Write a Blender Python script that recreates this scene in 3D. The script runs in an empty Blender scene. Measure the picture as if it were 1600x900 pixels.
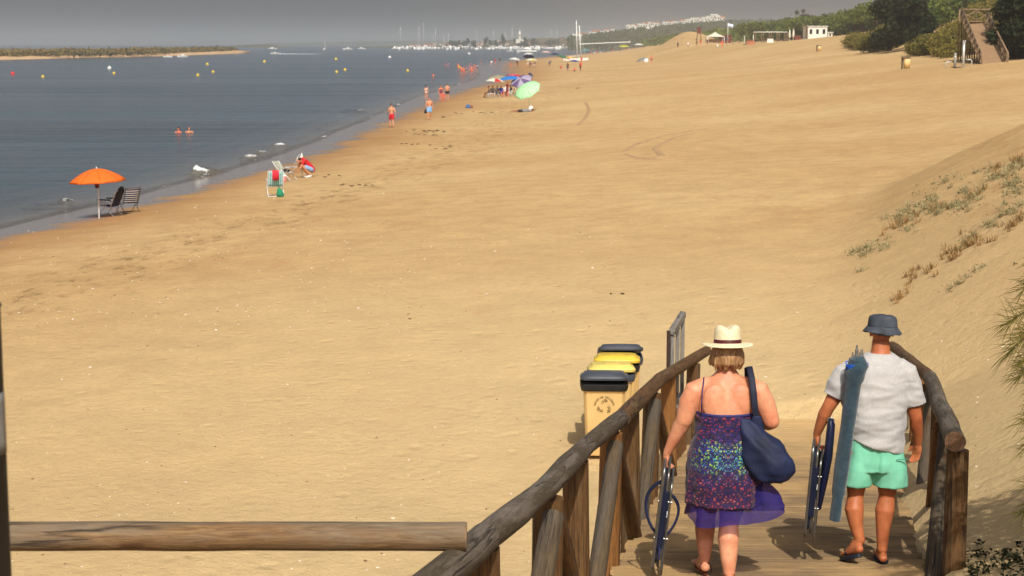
SUN_E = 4.3; SKY_E = .125; EXPO = 0.0
HAZE_C = (.81, .84, .86, 1); HAZE_D = 3.0e-4; HAZE_G = .3
SAND_A = (184, 152, 105); SAND_B = (198, 170, 123); SAND_S = (172, 130, 88); SAND_D = (146, 106, 66); SAND_W = (118, 106, 94)
SAND_BUMP = 1.0
SEA_A = (12, 38, 46); SEA_B = (34, 62, 68); SEA_S = (118, 110, 98); SEA_R = .12; SEA_BUMP = .9
AIR = .45; DUST = 4.6
import bpy, math, random
import numpy as np
from mathutils import Vector, Matrix, noise
random.seed(11)
SC = bpy.context.scene
COL = SC.collection
R = math.radians
PI = math.pi
F = 2700.0                      # focal length in pixels of a 1600-wide frame
TH = math.atan(382.0 / F)       # camera pitch below the horizon
CT, ST = math.cos(TH), math.sin(TH)
CAMZ = 6.0

def ray(px, py):
    u = (px - 800) / F; v = -(py - 450) / F
    return Vector((u, CT + v * ST, -ST + v * CT))
def P(px, py, Y):
    d = ray(px, py); t = Y / d.y
    return Vector((d.x * t, Y, CAMZ + d.z * t))
def G0(px, py, z=0.0):
    d = ray(px, py); t = (z - CAMZ) / d.z
    return Vector((d.x * t, d.y * t, z))

def lerp(a, b, t): return a + (b - a) * t
def interp(x, pts):
    if x <= pts[0][0]: return pts[0][1]
    for i in range(1, len(pts)):
        if x <= pts[i][0]:
            a, b = pts[i - 1], pts[i]
            return a[1] + (b[1] - a[1]) * (x - a[0]) / (b[0] - a[0])
    return pts[-1][1]
def sstep(a, b, x):
    t = min(1, max(0, (x - a) / (b - a))); return t * t * (3 - 2 * t)
def nz(x, y, z=0.0): return noise.noise(Vector((x, y, z)))

# ------------------------------------------------------------------ terrain
WLpx = [(0, 357), (80, 341), (150, 323), (200, 309), (300, 282), (400, 254), (470, 231), (540, 202), (600, 175),
        (650, 153), (700, 137), (735, 127), (750, 119), (748, 111), (746, 104), (765, 98), (800, 93.5), (850, 89),
        (900, 85.5), (940, 82), (965, 79.5), (985, 77)]
WL = [(G0(a, b).y, G0(a, b).x) for a, b in WLpx]
WL = [(-60, -30), (10, -24), (35, -20)] + WL + [(2400, 190), (9000, 190)]
_wy = np.array([a for a, b in WL]); _wx = np.array([b for a, b in WL])
# smooth the shoreline a little
_sy = np.exp(np.linspace(math.log(70), math.log(9100), 900)) - 70
_sx = np.interp(_sy, _wy, _wx)
_k = np.ones(17) / 17
_sxs = np.convolve(np.pad(_sx, 8, mode='edge'), _k, mode='valid')
def xw(y):
    if y < 0: return float(np.interp(y, _wy, _wx))
    return float(np.interp(y, _sy, _sxs)) + 0.35 * nz(y * 0.09, 3.3) * min(1, 200 / (y + 1) + .3)

ROWS = [
 (20, [(-60, -2.5), (-12, -.9), (0, 0), (8, .5), (16, .82), (22, .88), (28, 1.0), (40, 2.2), (80, 5)]),
 (60, [(-60, -2.5), (-12, -.9), (0, 0), (8, .5), (20, 1.25), (30, 1.95), (45, 3.6), (60, 6), (90, 12)]),
 (142, [(-60, -2.5), (-12, -.9), (0, 0), (13, .62), (30, 1.9), (42, 3.4), (50, 4.3), (57, 5.0), (66, 8), (90, 16)]),
 (250, [(-60, -2.5), (-12, -.9), (0, 0), (15, .6), (40, 2.3), (52, 4.1), (62, 5.2), (68, 7), (80, 11), (105, 16), (160, 22)]),
 (450, [(-60, -2.5), (-12, -.9), (0, 0), (20, .7), (42, 1.6), (52, 3.6), (62, 5.6), (74, 6.2), (87, 6.95), (100, 8.2), (130, 13), (200, 19)]),
 (700, [(-60, -2.5), (-12, -.9), (0, 0), (30, 1.2), (60, 3.6), (75, 5.6), (90, 6.5), (130, 9), (200, 15), (300, 21)]),
 (1200, [(-60, -2.5), (-12, -.9), (0, 0), (15, 1.5), (30, 4), (60, 8), (200, 15), (400, 22)]),
 (1900, [(-60, -2.5), (-12, -.9), (0, 0), (15, 3), (60, 9), (200, 20), (600, 24)]),
]
TOE = [(0, 2.7), (12, 3.0), (17, 3.75), (22, 4.4), (31, 6.0), (40, 7.8), (48, 10.0), (56, 14), (64, 20), (80, 40)]
def zdeck(y): return CAMZ - (2.15 + .125 * y)
def DL(y): return .80 + .165 * (y - 12)
def DR(y): return 2.92 + .19 * (y - 12)
RAMP_END = 22.6
def Z(x, y, fine=True):
    s = x - xw(y)
    if y <= ROWS[0][0]: z = interp(s, ROWS[0][1])
    elif y >= ROWS[-1][0]: z = interp(s, ROWS[-1][1])
    else:
        for i in range(1, len(ROWS)):
            if y <= ROWS[i][0]:
                a, b = ROWS[i - 1], ROWS[i]
                t = (math.log(y) - math.log(a[0])) / (math.log(b[0]) - math.log(a[0]))
                z = lerp(interp(s, a[1]), interp(s, b[1]), t); break
    if y < 110:
        if y < 30:
            w = sstep(DL(y) + .3, DR(y), x) * (1 - sstep(20, 27, y))
            z = lerp(z, max(z, zdeck(y) - .10), w)
        if y < 12:
            z = lerp(z, max(z, zdeck(y) - .35), sstep(11, 2, y))
        s2 = x - interp(y, TOE)
        D = .56 * (math.sqrt(s2 * s2 + .5) + s2) / 2
        D = 3.6 * (1 - math.exp(-D / 3.6))
        z += D
        if y < 23 and DL(y) - .12 < x < DR(y) + .06: z = min(z, zdeck(y) - .13)
    if 400 < y < 760:      # sandy hump behind the kiosk
        z += 5.2 * math.exp(-((x - .1005 * y) / 9) ** 2 - ((y - 575) / 55) ** 2)
    if fine and s > 1.2:
        k = min(1, (s - 1.2) / 4)
        z += k * (.05 * nz(x * .22, y * .22, 1) + .022 * nz(x * .8, y * .8, 2))
        if y < 60: z += k * .012 * nz(x * 2.2, y * 2.2, 5)
        if y < 30 and DL(y) - .12 < x < DR(y) + .05 and y < 23: z = min(z, zdeck(y) - .13)
        if y > 90 : z += .25 * k * nz(x * .05, y * .03, 7) * min(1, (y - 90) / 100)
    return z
def G(px, py):
    d = ray(px, py); Y = 8.0; step = 1.0
    prev = Y
    while Y < 2300:
        t = Y / d.y
        if CAMZ + d.z * t < Z(d.x * t, Y, False): break
        prev = Y; Y *= 1.012
    lo, hi = prev, Y
    for _ in range(18):
        m = (lo + hi) / 2; t = m / d.y
        if CAMZ + d.z * t < Z(d.x * t, m): hi = m
        else: lo = m
    t = hi / d.y
    return Vector((d.x * t, hi, Z(d.x * t, hi)))
def onground(px, Y):
    x = (px - 800) / F * Y * 1.0
    for _ in range(6):     # account for the pitch
        z = Z(x, Y); t = Y * CT + (CAMZ - z) * ST
        x = (px - 800) / F * t
    return Vector((x, Y, Z(x, Y)))

# ------------------------------------------------------------------ object helpers
def empty(name, loc=(0, 0, 0), rz=0.0, parent=None):
    o = bpy.data.objects.new(name, None); COL.objects.link(o)
    o.location = loc; o.rotation_euler = (0, 0, rz); o.empty_display_size = .1
    if parent: o.parent = parent
    return o
def tag(o, label=None, cat=None, group=None, kind=None):
    if label: o['label'] = label
    if cat: o['category'] = cat
    if group: o['group'] = group
    if kind: o['kind'] = kind
    return o
def thing(name, label, cat, loc=(0, 0, 0), rz=0.0, group=None):
    return tag(empty(name, loc, rz), label, cat, group)
def kids(o): return [c for c in bpy.data.objects if c.parent == o]
def copy_tree(o, loc=None, rz=None, label=None, group=None, scale=None, swap=None):
    def rec(q, par):
        c = q.copy(); COL.objects.link(c)
        if par is not None: c.parent = par
        if swap and q.type == 'MESH':
            for sl in c.material_slots:
                if sl.material and sl.material.name in swap:
                    m = swap[sl.material.name]; sl.link = 'OBJECT'; sl.material = m
        for ch in q.children: rec(ch, c)
        return c
    c = rec(o, None)
    if loc is not None: c.location = loc
    if rz is not None: c.rotation_euler = (0, 0, rz)
    if scale is not None: c.scale = (scale,) * 3 if isinstance(scale, (int, float)) else scale
    if label: c['label'] = label
    if group: c['group'] = group
    return c
def retag(o, label, group=None):
    o['label'] = label
    if group: o['group'] = group
    return o

class MB:
    def __init__(s): s.v = []; s.f = []; s.g = []; s.m = []; s.cur = 0
    def add(s, vs, fs, gc=None):
        b = len(s.v)
        s.v += [tuple(q) for q in vs]
        s.f += [tuple(b + i for i in q) for q in fs]
        s.m += [s.cur] * len(fs)
        s.g += ([tuple(q) for q in gc] if gc else [tuple(q) for q in vs])
        return s
    def box(s, c, size, rot=None, gc_off=0.0, taper=1.0):
        sx, sy, sz = [q / 2 for q in size]
        L = []
        for z in (-1, 1):
            k = taper if z > 0 else 1
            for x, y in ((-1, -1), (1, -1), (1, 1), (-1, 1)): L.append(Vector((x * sx * k, y * sy * k, z * sz)))
        M = rot if rot is not None else Matrix.Identity(3)
        c = Vector(c)
        vs = [c + M @ q for q in L]
        fs = [(0, 3, 2, 1), (4, 5, 6, 7), (0, 1, 5, 4), (1, 2, 6, 5), (2, 3, 7, 6), (3, 0, 4, 7)]
        return s.add(vs, fs, [q + Vector((gc_off, gc_off * .7, 0)) for q in L])
    def tube(s, pts, rad, n=12, cap=True, round_ends=False, wob=0.0, seed=0.0, ref=None, gco=0.0):
        pts = [Vector(p) for p in pts]
        if not isinstance(rad, (list, tuple)): rad = [rad] * len(pts)
        rad = [r if isinstance(r, (list, tuple)) else (r, r) for r in rad]
        if round_ends:
            def ext(p, q, r):
                d = (p - q).normalized(); out = []
                for k in (.38, .71, .92, .995):
                    out.append((p + d * r[0] * k, (r[0] * math.sqrt(1 - k * k), r[1] * math.sqrt(1 - k * k))))
                return out
            a = ext(pts[0], pts[1], rad[0]); b = ext(pts[-1], pts[-2], rad[-1])
            pts = [q for q, _ in reversed(a)] + pts + [q for q, _ in b]
            rad = [r for _, r in reversed(a)] + list(rad) + [r for _, r in b]
        T = []
        for i in range(len(pts)):
            d = pts[min(i + 1, len(pts) - 1)] - pts[max(i - 1, 0)]
            T.append(d.normalized())
        up = Vector(ref) if ref else (Vector((0, 0, 1)) if abs(T[0].z) < .9 else Vector((0, 1, 0)))
        N = (up - T[0] * up.dot(T[0])).normalized()
        vs = []; gc = []; L = 0
        for i, p in enumerate(pts):
            if i:
                L += (p - pts[i - 1]).length
                N = (N - T[i] * N.dot(T[i]))
                N = N.normalized() if N.length > 1e-6 else T[i].orthogonal().normalized()
            B = T[i].cross(N)
            for k in range(n):
                a = 2 * PI * k / n
                w = 1 + (wob * nz(L * 2.2 + seed * 7, math.cos(a) * .7 + seed, math.sin(a) * .7) if wob else 0)
                c_, s_ = math.cos(a) * rad[i][1] * w, math.sin(a) * rad[i][0] * w
                vs.append(p + N * c_ + B * s_); gc.append((L + gco, c_ + gco, s_))
        fs = []
        for i in range(len(pts) - 1):
            for k in range(n):
                a = i * n + k; b = i * n + (k + 1) % n
                fs.append((a, b, b + n, a + n))
        if cap:
            fs.append(tuple(reversed(range(n)))); fs.append(tuple((len(pts) - 1) * n + k for k in range(n)))
        return s.add(vs, fs, gc)
    def cap(s, a, b, ra, rb, n=10): return s.tube([a, lerp(Vector(a), Vector(b), .5), b], [ra, (ra + rb) / 2, rb], n, True, True)
    def ell(s, c, r, n=14, m=9, rot=None):
        c = Vector(c); vs = []; fs = []
        M = rot if rot is not None else Matrix.Identity(3)
        for j in range(1, m):
            ph = PI * j / m
            for i in range(n):
                a = 2 * PI * i / n
                vs.append(c + M @ Vector((r[0] * math.sin(ph) * math.cos(a), r[1] * math.sin(ph) * math.sin(a), r[2] * math.cos(ph))))
        t = len(vs); vs.append(c + M @ Vector((0, 0, r[2]))); vs.append(c + M @ Vector((0, 0, -r[2])))
        for j in range(m - 2):
            for i in range(n):
                a = j * n + i; b = j * n + (i + 1) % n
                fs.append((a, a + n, b + n, b))
        for i in range(n):
            fs.append((t, i, (i + 1) % n)); fs.append((t + 1, (m - 2) * n + (i + 1) % n, (m - 2) * n + i))
        return s.add(vs, fs)
    def rings(s, rs, n=28, cap=True, fn=None):
        # rs: (z, cx, cy, rx, ry[, power]) ; fn(a, t, v)->v deforms
        vs = []; fs = []
        for j, q in enumerate(rs):
            z, cx, cy, rx, ry = q[:5]; pw = q[5] if len(q) > 5 else 2.2
            for i in range(n):
                a = 2 * PI * i / n; c_, s_ = math.cos(a), math.sin(a)
                k = (abs(c_) ** pw + abs(s_) ** pw) ** (-1 / pw)
                v = Vector((cx + rx * c_ * k, cy + ry * s_ * k, z))
                if fn: v = fn(a, j / (len(rs) - 1), v)
                vs.append(v)
        for j in range(len(rs) - 1):
            for i in range(n):
                a = j * n + i; b = j * n + (i + 1) % n
                fs.append((a, b, b + n, a + n) if rs[-1][0] > rs[0][0] else (a, a + n, b + n, b))
        if cap:
            A = tuple(range(n)); B = tuple((len(rs) - 1) * n + i for i in range(n))
            if rs[-1][0] > rs[0][0]: fs += [tuple(reversed(A)), B]
            else: fs += [A, tuple(reversed(B))]
        return s.add(vs, fs)
    def lathe(s, prof, n=24, c=(0, 0, 0), fn=None, cap=False):
        vs = []; fs = []; c = Vector(c)
        for j, (r, z) in enumerate(prof):
            for i in range(n):
                a = 2 * PI * i / n
                v = Vector((r * math.cos(a), r * math.sin(a), z))
                if fn: v = fn(a, j, v)
                vs.append(c + v)
        for j in range(len(prof) - 1):
            for i in range(n):
                a = j * n + i; b = j * n + (i + 1) % n
                fs.append((a, b, b + n, a + n))
        if cap:
            fs.append(tuple(reversed(range(n)))); fs.append(tuple((len(prof) - 1) * n + k for k in range(n)))
        return s.add(vs, fs)
    def mesh(s, name, mats=None, smooth=True, gc=False):
        me = bpy.data.meshes.new(name)
        me.from_pydata(s.v, [], s.f)
        if mats:
            for m in (mats if isinstance(mats, (list, tuple)) else [mats]): me.materials.append(m)
        if any(s.m): me.polygons.foreach_set('material_index', s.m)
        me.polygons.foreach_set('use_smooth', [smooth] * len(s.f))
        if gc:
            at = me.attributes.new('gc', 'FLOAT_VECTOR', 'POINT')
            at.data.foreach_set('vector', [q for t in s.g for q in t])
        me.update()
        return me
    def build(s, name, mats, parent=None, smooth=True, gc=False, loc=None, auto=None):
        me = s.mesh(name, mats, smooth, gc)
        if auto is not None:
            me.set_sharp_from_angle(angle=R(auto))
        o = bpy.data.objects.new(name, me); COL.objects.link(o)
        if parent: o.parent = parent
        if loc is not None: o.location = loc
        return o
    def fused(s, name, mats, parent=None, voxel=.02, smooth_it=2, fn=None, loc=None):
        """one continuous surface grown over the overlapping shapes"""
        me = s.mesh(name + '_src')
        o = bpy.data.objects.new(name + '_src', me); COL.objects.link(o)
        r = o.modifiers.new('r', 'REMESH'); r.mode = 'VOXEL'; r.voxel_size = voxel; r.use_smooth_shade = True
        if smooth_it:
            k = o.modifiers.new('s', 'SMOOTH'); k.factor = .5; k.iterations = smooth_it
        dg = bpy.context.evaluated_depsgraph_get(); dg.update()
        me2 = bpy.data.meshes.new_from_object(o.evaluated_get(dg), depsgraph=dg)
        bpy.data.objects.remove(o); bpy.data.meshes.remove(me)
        me2.name = name; me2.materials.clear()
        for m in (mats if isinstance(mats, (list, tuple)) else [mats]): me2.materials.append(m)
        if fn:
            N_ = len(me2.vertices); co = [0.0] * (3 * N_); no = [0.0] * (3 * N_)
            me2.vertices.foreach_get('co', co); me2.vertex_normals.foreach_get('vector', no)
            out = []
            for i in range(N_):
                q = fn(Vector(co[3 * i:3 * i + 3]), Vector(no[3 * i:3 * i + 3])); out += [q.x, q.y, q.z]
            me2.vertices.foreach_set('co', out)
        me2.polygons.foreach_set('use_smooth', [True] * len(me2.polygons))
        me2.update()
        o = bpy.data.objects.new(name, me2); COL.objects.link(o)
        if parent: o.parent = parent
        if loc is not None: o.location = loc
        return o

# ------------------------------------------------------------------ materials
def srgb(r, g, b):
    return tuple((c / 255 / 12.92 if c / 255 <= .04045 else ((c / 255 + .055) / 1.055) ** 2.4) for c in (r, g, b)) + (1,)
class NT:
    def __init__(s, name):
        s.m = bpy.data.materials.new(name); s.m.use_nodes = True
        s.n = s.m.node_tree.nodes; s.l = s.m.node_tree.links
        s.b = s.n['Principled BSDF']; s.out = s.n['Material Output']
    def node(s, t, **kw):
        q = s.n.new(t)
        for k, v in kw.items():
            if hasattr(q, k) and k not in q.inputs: setattr(q, k, v)
            else: q.inputs[k].default_value = v
        return q
    def lk(s, a, b): s.l.new(a, b)
    def coords(s, kind='Object', scale=(1, 1, 1), attr=None):
        mp = s.node('ShaderNodeMapping'); mp.inputs['Scale'].default_value = scale
        if attr:
            a = s.node('ShaderNodeAttribute', attribute_name=attr); s.lk(a.outputs['Vector'], mp.inputs[0])
        elif kind == 'World':
            a = s.node('ShaderNodeNewGeometry'); s.lk(a.outputs['Position'], mp.inputs[0])
        else:
            a = s.node('ShaderNodeTexCoord'); s.lk(a.outputs[kind], mp.inputs[0])
        return mp.outputs[0]
    def noise(s, vec, scale, detail=4, rough=.55, dist=0):
        q = s.node('ShaderNodeTexNoise', Scale=scale, Detail=detail, Roughness=rough, Distortion=dist)
        s.lk(vec, q.inputs['Vector']); return q.outputs['Fac']
    def ramp(s, fac, stops, interp='LINEAR'):
        q = s.node('ShaderNodeValToRGB'); q.color_ramp.interpolation = interp
        e = q.color_ramp.elements
        while len(e) < len(stops): e.new(.5)
        for i, (p, c) in enumerate(stops):
            e[i].position = p; e[i].color = c if len(c) == 4 else tuple(c) + (1,)
        s.lk(fac, q.inputs[0]); return q.outputs[0]
    def mix(s, a, b, fac, mode='MIX'):
        q = s.node('ShaderNodeMix', data_type='RGBA', blend_type=mode)
        for val, inp in ((fac, q.inputs[0]), (a, q.inputs[6]), (b, q.inputs[7])):
            if hasattr(val, 'links'): s.lk(val, inp)
            else: inp.default_value = val
        return q.outputs[2]
    def math(s, op, a, b=0.0, clamp=False):
        q = s.node('ShaderNodeMath', operation=op, use_clamp=clamp)
        for val, inp in ((a, q.inputs[0]), (b, q.inputs[1])):
            if hasattr(val, 'links'): s.lk(val, inp)
            else: inp.default_value = val
        return q.outputs[0]
    def rng(s, v, a, b, c=0.0, d=1.0, smooth=False):
        q = s.node('ShaderNodeMapRange')
        if smooth: q.interpolation_type = 'SMOOTHSTEP'
        s.lk(v, q.inputs[0])
        for i, k in enumerate((a, b, c, d)): q.inputs[i + 1].default_value = k
        return q.outputs[0]
    def bump(s, h, strength=.5, dist=.01, normal=None):
        q = s.node('ShaderNodeBump', Strength=strength, Distance=dist)
        s.lk(h, q.inputs['Height'])
        if normal: s.lk(normal, q.inputs['Normal'])
        s.lk(q.outputs[0], s.b.inputs['Normal']); return q.outputs[0]
    def base(s, c):
        if hasattr(c, 'links'): s.lk(c, s.b.inputs['Base Color'])
        else: s.b.inputs['Base Color'].default_value = c
    def set(s, **kw):
        for k, v in kw.items():
            inp = s.b.inputs[k.replace('_', ' ')]
            if hasattr(v, 'links'): s.lk(v, inp)
            else: inp.default_value = v
        return s
MATS = {}
def pm(name, rgb, rough=.7, var=.18, vscale=6, bump=.0, bscale=40, metal=0.0, spec=.4, trans=0.0, kind='Object'):
    """plain painted/cloth/plastic material with a little wear; rgb is linear"""
    if name in MATS: return MATS[name]
    t = NT(name); c = tuple(rgb[:3])
    vec = t.coords(kind)
    n = t.noise(vec, vscale, 5)
    lo = tuple(max(0, q * (1 - var)) for q in c) + (1,); hi = tuple(min(1, q * (1 + var)) for q in c) + (1,)
    t.base(t.ramp(n, [(.3, lo), (.7, hi)]))
    t.set(Roughness=rough, Metallic=metal, Specular_IOR_Level=spec)
    if bump: t.bump(t.noise(vec, bscale, 4), .6, bump)
    if trans:
        tr = t.node('ShaderNodeBsdfTranslucent'); tr.inputs[0].default_value = tuple(min(1, q * 1.1) for q in c) + (1,)
        mx = t.node('ShaderNodeMixShader'); mx.inputs[0].default_value = trans
        t.lk(t.b.outputs[0], mx.inputs[1]); t.lk(tr.outputs[0], mx.inputs[2]); t.lk(mx.outputs[0], t.out.inputs[0])
    MATS[name] = t.m
    return t.m
def S(r, g, b): return srgb(r, g, b)[:3]
# ================================================================== camera, light, air
cam = bpy.data.cameras.new('camera'); camo = bpy.data.objects.new('camera', cam); COL.objects.link(camo)
camo.location = (0, 0, CAMZ); camo.rotation_euler = (PI / 2 - TH, 0, 0)
cam.sensor_width = 36; cam.lens = F * 36 / 1600; cam.clip_end = 60000; cam.clip_start = .1
cam.dof.use_dof = True; cam.dof.focus_distance = 13.0; cam.dof.aperture_fstop = 8.0
SC.camera = camo
sunv = Vector((.12, -.98, 1)).normalized()
sd = bpy.data.lights.new('sun', 'SUN'); sun = bpy.data.objects.new('sun', sd); COL.objects.link(sun)
sd.energy = SUN_E; sd.angle = R(.5); sd.color = (1, .94, .84)
sun.rotation_euler = sunv.to_track_quat('Z', 'Y').to_euler()
w = bpy.data.worlds.new('World'); SC.world = w; w.use_nodes = True
wn = w.node_tree.nodes; wl = w.node_tree.links
sky = wn.new('ShaderNodeTexSky'); sky.sky_type = 'NISHITA'; sky.sun_disc = False
sky.sun_elevation = math.asin(sunv.z); sky.sun_rotation = math.atan2(sunv.x, sunv.y)
sky.air_density = AIR; sky.dust_density = DUST; sky.ozone_density = 1.5
hs = wn.new('ShaderNodeHueSaturation'); hs.inputs['Saturation'].default_value = .6
wl.new(sky.outputs[0], hs.inputs['Color']); wl.new(hs.outputs[0], wn['Background'].inputs[0])
wn['Background'].inputs[1].default_value = SKY_E
SC.view_settings.view_transform = 'Standard'; SC.view_settings.look = 'None'
SC.view_settings.gamma = 1; SC.view_settings.exposure = EXPO; SC.view_settings.use_curve_mapping = False
SC.cycles.use_denoising = True
SC.cycles.max_bounces = 6; SC.cycles.volume_bounces = 1; SC.cycles.transparent_max_bounces = 12
SC.cycles.caustics_reflective = False; SC.cycles.caustics_refractive = False
SC.cycles.sample_clamp_indirect = 4

mb = MB(); mb.box((0, 9000, 28), (26000, 22000, 64 + 12))
haze = mb.build('haze', [], None, False); haze.location = (0, 0, 0)
tag(haze, kind='stuff')
hm = bpy.data.materials.new('air'); hm.use_nodes = True
for q in list(hm.node_tree.nodes):
    if q.type == 'BSDF_PRINCIPLED': hm.node_tree.nodes.remove(q)
pv = hm.node_tree.nodes.new('ShaderNodeVolumePrincipled')
pv.inputs['Color'].default_value = HAZE_C; pv.inputs['Density'].default_value = HAZE_D; pv.inputs['Anisotropy'].default_value = HAZE_G
hm.node_tree.links.new(pv.outputs[0], hm.node_tree.nodes['Material Output'].inputs['Volume'])
haze.data.materials.append(hm)

# ================================================================== sand
t = NT('sand')
wv = t.coords('World')
geo = t.node('ShaderNodeNewGeometry')
sep = t.node('ShaderNodeSeparateXYZ'); t.lk(geo.outputs['Position'], sep.inputs[0])
big = t.noise(wv, .055, 4, .5); mid = t.noise(wv, .9, 9, .74); grain = t.noise(wv, 60, 3, .7)
c1 = t.ramp(big, [(.35, S(*SAND_A)), (.68, S(*SAND_B))])
c2 = t.ramp(mid, [(.3, (.78, .75, .71)), (.70, (1.10, 1.10, 1.09))])
c = t.mix(c1, c2, 1.0, 'MULTIPLY')
mot = t.noise(wv, 7.5, 5, .7)
c = t.mix(c, t.ramp(mot, [(.32, (.90, .86, .82)), (.5, (1, 1, 1)), (.68, (1.06, 1.07, 1.04))]), 1.0, 'MULTIPLY')
# streaks of coarser brown shell sand along the beach
sv = t.coords('World', (1.3, .5, 1)); st = t.noise(sv, .6, 7, .72, .6)
c = t.mix(c, S(*SAND_S) + (1,), t.math('MULTIPLY', t.rng(st, .56, .74, smooth=True), .55))
c = t.mix(c, t.ramp(grain, [(.25, (.82, .80, .78)), (.75, (1.14, 1.14, 1.14))]), .55, 'MULTIPLY')
# damp sand by the water: a true change of colour with height above the water
at = t.node('ShaderNodeAttribute', attribute_name='wet'); wetn = t.noise(wv, .35, 4)
wet = t.math('ADD', at.outputs['Fac'], t.math('MULTIPLY', t.math('SUBTRACT', wetn, .5), .5))
damp = t.rng(wet, .18, .75, smooth=True)
c = t.mix(c, S(*SAND_D) + (1,), t.math('MULTIPLY', damp, .8))
soak = t.rng(wet, .64, .84, smooth=True)
c = t.mix(c, S(*SAND_W) + (1,), soak)
# drift line: broken dark weed and shell crumbs
dv = t.coords('World', (.5, .25, 1)); dn = t.noise(dv, 3.5, 6, .75)
dl = t.node('ShaderNodeAttribute', attribute_name='drift')
c = t.mix(c, S(96, 66, 38) + (1,), t.math('MULTIPLY', t.math('MULTIPLY', dl.outputs['Fac'], t.rng(dn, .52, .66)), .75))
# bare dark streaks and humus on the dune
du = t.node('ShaderNodeAttribute', attribute_name='dune')
duv = t.coords('World', (1, 1, 2.0)); dun = t.noise(duv, .9, 7, .72, .4)
c = t.mix(c, S(176, 136, 88) + (1,), t.math('MULTIPLY', t.rng(sep.outputs[0], 4.5, 8.5), t.math('MULTIPLY', t.rng(sep.outputs[1], 36, 20), .6)))
c = t.mix(c, S(150, 100, 58) + (1,), t.math('MULTIPLY', t.math('MULTIPLY', du.outputs['Fac'], t.rng(dun, .54, .7)), .6))
# drier, paler churned sand in front of the ramp
px_ = t.node('ShaderNodeVectorMath', operation='DISTANCE'); t.lk(t.coords('World', (1, .55, 0)), px_.inputs[0]); px_.inputs[1].default_value = (1.5, 9.5, 0)
pal = t.rng(t.math('ADD', px_.outputs['Value'], t.math('MULTIPLY', mid, 6)), 6.0, 20.0, .5, 0)
c = t.mix(c, S(208, 184, 138) + (1,), pal)
t.base(c)
t.set(Roughness=t.rng(soak, 0, 1, .95, .16), Specular_IOR_Level=t.rng(soak, 0, 1, .12, .5))
# footprints, ripples and grain
fp = t.node('ShaderNodeTexVoronoi', Scale=2.3, Randomness=1.0); fp.feature = 'SMOOTH_F1'; fp.inputs['Smoothness'].default_value = .35
t.lk(t.coords('World', (1.0, .8, 1)), fp.inputs['Vector'])
fpm = t.rng(t.noise(wv, .22, 3), .38, .62, .25, 1.0)
h1 = t.math('MULTIPLY', t.rng(fp.outputs['Distance'], .0, .33, 0, 1, True), fpm)
n1 = t.noise(wv, 5.5, 6, .66); n2 = t.noise(wv, 17, 6, .7)
wav = t.noise(t.coords('World', (2.2, 5.5, 1)), 2.2, 3, .5, .8)
dry = t.rng(wet, .3, .75, 1.0, .05)
H = t.math('ADD', t.math('MULTIPLY', h1, .030), t.math('MULTIPLY', n1, .042))
H = t.math('ADD', H, t.math('MULTIPLY', wav, .005)); H = t.math('ADD', H, t.math('MULTIPLY', n2, .020))
H = t.math('ADD', H, t.math('MULTIPLY', grain, .0025))
H = t.math('MULTIPLY', H, dry)
t.bump(H, SAND_BUMP, 1.0)
M_SAND = t.m

# terrain sheet
ys = []
y = -40.0
while y < 30: ys.append(y); y += .30 if y > 9 else 2.0
while y < 2150: ys.append(y); y *= 1.0105
ys.append(2150)
NX = 330
vs = []; wetv = []; drv = []; duv_ = []
for y in ys:
    yy = max(y, 6)
    half = 46 + .42 * yy
    cx = 6 + .13 * yy
    xw_ = xw(y)
    for i in range(NX + 1):
        a = 2 * i / NX - 1
        x = cx + half * (.62 * a + .38 * a ** 3)
        z = Z(x, y); s = x - xw_
        vs.append((x, y, z))
        tide = interp(y, [(0, 7), (60, 7.5), (150, 9), (260, 17), (420, 26), (700, 22), (2000, 12)])
        wt = 1.06 - .86 * (s / tide) ** .8 if s > 0 else 1.1
        wetv.append(max(0, wt) if s < tide * 1.6 else 0)
        drv.append(math.exp(-((s - tide * 1.25) / (1.5 + .01 * y)) ** 2) * (1 if y < 400 else .4))
        s2 = x - interp(y, TOE)
        duv_.append(sstep(.6, 3.0, s2) * sstep(19, 26, y) * (1 - sstep(75, 90, y)) if y < 90 else 0)
fs = []
W_ = NX + 1
for j in range(len(ys) - 1):
    for i in range(NX): a = j * W_ + i; fs.append((a, a + 1, a + 1 + W_, a + W_))
me = bpy.data.meshes.new('beach'); me.from_pydata(vs, [], fs); me.materials.append(M_SAND)
for nm, arr in (('wet', wetv), ('drift', drv), ('dune', duv_)):
    at_ = me.attributes.new(nm, 'FLOAT', 'POINT'); at_.data.foreach_set('value', arr)
me.polygons.foreach_set('use_smooth', [True] * len(fs)); me.update()
beach = bpy.data.objects.new('beach', me); COL.objects.link(beach); tag(beach, kind='structure')

# sea bed far below everything so the ground has no edge
mb = MB(); mb.box((0, 9000, -4.2), (25600, 21600, 1.0))
sb = mb.build('seabed', pm('seabed', S(90, 80, 60), .9, kind='Generated'), None, False); tag(sb, kind='structure')

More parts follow.
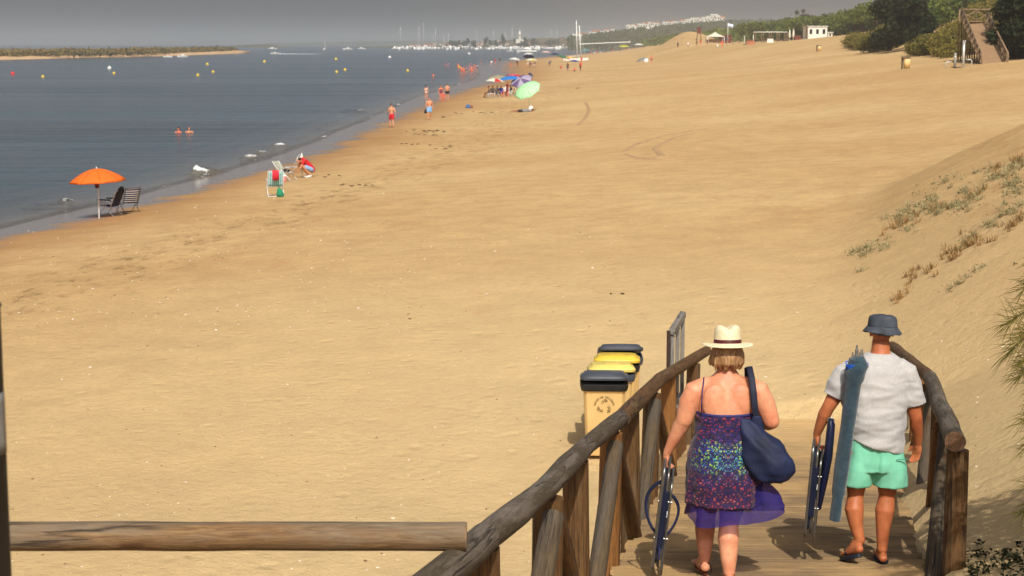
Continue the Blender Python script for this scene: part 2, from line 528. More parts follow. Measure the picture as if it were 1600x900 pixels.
# ================================================================== water
t = NT('sea_water')
wv = t.coords('World')
fo = t.node('ShaderNodeAttribute', attribute_name='foam'); sh = t.node('ShaderNodeAttribute', attribute_name='shallow')
big = t.noise(t.coords('World', (.012, .045, 1)), 1.0, 5, .55)
deep = t.ramp(big, [(.36, S(*SEA_A)), (.66, S(*SEA_B))])
c = t.mix(deep, S(*SEA_S) + (1,), t.math('MULTIPLY', sh.outputs['Fac'], .9))
fn_ = t.noise(t.coords('World', (1, 1, 1)), 3.2, 8, .75)
foam = t.rng(t.math('ADD', fo.outputs['Fac'], t.math('MULTIPLY', t.math('SUBTRACT', fn_, .5), 1.5)), .62, .85, smooth=True)
c = t.mix(c, (.74, .74, .72, 1), foam)
t.base(c)
t.set(Roughness=t.rng(foam, 0, 1, SEA_R, .85), Specular_IOR_Level=.5, IOR=1.333)
a1 = t.noise(t.coords('World', (.35, 1.0, 1)), .55, 5, .6, .4)
a2 = t.noise(t.coords('World', (.6, 1.3, 1)), 2.4, 5, .62, .3)
a3 = t.noise(t.coords('World', (.025, .11, 1)), 1.0, 4, .55)
patch = t.rng(t.noise(t.coords('World', (.006, .03, 1)), 1, 4, .6), .38, .62, .55, 1.15)
H = t.math('ADD', t.math('MULTIPLY', a1, .34), t.math('MULTIPLY', a2, .10)); H = t.math('ADD', H, t.math('MULTIPLY', a3, .9))
t.bump(t.math('MULTIPLY', H, patch), SEA_BUMP, 1.0)
# clear thin water over the sand at the very edge
tr = t.node('ShaderNodeBsdfTransparent'); mx = t.node('ShaderNodeMixShader')
ed = t.node('ShaderNodeAttribute', attribute_name='edge')
t.lk(t.math('MULTIPLY', ed.outputs['Fac'], t.rng(foam, 0, 1, 1, 0)), mx.inputs[0])
t.lk(t.b.outputs[0], mx.inputs[1]); t.lk(tr.outputs[0], mx.inputs[2]); t.lk(mx.outputs[0], t.out.inputs[0])
M_SEA = t.m

def crest_at(px, py): 
    p = G0(px, py, .1); return p.y, p.x - xw(p.y)
# little breakers: (y, offset from the waterline, half length, height, foam)
BR = []
for px, py, hl, hh, ff in [(308, 270, .38, .36, 1.15), (324, 266, .6, .16, .45), (386, 246, 1.1, .2, .75), (408, 238, .9, .17, .6),
                           (430, 228, 1.2, .22, .8), (97, 316, 1.3, .16, .55), (560, 174, 1.6, .2, .6), (548, 172, 1.0, .14, .4),
                           (500, 200, 1.0, .12, .35), (468, 214, 1.2, .14, .3), (622, 152, 2.5, .22, .5), (60, 318, 1.4, .1, .2),
                           (180, 300, 1.4, .1, .2), (700, 126, 3.5, .25, .5), (724, 121, 3, .2, .6)]:
    a, b = crest_at(px, py); BR.append((a, b, hl, hh, ff))
ys = [-60]
y = -60
while y < 28: y += 4; ys.append(y)
while y < 190: y += .22 + .0022 * (y - 28); ys.append(y)
while y < 9000: y *= 1.02; ys.append(y)
offs = [6, 4.5, 3, 2, 1.2, .8, .4, .2]
o_ = 0
while o_ > -9: offs.append(o_); o_ -= .16
while o_ > -9000: offs.append(o_); o_ = o_ * 1.07 - .05
offs.append(-9500)
vs = []; A = []; B = []; C_ = []
for y in ys:
    x0 = xw(y)
    near = [b for b in BR if abs(y - b[0]) < b[2] * 3]
    for o_ in offs:
        x = x0 + o_; z = 0; fm = 0
        if y < 190 and -14 < o_ < .5:
            ph = -o_ * 1.9 + .9 * nz(y * .05, 4) + .4 * nz(y * .3, o_ * .2)
            amp = .05 * math.exp(o_ / 6) * (0.45 + .55 * nz(y * .12, o_ * .1, 3)) * min(1, -o_ * 1.5 + .2 if o_ < 0 else .1)
            z += amp * (math.sin(ph * 1.6) + .35 * math.sin(ph * 3.7 + y * .2))
            for b in near:
                wob = .25 * nz(y * .9, b[0])
                q = (o_ - b[1] - wob)
                e = math.exp(-((y - b[0]) / b[2]) ** 2)
                pr = math.exp(-(q / (.22 + .002 * b[0])) ** 2) if q < 0 else math.exp(-(q / (.5 + .002 * b[0])) ** 2)
                z += b[3] * e * pr * 1.25 * (1 + .5 * nz(y * 5, o_ * 5, b[0]))
                fm = max(fm, b[4] * e * (math.exp(-((q - .15) / .45) ** 2)) * 1.25)
        if y < 500:
            lap = math.exp(-((o_ + .25) / (.22 + .0012 * y)) ** 2) * (.52 + .5 * nz(y * .35, 9))
            fm = max(fm, lap)
            l2 = math.exp(-((o_ + 1.9 + .9 * nz(y * .1, 2)) / .22) ** 2) * (.22 + .75 * nz(y * .16, 19))
            fm = max(fm, l2)
        vs.append((x, y, z + .0)); A.append(fm)
        B.append(math.exp(o_ / 2.6) if o_ < 0 else 1); C_.append(.45 * sstep(-.9, 0, o_))
fs = []; W_ = len(offs)
for j in range(len(ys) - 1):
    for i in range(W_ - 1): a = j * W_ + i; fs.append((a + 1, a, a + W_, a + W_ + 1))
me = bpy.data.meshes.new('sea'); me.from_pydata(vs, [], fs); me.materials.append(M_SEA)
for nm, arr in (('foam', A), ('shallow', B), ('edge', C_)):
    at_ = me.attributes.new(nm, 'FLOAT', 'POINT'); at_.data.foreach_set('value', arr)
me.polygons.foreach_set('use_smooth', [True] * len(fs)); me.update()
sea = bpy.data.objects.new('water', me); COL.objects.link(sea); tag(sea, kind='structure')

# ================================================================== boardwalk ramp
def wood(name, cols, grey, sc=1.0, bump=.004, attr='gc', knots=True):
    t = NT(name)
    v1 = t.coords(attr=attr, scale=(1.9 * sc, 22 * sc, 22 * sc)); v2 = t.coords(attr=attr, scale=(1.1, 9, 9))
    g = t.noise(v1, 2.2, 9, .74, 1.8); l = t.noise(v2, 1.1, 5, .62, .6)
    c = t.ramp(g, [(.22, S(*cols[0])), (.5, S(*cols[1])), (.76, S(*cols[2]))])
    gy = t.ramp(g, [(.25, S(*grey[0])), (.75, S(*grey[1]))])
    c = t.mix(c, gy, t.rng(l, grey[2], grey[3], smooth=True))
    v3 = t.coords(attr=attr, scale=(.35, 9, 9)); cr = t.noise(v3, 1.6, 5, .5, .6)
    crack = t.rng(t.math('ABSOLUTE', t.math('SUBTRACT', cr, .5)), .002, .022, 1, 0)
    crack = t.math('MULTIPLY', crack, t.rng(l, .42, .54))
    c = t.mix(c, S(30, 22, 16) + (1,), t.math('MULTIPLY', crack, .85))
    if knots:
        kv = t.node('ShaderNodeTexVoronoi', Scale=1.0); t.lk(t.coords(attr=attr, scale=(2.6, 9, 9)), kv.inputs['Vector'])
        k = t.rng(kv.outputs['Distance'], .05, .2, 1, 0, True)
        c = t.mix(c, S(70, 40, 20) + (1,), t.math('MULTIPLY', k, .7))
    t.base(c); t.set(Roughness=.78, Specular_IOR_Level=.25)
    H = t.math('SUBTRACT', t.math('MULTIPLY', g, 1.0), t.math('MULTIPLY', crack, 1.6))
    t.bump(H, .8, bump)
    return t.m
M_RAIL = wood('weathered_log', [(40, 35, 28), (76, 66, 52), (112, 100, 80)], ((62, 56, 52), (128, 116, 102), .42, .6))
M_POST = wood('brown_log', [(44, 29, 14), (90, 63, 35), (126, 94, 56)], ((70, 54, 38), (116, 94, 66), .5, .64))
M_ORANGE = wood('orange_log', [(72, 44, 20), (128, 86, 44), (156, 112, 62)], ((120, 80, 44), (170, 122, 70), .6, .8))
M_GREYLOG = wood('grey_log', [(42, 34, 26), (82, 68, 50), (110, 92, 68)], ((56, 50, 44), (98, 88, 74), .42, .6))
M_BAR = wood('barrier_log', [(56, 40, 24), (112, 84, 54), (148, 120, 84)], ((84, 72, 58), (134, 118, 96), .36, .62))
t = NT('deck_board')
v1 = t.coords(attr='gc', scale=(.7, 26, 5)); g = t.noise(v1, 2.0, 7, .66, .8)
wv = t.coords('World'); l = t.noise(wv, 1.1, 5, .6); isl = t.noise(t.coords(attr='gc', scale=(.05, .9, .05)), 3.3, 1)
c = t.ramp(g, [(.2, S(84, 68, 48)), (.55, S(136, 114, 84)), (.8, S(160, 138, 104))])
c = t.mix(c, t.ramp(isl, [(.35, (.72, .72, .74)), (.65, (1.1, 1.06, 1.0))]), .8, 'MULTIPLY')
c = t.mix(c, S(182, 148, 98) + (1,), t.math('MULTIPLY', t.rng(l, .42, .66, smooth=True), .6))
spd = t.node('ShaderNodeSeparateXYZ'); gg = t.node('ShaderNodeNewGeometry'); t.lk(gg.outputs['Position'], spd.inputs[0])
c = t.mix(c, S(194, 162, 112) + (1,), t.math('MULTIPLY', t.rng(spd.outputs[1], 16.5, 22.5), .85))
t.base(c); t.set(Roughness=.85, Specular_IOR_Level=.2); t.bump(g, .7, .004)
M_DECK = t.m
mb = MB(); rnd = random.Random(5)
y = -1.6; k = 0
while y < RAMP_END:
    wd = .118; y2 = y + wd
    zt0, zt1 = zdeck(y), zdeck(y2); dz = rnd.uniform(-.003, .003)
    xl0, xl1 = DL(y) - .02 + rnd.uniform(-.03, .03), DR(y) + .02 + rnd.uniform(-.03, .03)
    sh_ = .165 * wd
    n = 3   # three shallow grooves run along each board
    prof = []
    for q in range(n):
        a = q / n; b = (q + 1) / n
        prof += [(a + .03, 0), (a + .055, 1), (b - .075, 1), (b - .05, 0)]
    prof = [(0.0, -1)] + prof + [(1.0, -1)]
    vs = []; gc = []
    for (pa, lev) in prof:
        yy = lerp(y, y2 - .007, pa); zz = lerp(zt0, zt1, pa) + dz + (-.009 if lev == 0 else 0) - (.03 if lev < 0 else 0)
        for xx in (xl0, xl1):
            vs.append((xx + sh_ * pa, yy, zz)); gc.append((xx + k * 3.7, pa * .12 + k * .37, 0))
    fs = [(2 * i, 2 * i + 1, 2 * i + 3, 2 * i + 2) for i in range(len(prof) - 1)]
    m = len(vs)
    for (pa, xx) in ((0, xl0), (0, xl1), (1, xl0), (1, xl1)):
        vs.append((xx + sh_ * pa, lerp(y, y2 - .007, pa), lerp(zt0, zt1, pa) - .035)); gc.append((xx + k * 3.7, pa * .12 + k * .37, .1))
    e = 2 * (len(prof) - 1)
    fs += [(0, m, m + 1, 1), (e, e + 1, m + 3, m + 2), (0, e, m + 2, m), (1, m + 1, m + 3, e + 1)]
    mb.add(vs, fs, gc)
    y = y2; k += 1
deck = mb.build('boardwalk', M_DECK, None, False, True); tag(deck, kind='structure')
# joists under the boards
mb = MB()
for f in (.06, .5, .94):
    a = Vector((lerp(DL(-1.6), DR(-1.6), f), -1.6, zdeck(-1.6) - .11)); b = Vector((lerp(DL(22.3), DR(22.3), f), 22.3, zdeck(22.3) - .11))
    mb.tube([a, b], [(.09, .07), (.09, .07)], 4, True)
jo = mb.build('joist', M_GREYLOG, deck, False, True)

# ================================================================== log railings of the ramp
def rail_pts(pts, r, seed, h=.0):
    out = []
    n = 14
    for i in range(n + 1):
        f = i / n; p = lerp(Vector(pts[0]), Vector(pts[1]), f)
        p = p + Vector((.012 * nz(f * 2.3, seed), 0, .012 * nz(f * 2.1, seed + 5)))
        out.append(p)
    return out
LR = thing('wooden_railing', 'log railing on the left side of the boardwalk ramp, beside the bins', 'railing', (DL(12), 12, zdeck(12)))
RR = thing('wooden_railing', 'log railing on the right side of the boardwalk ramp, with a sawn round log end', 'railing', (DR(12), 12, zdeck(12)))
LRo = Vector(LR.location); RRo = Vector(RR.location)
def log(name, pts, rad, mat, parent, org, seed=0, n=16, wob=.08):
    mb = MB(); mb.tube([Vector(p) - org for p in pts], rad, n, True, False, wob, seed, gco=seed * 1.7)
    return mb.build(name, mat, parent, True, True, auto=55)
# left rail: centre line from the photograph
lpx = [(662, 923), (744, 853), (850, 766), (918, 695), (971, 649), (1032, 592), (1101, 550)]
def rail_from_px(px, py, h):
    d = ray(px, py); m = -d.z / d.y       # z = 6 - m*y ; rail z = zdeck + h
    Y = (2.15 - h) / (m - .125); t = Y / d.y
    return Vector((d.x * t, Y, CAMZ + d.z * t))
LP = [rail_from_px(a, b, 1.0) for a, b in lpx]
d0 = (LP[0] - LP[1]).normalized()
start = LP[0] + d0 * 3.6
J1 = lerp(LP[1], LP[2], .10); J2 = LP[4] + Vector((0.02, 0, 0)); J3 = LP[5]
def seg(a, b, n=12, seed=0, amp=.015):
    return [lerp(a, b, i / n) + Vector((amp * nz(i / n * 3, seed), 0, amp * nz(i / n * 3, seed + 9))) for i in range(n + 1)]
log('top_rail', seg(start, J1, 10, 1), .066, M_RAIL, LR, LRo, 1, 20, .10)
mid_pts = []
for a, b in ((J1, LP[2]), (LP[2], LP[3]), (LP[3], J2)):
    mid_pts += [lerp(a, b, i / 6) for i in range(6)]
mid_pts = mid_pts + [J2]
log('top_rail', mid_pts, [.060 + .004 * math.sin(i * .9) for i in range(len(mid_pts))], M_RAIL, LR, LRo, 2, 20, .12)
log('top_rail', [lerp(J2 - (J3 - J2) * .05, J3, i / 6) for i in range(7)] + [lerp(J3, LP[6] + (LP[6] - J3) * .05, i / 4) for i in range(1, 5)], .064, M_POST, LR, LRo, 3, 18, .08)
def railz(y):
    P_ = [start] + LP
    for i in range(len(P_) - 1):
        if y <= P_[i + 1].y or i == len(P_) - 2:
            f = (y - P_[i].y) / (P_[i + 1].y - P_[i].y); return lerp(P_[i], P_[i + 1], f)
tops = [(590, 958), (752, 868), (850, 778), (911, 712), (963, 672), (997, 634), (1026, 606), (1058, 588), (1083, 570)]
PY = [5.1, 6.95, 8.45, 10.05, 11.7, 13.45, 15.2, 17.3, 19.6]
for i, y in enumerate(PY):
    p = railz(y); x = p.x - .012
    zt = p.z - .055; zb = min(Z(x, y) , zdeck(y) - .5) - .3
    lean = .02 * (-1) ** i
    m = (M_POST, M_POST, M_POST, M_POST, M_ORANGE, M_POST, M_POST, M_ORANGE, M_POST)[i]
    log('post', [Vector((x - lean, y, lerp(zb, zt, q / 6))) + Vector((lean * 2 * q / 6, 0, 0)) for q in range(7)], [.086 - .0012 * q for q in range(7)], m, LR, LRo, 10 + i, 14, .06)
for i in (0, 2, 4, 6):
    for dirn in (-1, 1):
        j = i + dirn
        if j < 0: continue
        if j >= len(PY): continue
        a = railz(PY[i]); b = railz(PY[j])
        top = Vector((a.x + .03 + .0 * dirn, PY[i] + dirn * .10, a.z - .12)); bot = Vector((b.x + .05, PY[j] - dirn * .14, zdeck(PY[j]) - .25))
        log('brace', [lerp(bot, top, q / 6) for q in range(7)], [.062 - .001 * q for q in range(7)], M_GREYLOG if dirn < 0 else M_POST, LR, LRo, 30 + i + dirn, 12, .06)
# right rail
rpx = [(1492, 690), (1453, 590), (1394, 541)]
Y0, Y1, Y2 = 11.0, 16.4, 22.3
RP = [P(rpx[0][0], rpx[0][1], Y0), P(rpx[1][0], rpx[1][1], Y1), P(rpx[2][0], rpx[2][1], Y2)]
log('top_rail', seg(RP[0], RP[1], 12, 4, .02), .068, M_RAIL, RR, RRo, 5, 22, .09)
log('top_rail', seg(RP[1] + (RP[1] - RP[2]).normalized() * .05, RP[2], 10, 6, .02), .064, M_POST, RR, RRo, 6, 18, .09)
# sawn end grain
t = NT('end_grain'); v = t.coords('Object'); wt_ = t.node('ShaderNodeTexWave', Scale=28.0, Distortion=2.0); wt_.wave_type = 'RINGS'; wt_.rings_direction = 'Y'
t.lk(v, wt_.inputs[0]); t.base(t.ramp(wt_.outputs['Fac'], [(0, S(70, 48, 32)), (1, S(120, 88, 60))])); t.set(Roughness=.9)
t.bump(t.noise(v, 60), .5, .003)
M_END = t.m
dd = (RP[0] - RP[1]).normalized()
mb = MB(); mb.tube([Vector((0, 0, 0)), dd * .012], [.066, .064], 20, True)
q = mb.build('cut_end', M_END, RR, True, auto=40); q.location = RP[0] - RRo
PYR = [11.12, 12.75, 14.4, 16.3, 18.2, 20.3, 22.0]
def rz_(y):
    return lerp(RP[0], RP[1], (y - Y0) / (Y1 - Y0)) if y < Y1 else lerp(RP[1], RP[2], (y - Y1) / (Y2 - Y1))
for i, y in enumerate(PYR):
    p = rz_(y); zt = p.z - .07; zb = zdeck(y) - .75
    m = (M_POST, M_GREYLOG, M_POST, M_POST, M_ORANGE, M_ORANGE, M_ORANGE)[i]
    log('post', [Vector((p.x + .03, y, lerp(zb, zt, q / 6))) for q in range(7)], [.078 - .001 * q for q in range(7)], m, RR, RRo, 50 + i, 14, .06)
for i in (1, 3, 5):
    for dirn in (-1, 1):
        j = i + dirn
        a = rz_(PYR[i]); b = rz_(PYR[j])
        top = Vector((a.x - .01, PYR[i] + dirn * .10, a.z - .12)); bot = Vector((b.x - .06, PYR[j] - dirn * .2, zdeck(PYR[j]) - .1))
        log('brace', [lerp(bot, top, q / 6) for q in range(7)], [.062 - .001 * q for q in range(7)], M_GREYLOG if dirn < 0 else M_ORANGE, RR, RRo, 70 + i + dirn, 12, .06)
# horizontal log barrier on the near left, laid onto the ramp rail
yb = 6.25
a = P(727, 838, yb); b = P(18, 838, yb); b2 = a + (b - a) * 1.35
BT = thing('log_barrier', 'horizontal weathered log across the lower left, its sawn end resting on the ramp railing', 'barrier', (b.x, yb, zdeck(yb)))
BTo = Vector(BT.location)
log('crossbar', [lerp(a, b2, i / 20) + Vector((0, 0, .003 * nz(i * .4, 8))) for i in range(21)], .0545, M_BAR, BT, BTo, 7, 22, .05)
mb = MB(); mb.tube([Vector((0, 0, 0)), Vector((.006, 0, 0))], [.053, .051], 20, True)
q = mb.build('cut_end', pm('pale_end', S(120, 98, 70), .9, .3, 30, .003), BT, True, auto=40); q.location = a - BTo
pp = lerp(a, b2, .93)
log('post', [Vector((pp.x, yb + .02, lerp(zdeck(yb) - .9, pp.z - .05, q / 5))) for q in range(6)], .07, M_POST, BT, BTo, 9, 14, .06)
# dark pole close to the camera
q = P(0, 470, 3.5)
PL = thing('metal_pole', 'blurred black metal pole standing at the left edge of the view', 'pole', (q.x - .062, 3.5, zdeck(3.5)))
mb = MB(); mb.tube([(0, 0, -.6), (0, 0, q.z - zdeck(3.5) - .01)], .06, 28); mb.build('shaft', pm('black_metal', S(26, 20, 18), .45, .3, 8), PL, True, auto=40)
mb = MB(); mb.lathe([(.060, 0), (.063, .004), (.058, .012), (.03, .018), (.001, .02)], 28); mb.build('pole_cap', pm('black_metal', 0), PL, True).location = (0, 0, q.z - zdeck(3.5) - .015)
p1, p2 = P(8, 621, 3.44), P(8, 718, 3.44)
mb = MB()
vs = []; fs = []
for j in range(7):
    for i in range(9):
        an = R(-70 + 72 * i / 8 - 0)
        for rr in (.0612,):
            vs.append((rr * math.cos(an) , rr * math.sin(an), lerp(p2.z, p1.z, j / 6) - zdeck(3.5)))
fs = [(j * 9 + i, j * 9 + i + 1, j * 9 + i + 10, j * 9 + i + 9) for j in range(6) for i in range(8)]
mb.add(vs, fs); o = mb.build('sticker', pm('grey_sticker', S(126, 124, 118), .5, .25, 20), PL, True)
so = o.modifiers.new('s', 'SOLIDIFY'); so.thickness = .0015; so.offset = 1
# ================================================================== the two walkers on the ramp
def skin_mat(name, a, b, red, blot=8):
    t = NT(name); v = t.coords('Object'); n = t.noise(v, blot, 5, .6); n2 = t.noise(v, 2.4, 3); n3 = t.noise(v, 130, 3); n4 = t.noise(v, 34, 5, .7)
    c = t.ramp(n, [(.32, S(*a)), (.7, S(*b))])
    c = t.mix(c, S(*red) + (1,), t.math('MULTIPLY', t.rng(n2, .45, .7, smooth=True), .5))
    c = t.mix(c, t.ramp(n4, [(.3, (.86, .80, .78)), (.6, (1.04, 1.03, 1.02))]), .8, 'MULTIPLY')
    t.base(c); t.set(Roughness=.52, Specular_IOR_Level=.35, Subsurface_Weight=.12, Subsurface_Scale=.01)
    t.b.inputs['Subsurface Radius'].default_value = (1, .35, .2)
    t.bump(n3, .25, .002); return t.m
M_SKW = skin_mat('skin_rosy', (196, 128, 94), (222, 160, 124), (190, 104, 76))
M_SKM = skin_mat('skin_tanned', (160, 92, 56), (190, 116, 74), (156, 76, 44))

def hand(mb, wrist, direction, palm_n, thumb_dir, s=1.0, curl=1.0, spread=1.0):
    """palm and five bent fingers; direction: wrist to knuckles, palm_n: out of the palm, thumb_dir: side"""
    d = Vector(direction).normalized(); n = Vector(palm_n); n = (n - d * n.dot(d)).normalized()
    t = Vector(thumb_dir); t = (t - d * t.dot(d) - n * t.dot(n)).normalized()
    wv_ = Vector(wrist)
    Mx = Matrix((t, n, d)).transposed()
    mb.ell(wv_ + d * .045 * s, (.040 * s, .017 * s, .052 * s), 12, 8, Mx)
    mb.cap(wv_ - d * .01, wv_ + d * .03 * s, .024 * s, .025 * s, 10)
    for k, (off, ln, r) in enumerate([(.028, .072, .0088), (.010, .080, .0092), (-.009, .074, .0088), (-.027, .058, .0078)]):
        p0 = wv_ + (t * off + d * .078) * s
        a1, a2, a3 = R(28) * curl, R(75) * curl, R(110) * curl
        p1 = p0 + (d * math.cos(a1) + n * math.sin(a1) + t * off * 1.5 * spread) * ln * .45 * s
        p2 = p1 + (d * math.cos(a2) + n * math.sin(a2)) * ln * .32 * s
        p3 = p2 + (d * math.cos(a3) + n * math.sin(a3)) * ln * .25 * s
        mb.tube([p0 - d * .02 * s, p0, p1, p2, p3], [r * 1.1 * s, r * 1.1 * s, r * s, r * .95 * s, r * .8 * s], 8, True, True)
    q0 = wv_ + (t * .026 + d * .022) * s
    q1 = q0 + (t * .024 + d * .024 + n * .012 * curl) * s; q2 = q1 + (t * .004 + d * .026 + n * .014 * curl) * s
    mb.tube([q0, q1, q2], [.0125 * s, .0105 * s, .009 * s], 8, True, True)

def foot(mb, ankle, heel, toe, w=.045):
    ankle = Vector(ankle); heel = Vector(heel); toe = Vector(toe)
    m = lerp(heel, toe, .55) + Vector((0, 0, .028))
    mb.tube([ankle, lerp(ankle, m, .5), m], [.040, .042, .036], 10, True, True)
    mb.cap(heel + Vector((0, 0, .03)), lerp(heel, toe, .6) + Vector((0, 0, .024)), .032, .040, 10)
    d = (toe - heel).normalized(); side = Vector((d.y, -d.x, 0)).normalized()
    for k in range(5):
        o = (k - 2) * .016
        b = lerp(heel, toe, .68) + side * o + Vector((0, 0, .02)); e = toe + side * o * 1.15 - d * abs(k - 1) * .007 + Vector((0, 0, .014))
        mb.cap(b, e, .013, .0095 if k else .012, 7)

def head(mb, c, s=1.0, yaw=0.0):
    """skull with brow, nose, lips, chin and ears; faces +Y turned by yaw"""
    c = Vector(c); M = Matrix.Rotation(yaw, 3, 'Z')
    def L(x, y, z): return c + M @ Vector((x * s, y * s, z * s))
    mb.ell(L(0, -.008, .022), (.076 * s, .095 * s, .098 * s), 18, 12, M)
    mb.ell(L(0, .022, -.042), (.060 * s, .066 * s, .072 * s), 16, 10, M)
    mb.ell(L(0, .066, -.088), (.026 * s, .022 * s, .022 * s), 10, 7, M)
    mb.tube([L(0, .082, .018), L(0, .100, -.012), L(0, .106, -.026)], [.009 * s, .012 * s, .015 * s], 8, True, True)
    for q in (-1, 1):
        mb.ell(L(q * .012, .095, -.03), (.010 * s, .010 * s, .008 * s), 8, 6)
        mb.ell(L(q * .032, .070, .026), (.022 * s, .016 * s, .008 * s), 8, 6, M)
        mb.ell(L(q * .079, -.006, -.008), (.009 * s, .017 * s, .031 * s), 8, 7, M)
        mb.ell(L(q * .036, .052, -.03), (.022 * s, .024 * s, .024 * s), 8, 6, M)
    mb.tube([L(-.024, .082, -.055), L(0, .092, -.053), L(.024, .082, -.055)], [.005 * s, .008 * s, .005 * s], 8, True, True)
    mb.tube([L(-.020, .080, -.065), L(0, .089, -.066), L(.020, .080, -.065)], [.005 * s, .0085 * s, .005 * s], 8, True, True)
def eyes(par, c, s=1.0, yaw=0.0):
    M = Matrix.Rotation(yaw, 3, 'Z')
    for q in (-1, 1):
        mb = MB(); mb.ell((0, 0, 0), (.012 * s,) * 3, 12, 8)
        e = mb.build('eye', pm('eye_white', S(225, 222, 215), .2, .03), par); e.location = Vector(c) + M @ Vector((q * .031 * s, .074 * s, .006 * s))
        mb = MB(); mb.ell((0, .0085 * s, 0), (.006 * s, .0045 * s, .006 * s), 10, 6); mb.build('iris', pm('iris', S(70, 48, 30), .2, .1), e)

def local(px, py, cx, py0, s, sv): return (px - cx) / s, (py0 - py) / sv

def fold_noise(v, n, amp, sx, sz, seed):
    return v + n * amp * (nz(v.x * sx + seed, v.y * sx, v.z * sz) + .5 * nz(v.x * sx * 2.3, v.y * sx * 2.3 + seed, v.z * sz * 2.1))

# ---------------------------------------------------------------- folded beach chair, hung from the hand
def folded_chair(root, cloth, L=.88, w=.54, straps=True, board=False):
    """thin folded chair: hangs along -Z from its carrying bar, the wide side along Y"""
    al = pm('brushed_aluminium', S(128, 126, 122), .36, .2, 30, .0, 40, .85)
    def frame(x, top, bot, hw, nm, r=.0095):
        mb = MB(); pts = []
        pts += [(x, -hw, bot + .05)] + [(x, -hw, lerp(bot + .05, top - .07, i / 4)) for i in range(1, 5)]
        for i in range(1, 6):
            a = PI / 2 * i / 5; pts.append((x, -hw + .07 * (1 - math.cos(a)), top - .07 + .07 * math.sin(a)))
        for i in range(1, 6):
            a = PI / 2 * i / 5; pts.append((x, hw - .07 + .07 * math.sin(a), top - .07 + .07 * math.cos(a)))
        pts += [(x, hw, lerp(top - .07, bot + .05, i / 4)) for i in range(1, 5)]
        pts += [(x, hw - .04, bot), (x, -hw + .04, bot), (x, -hw, bot + .05)]
        mb.tube(pts, r, 10, False); return mb.build(nm, al, root)
    frame(-.030, .02, -.84, w / 2, 'back_frame', .0115)
    frame(.004, -.02, -.80, w / 2 - .03, 'seat_frame')
    frame(.034, -.10, -.86, w / 2 - .01, 'leg_frame')
    for y in (-w / 2 + .01, w / 2 - .01):
        mb = MB(); mb.box((0, y, -.40), (.045, .035, .46)); mb.build('armrest', pm('navy_plastic', S(20, 26, 48), .4, .15), root, True, auto=30)
        for z in (-.25, -.55):
            mb = MB(); mb.tube([(-.045, y, z), (.05, y, z)], .009, 10); mb.build('rivet', al, root, True, auto=30)
    mb = MB()
    vs = []; fs = []; gc = []
    for j in range(16):
        for i in range(10):
            y = lerp(-w / 2 + .03, w / 2 - .03, i / 9); z = lerp(-.05, -.76, j / 15)
            vs.append((-.014 + .012 * math.sin(j * .9) * math.sin(PI * i / 9), y, z))
    fs = [(j * 10 + i, j * 10 + i + 1, j * 10 + i + 11, j * 10 + i + 10) for j in range(15) for i in range(9)]
    mb.add(vs, fs); o = mb.build('seat_fabric', cloth, root); so = o.modifiers.new('s', 'SOLIDIFY'); so.thickness = .014; so.offset = 0
    mb = MB(); mb.box((-.018, 0, -.42), (.006, .05, .07)); 
    if straps:
        for sx, top, bot, bulge in ((-1, -.12, -.55, .10), (1, -.22, -.56, .075)):
            pts = []
            for i in range(15):
                f = i / 14; pts.append((sx * (.03 + bulge * math.sin(PI * f) ** .7), -.16 + .1 * math.sin(PI * f), lerp(top, bot, f)))
            m2 = MB(); m2.tube(pts, [(.003, .014)] * 15, 8, True); m2.build('carry_strap', pm('navy_webbing', S(24, 30, 62), .8, .2, 60), root)
        m2 = MB(); m2.tube([(.0, -.27, -.62), (.01, -.285, -.68), (.0, -.28, -.735)], [(.004, .013), (.004, .016), (.004, .011)], 8); m2.build('strap_end', pm('blue_webbing', S(30, 48, 110), .7, .2, 60), root)
    mb = MB(); mb.box((.012, -w / 2 - .002, -.345), (.03, .002, .05)); mb.build('care_label', pm('white_label', S(220, 220, 214), .6, .1, 60), root, False)
    return root

# ================================================================== woman
wx0 = G(1130, 905) if False else None
def deckpoint(px, py):
    d = ray(px, py); m = -d.z / d.y; Y = 2.15 / (m - .125); t = Y / d.y
    return Vector((d.x * t, Y, CAMZ + d.z * t))
WP = deckpoint(1129, 906); MP = deckpoint(1357, 880)
W = thing('person', 'woman in a straw hat and purple patterned sundress walking down the boardwalk', 'person', WP, 0)
body = MB()
tors = [(.74, 0, .01, .20, .15), (.82, 0, 0, .215, .17), (.92, 0, 0, .205, .165), (1.02, 0, 0, .18, .15), (1.12, 0, 0, .175, .145),
        (1.22, .003, 0, .185, .135), (1.30, .005, .0, .195, .122), (1.365, .005, .0, .19, .10), (1.405, .005, .0, .14, .082), (1.44, .004, .005, .085, .068), (1.47, .004, .01, .062, .060), (1.54, .004, .03, .056, .058)]
body.rings(tors, 32)
head(body, (.004, .035, 1.60), .98)
for sgn in (-1, 1): body.ell((sgn * .08, -.09, 1.27), (.085, .04, .13), 12, 8)
# left arm (carries the chair)
body.tube([(-.13, 0, 1.375), (-.195, .0, 1.335), (-.232, .0, 1.25), (-.262, .005, 1.13)], [.055, .071, .068, .056], 16, True, True)
body.tube([(-.262, .005, 1.13), (-.285, .03, 1.07), (-.33, .06, .96), (-.362, .085, .875)], [.053, .053, .038, .027], 16, True, True)
hand(body, (-.362, .085, .875), (-.12, .15, -1), (.5, .1, -.1), (0, 1, 0), .98, 1.15)
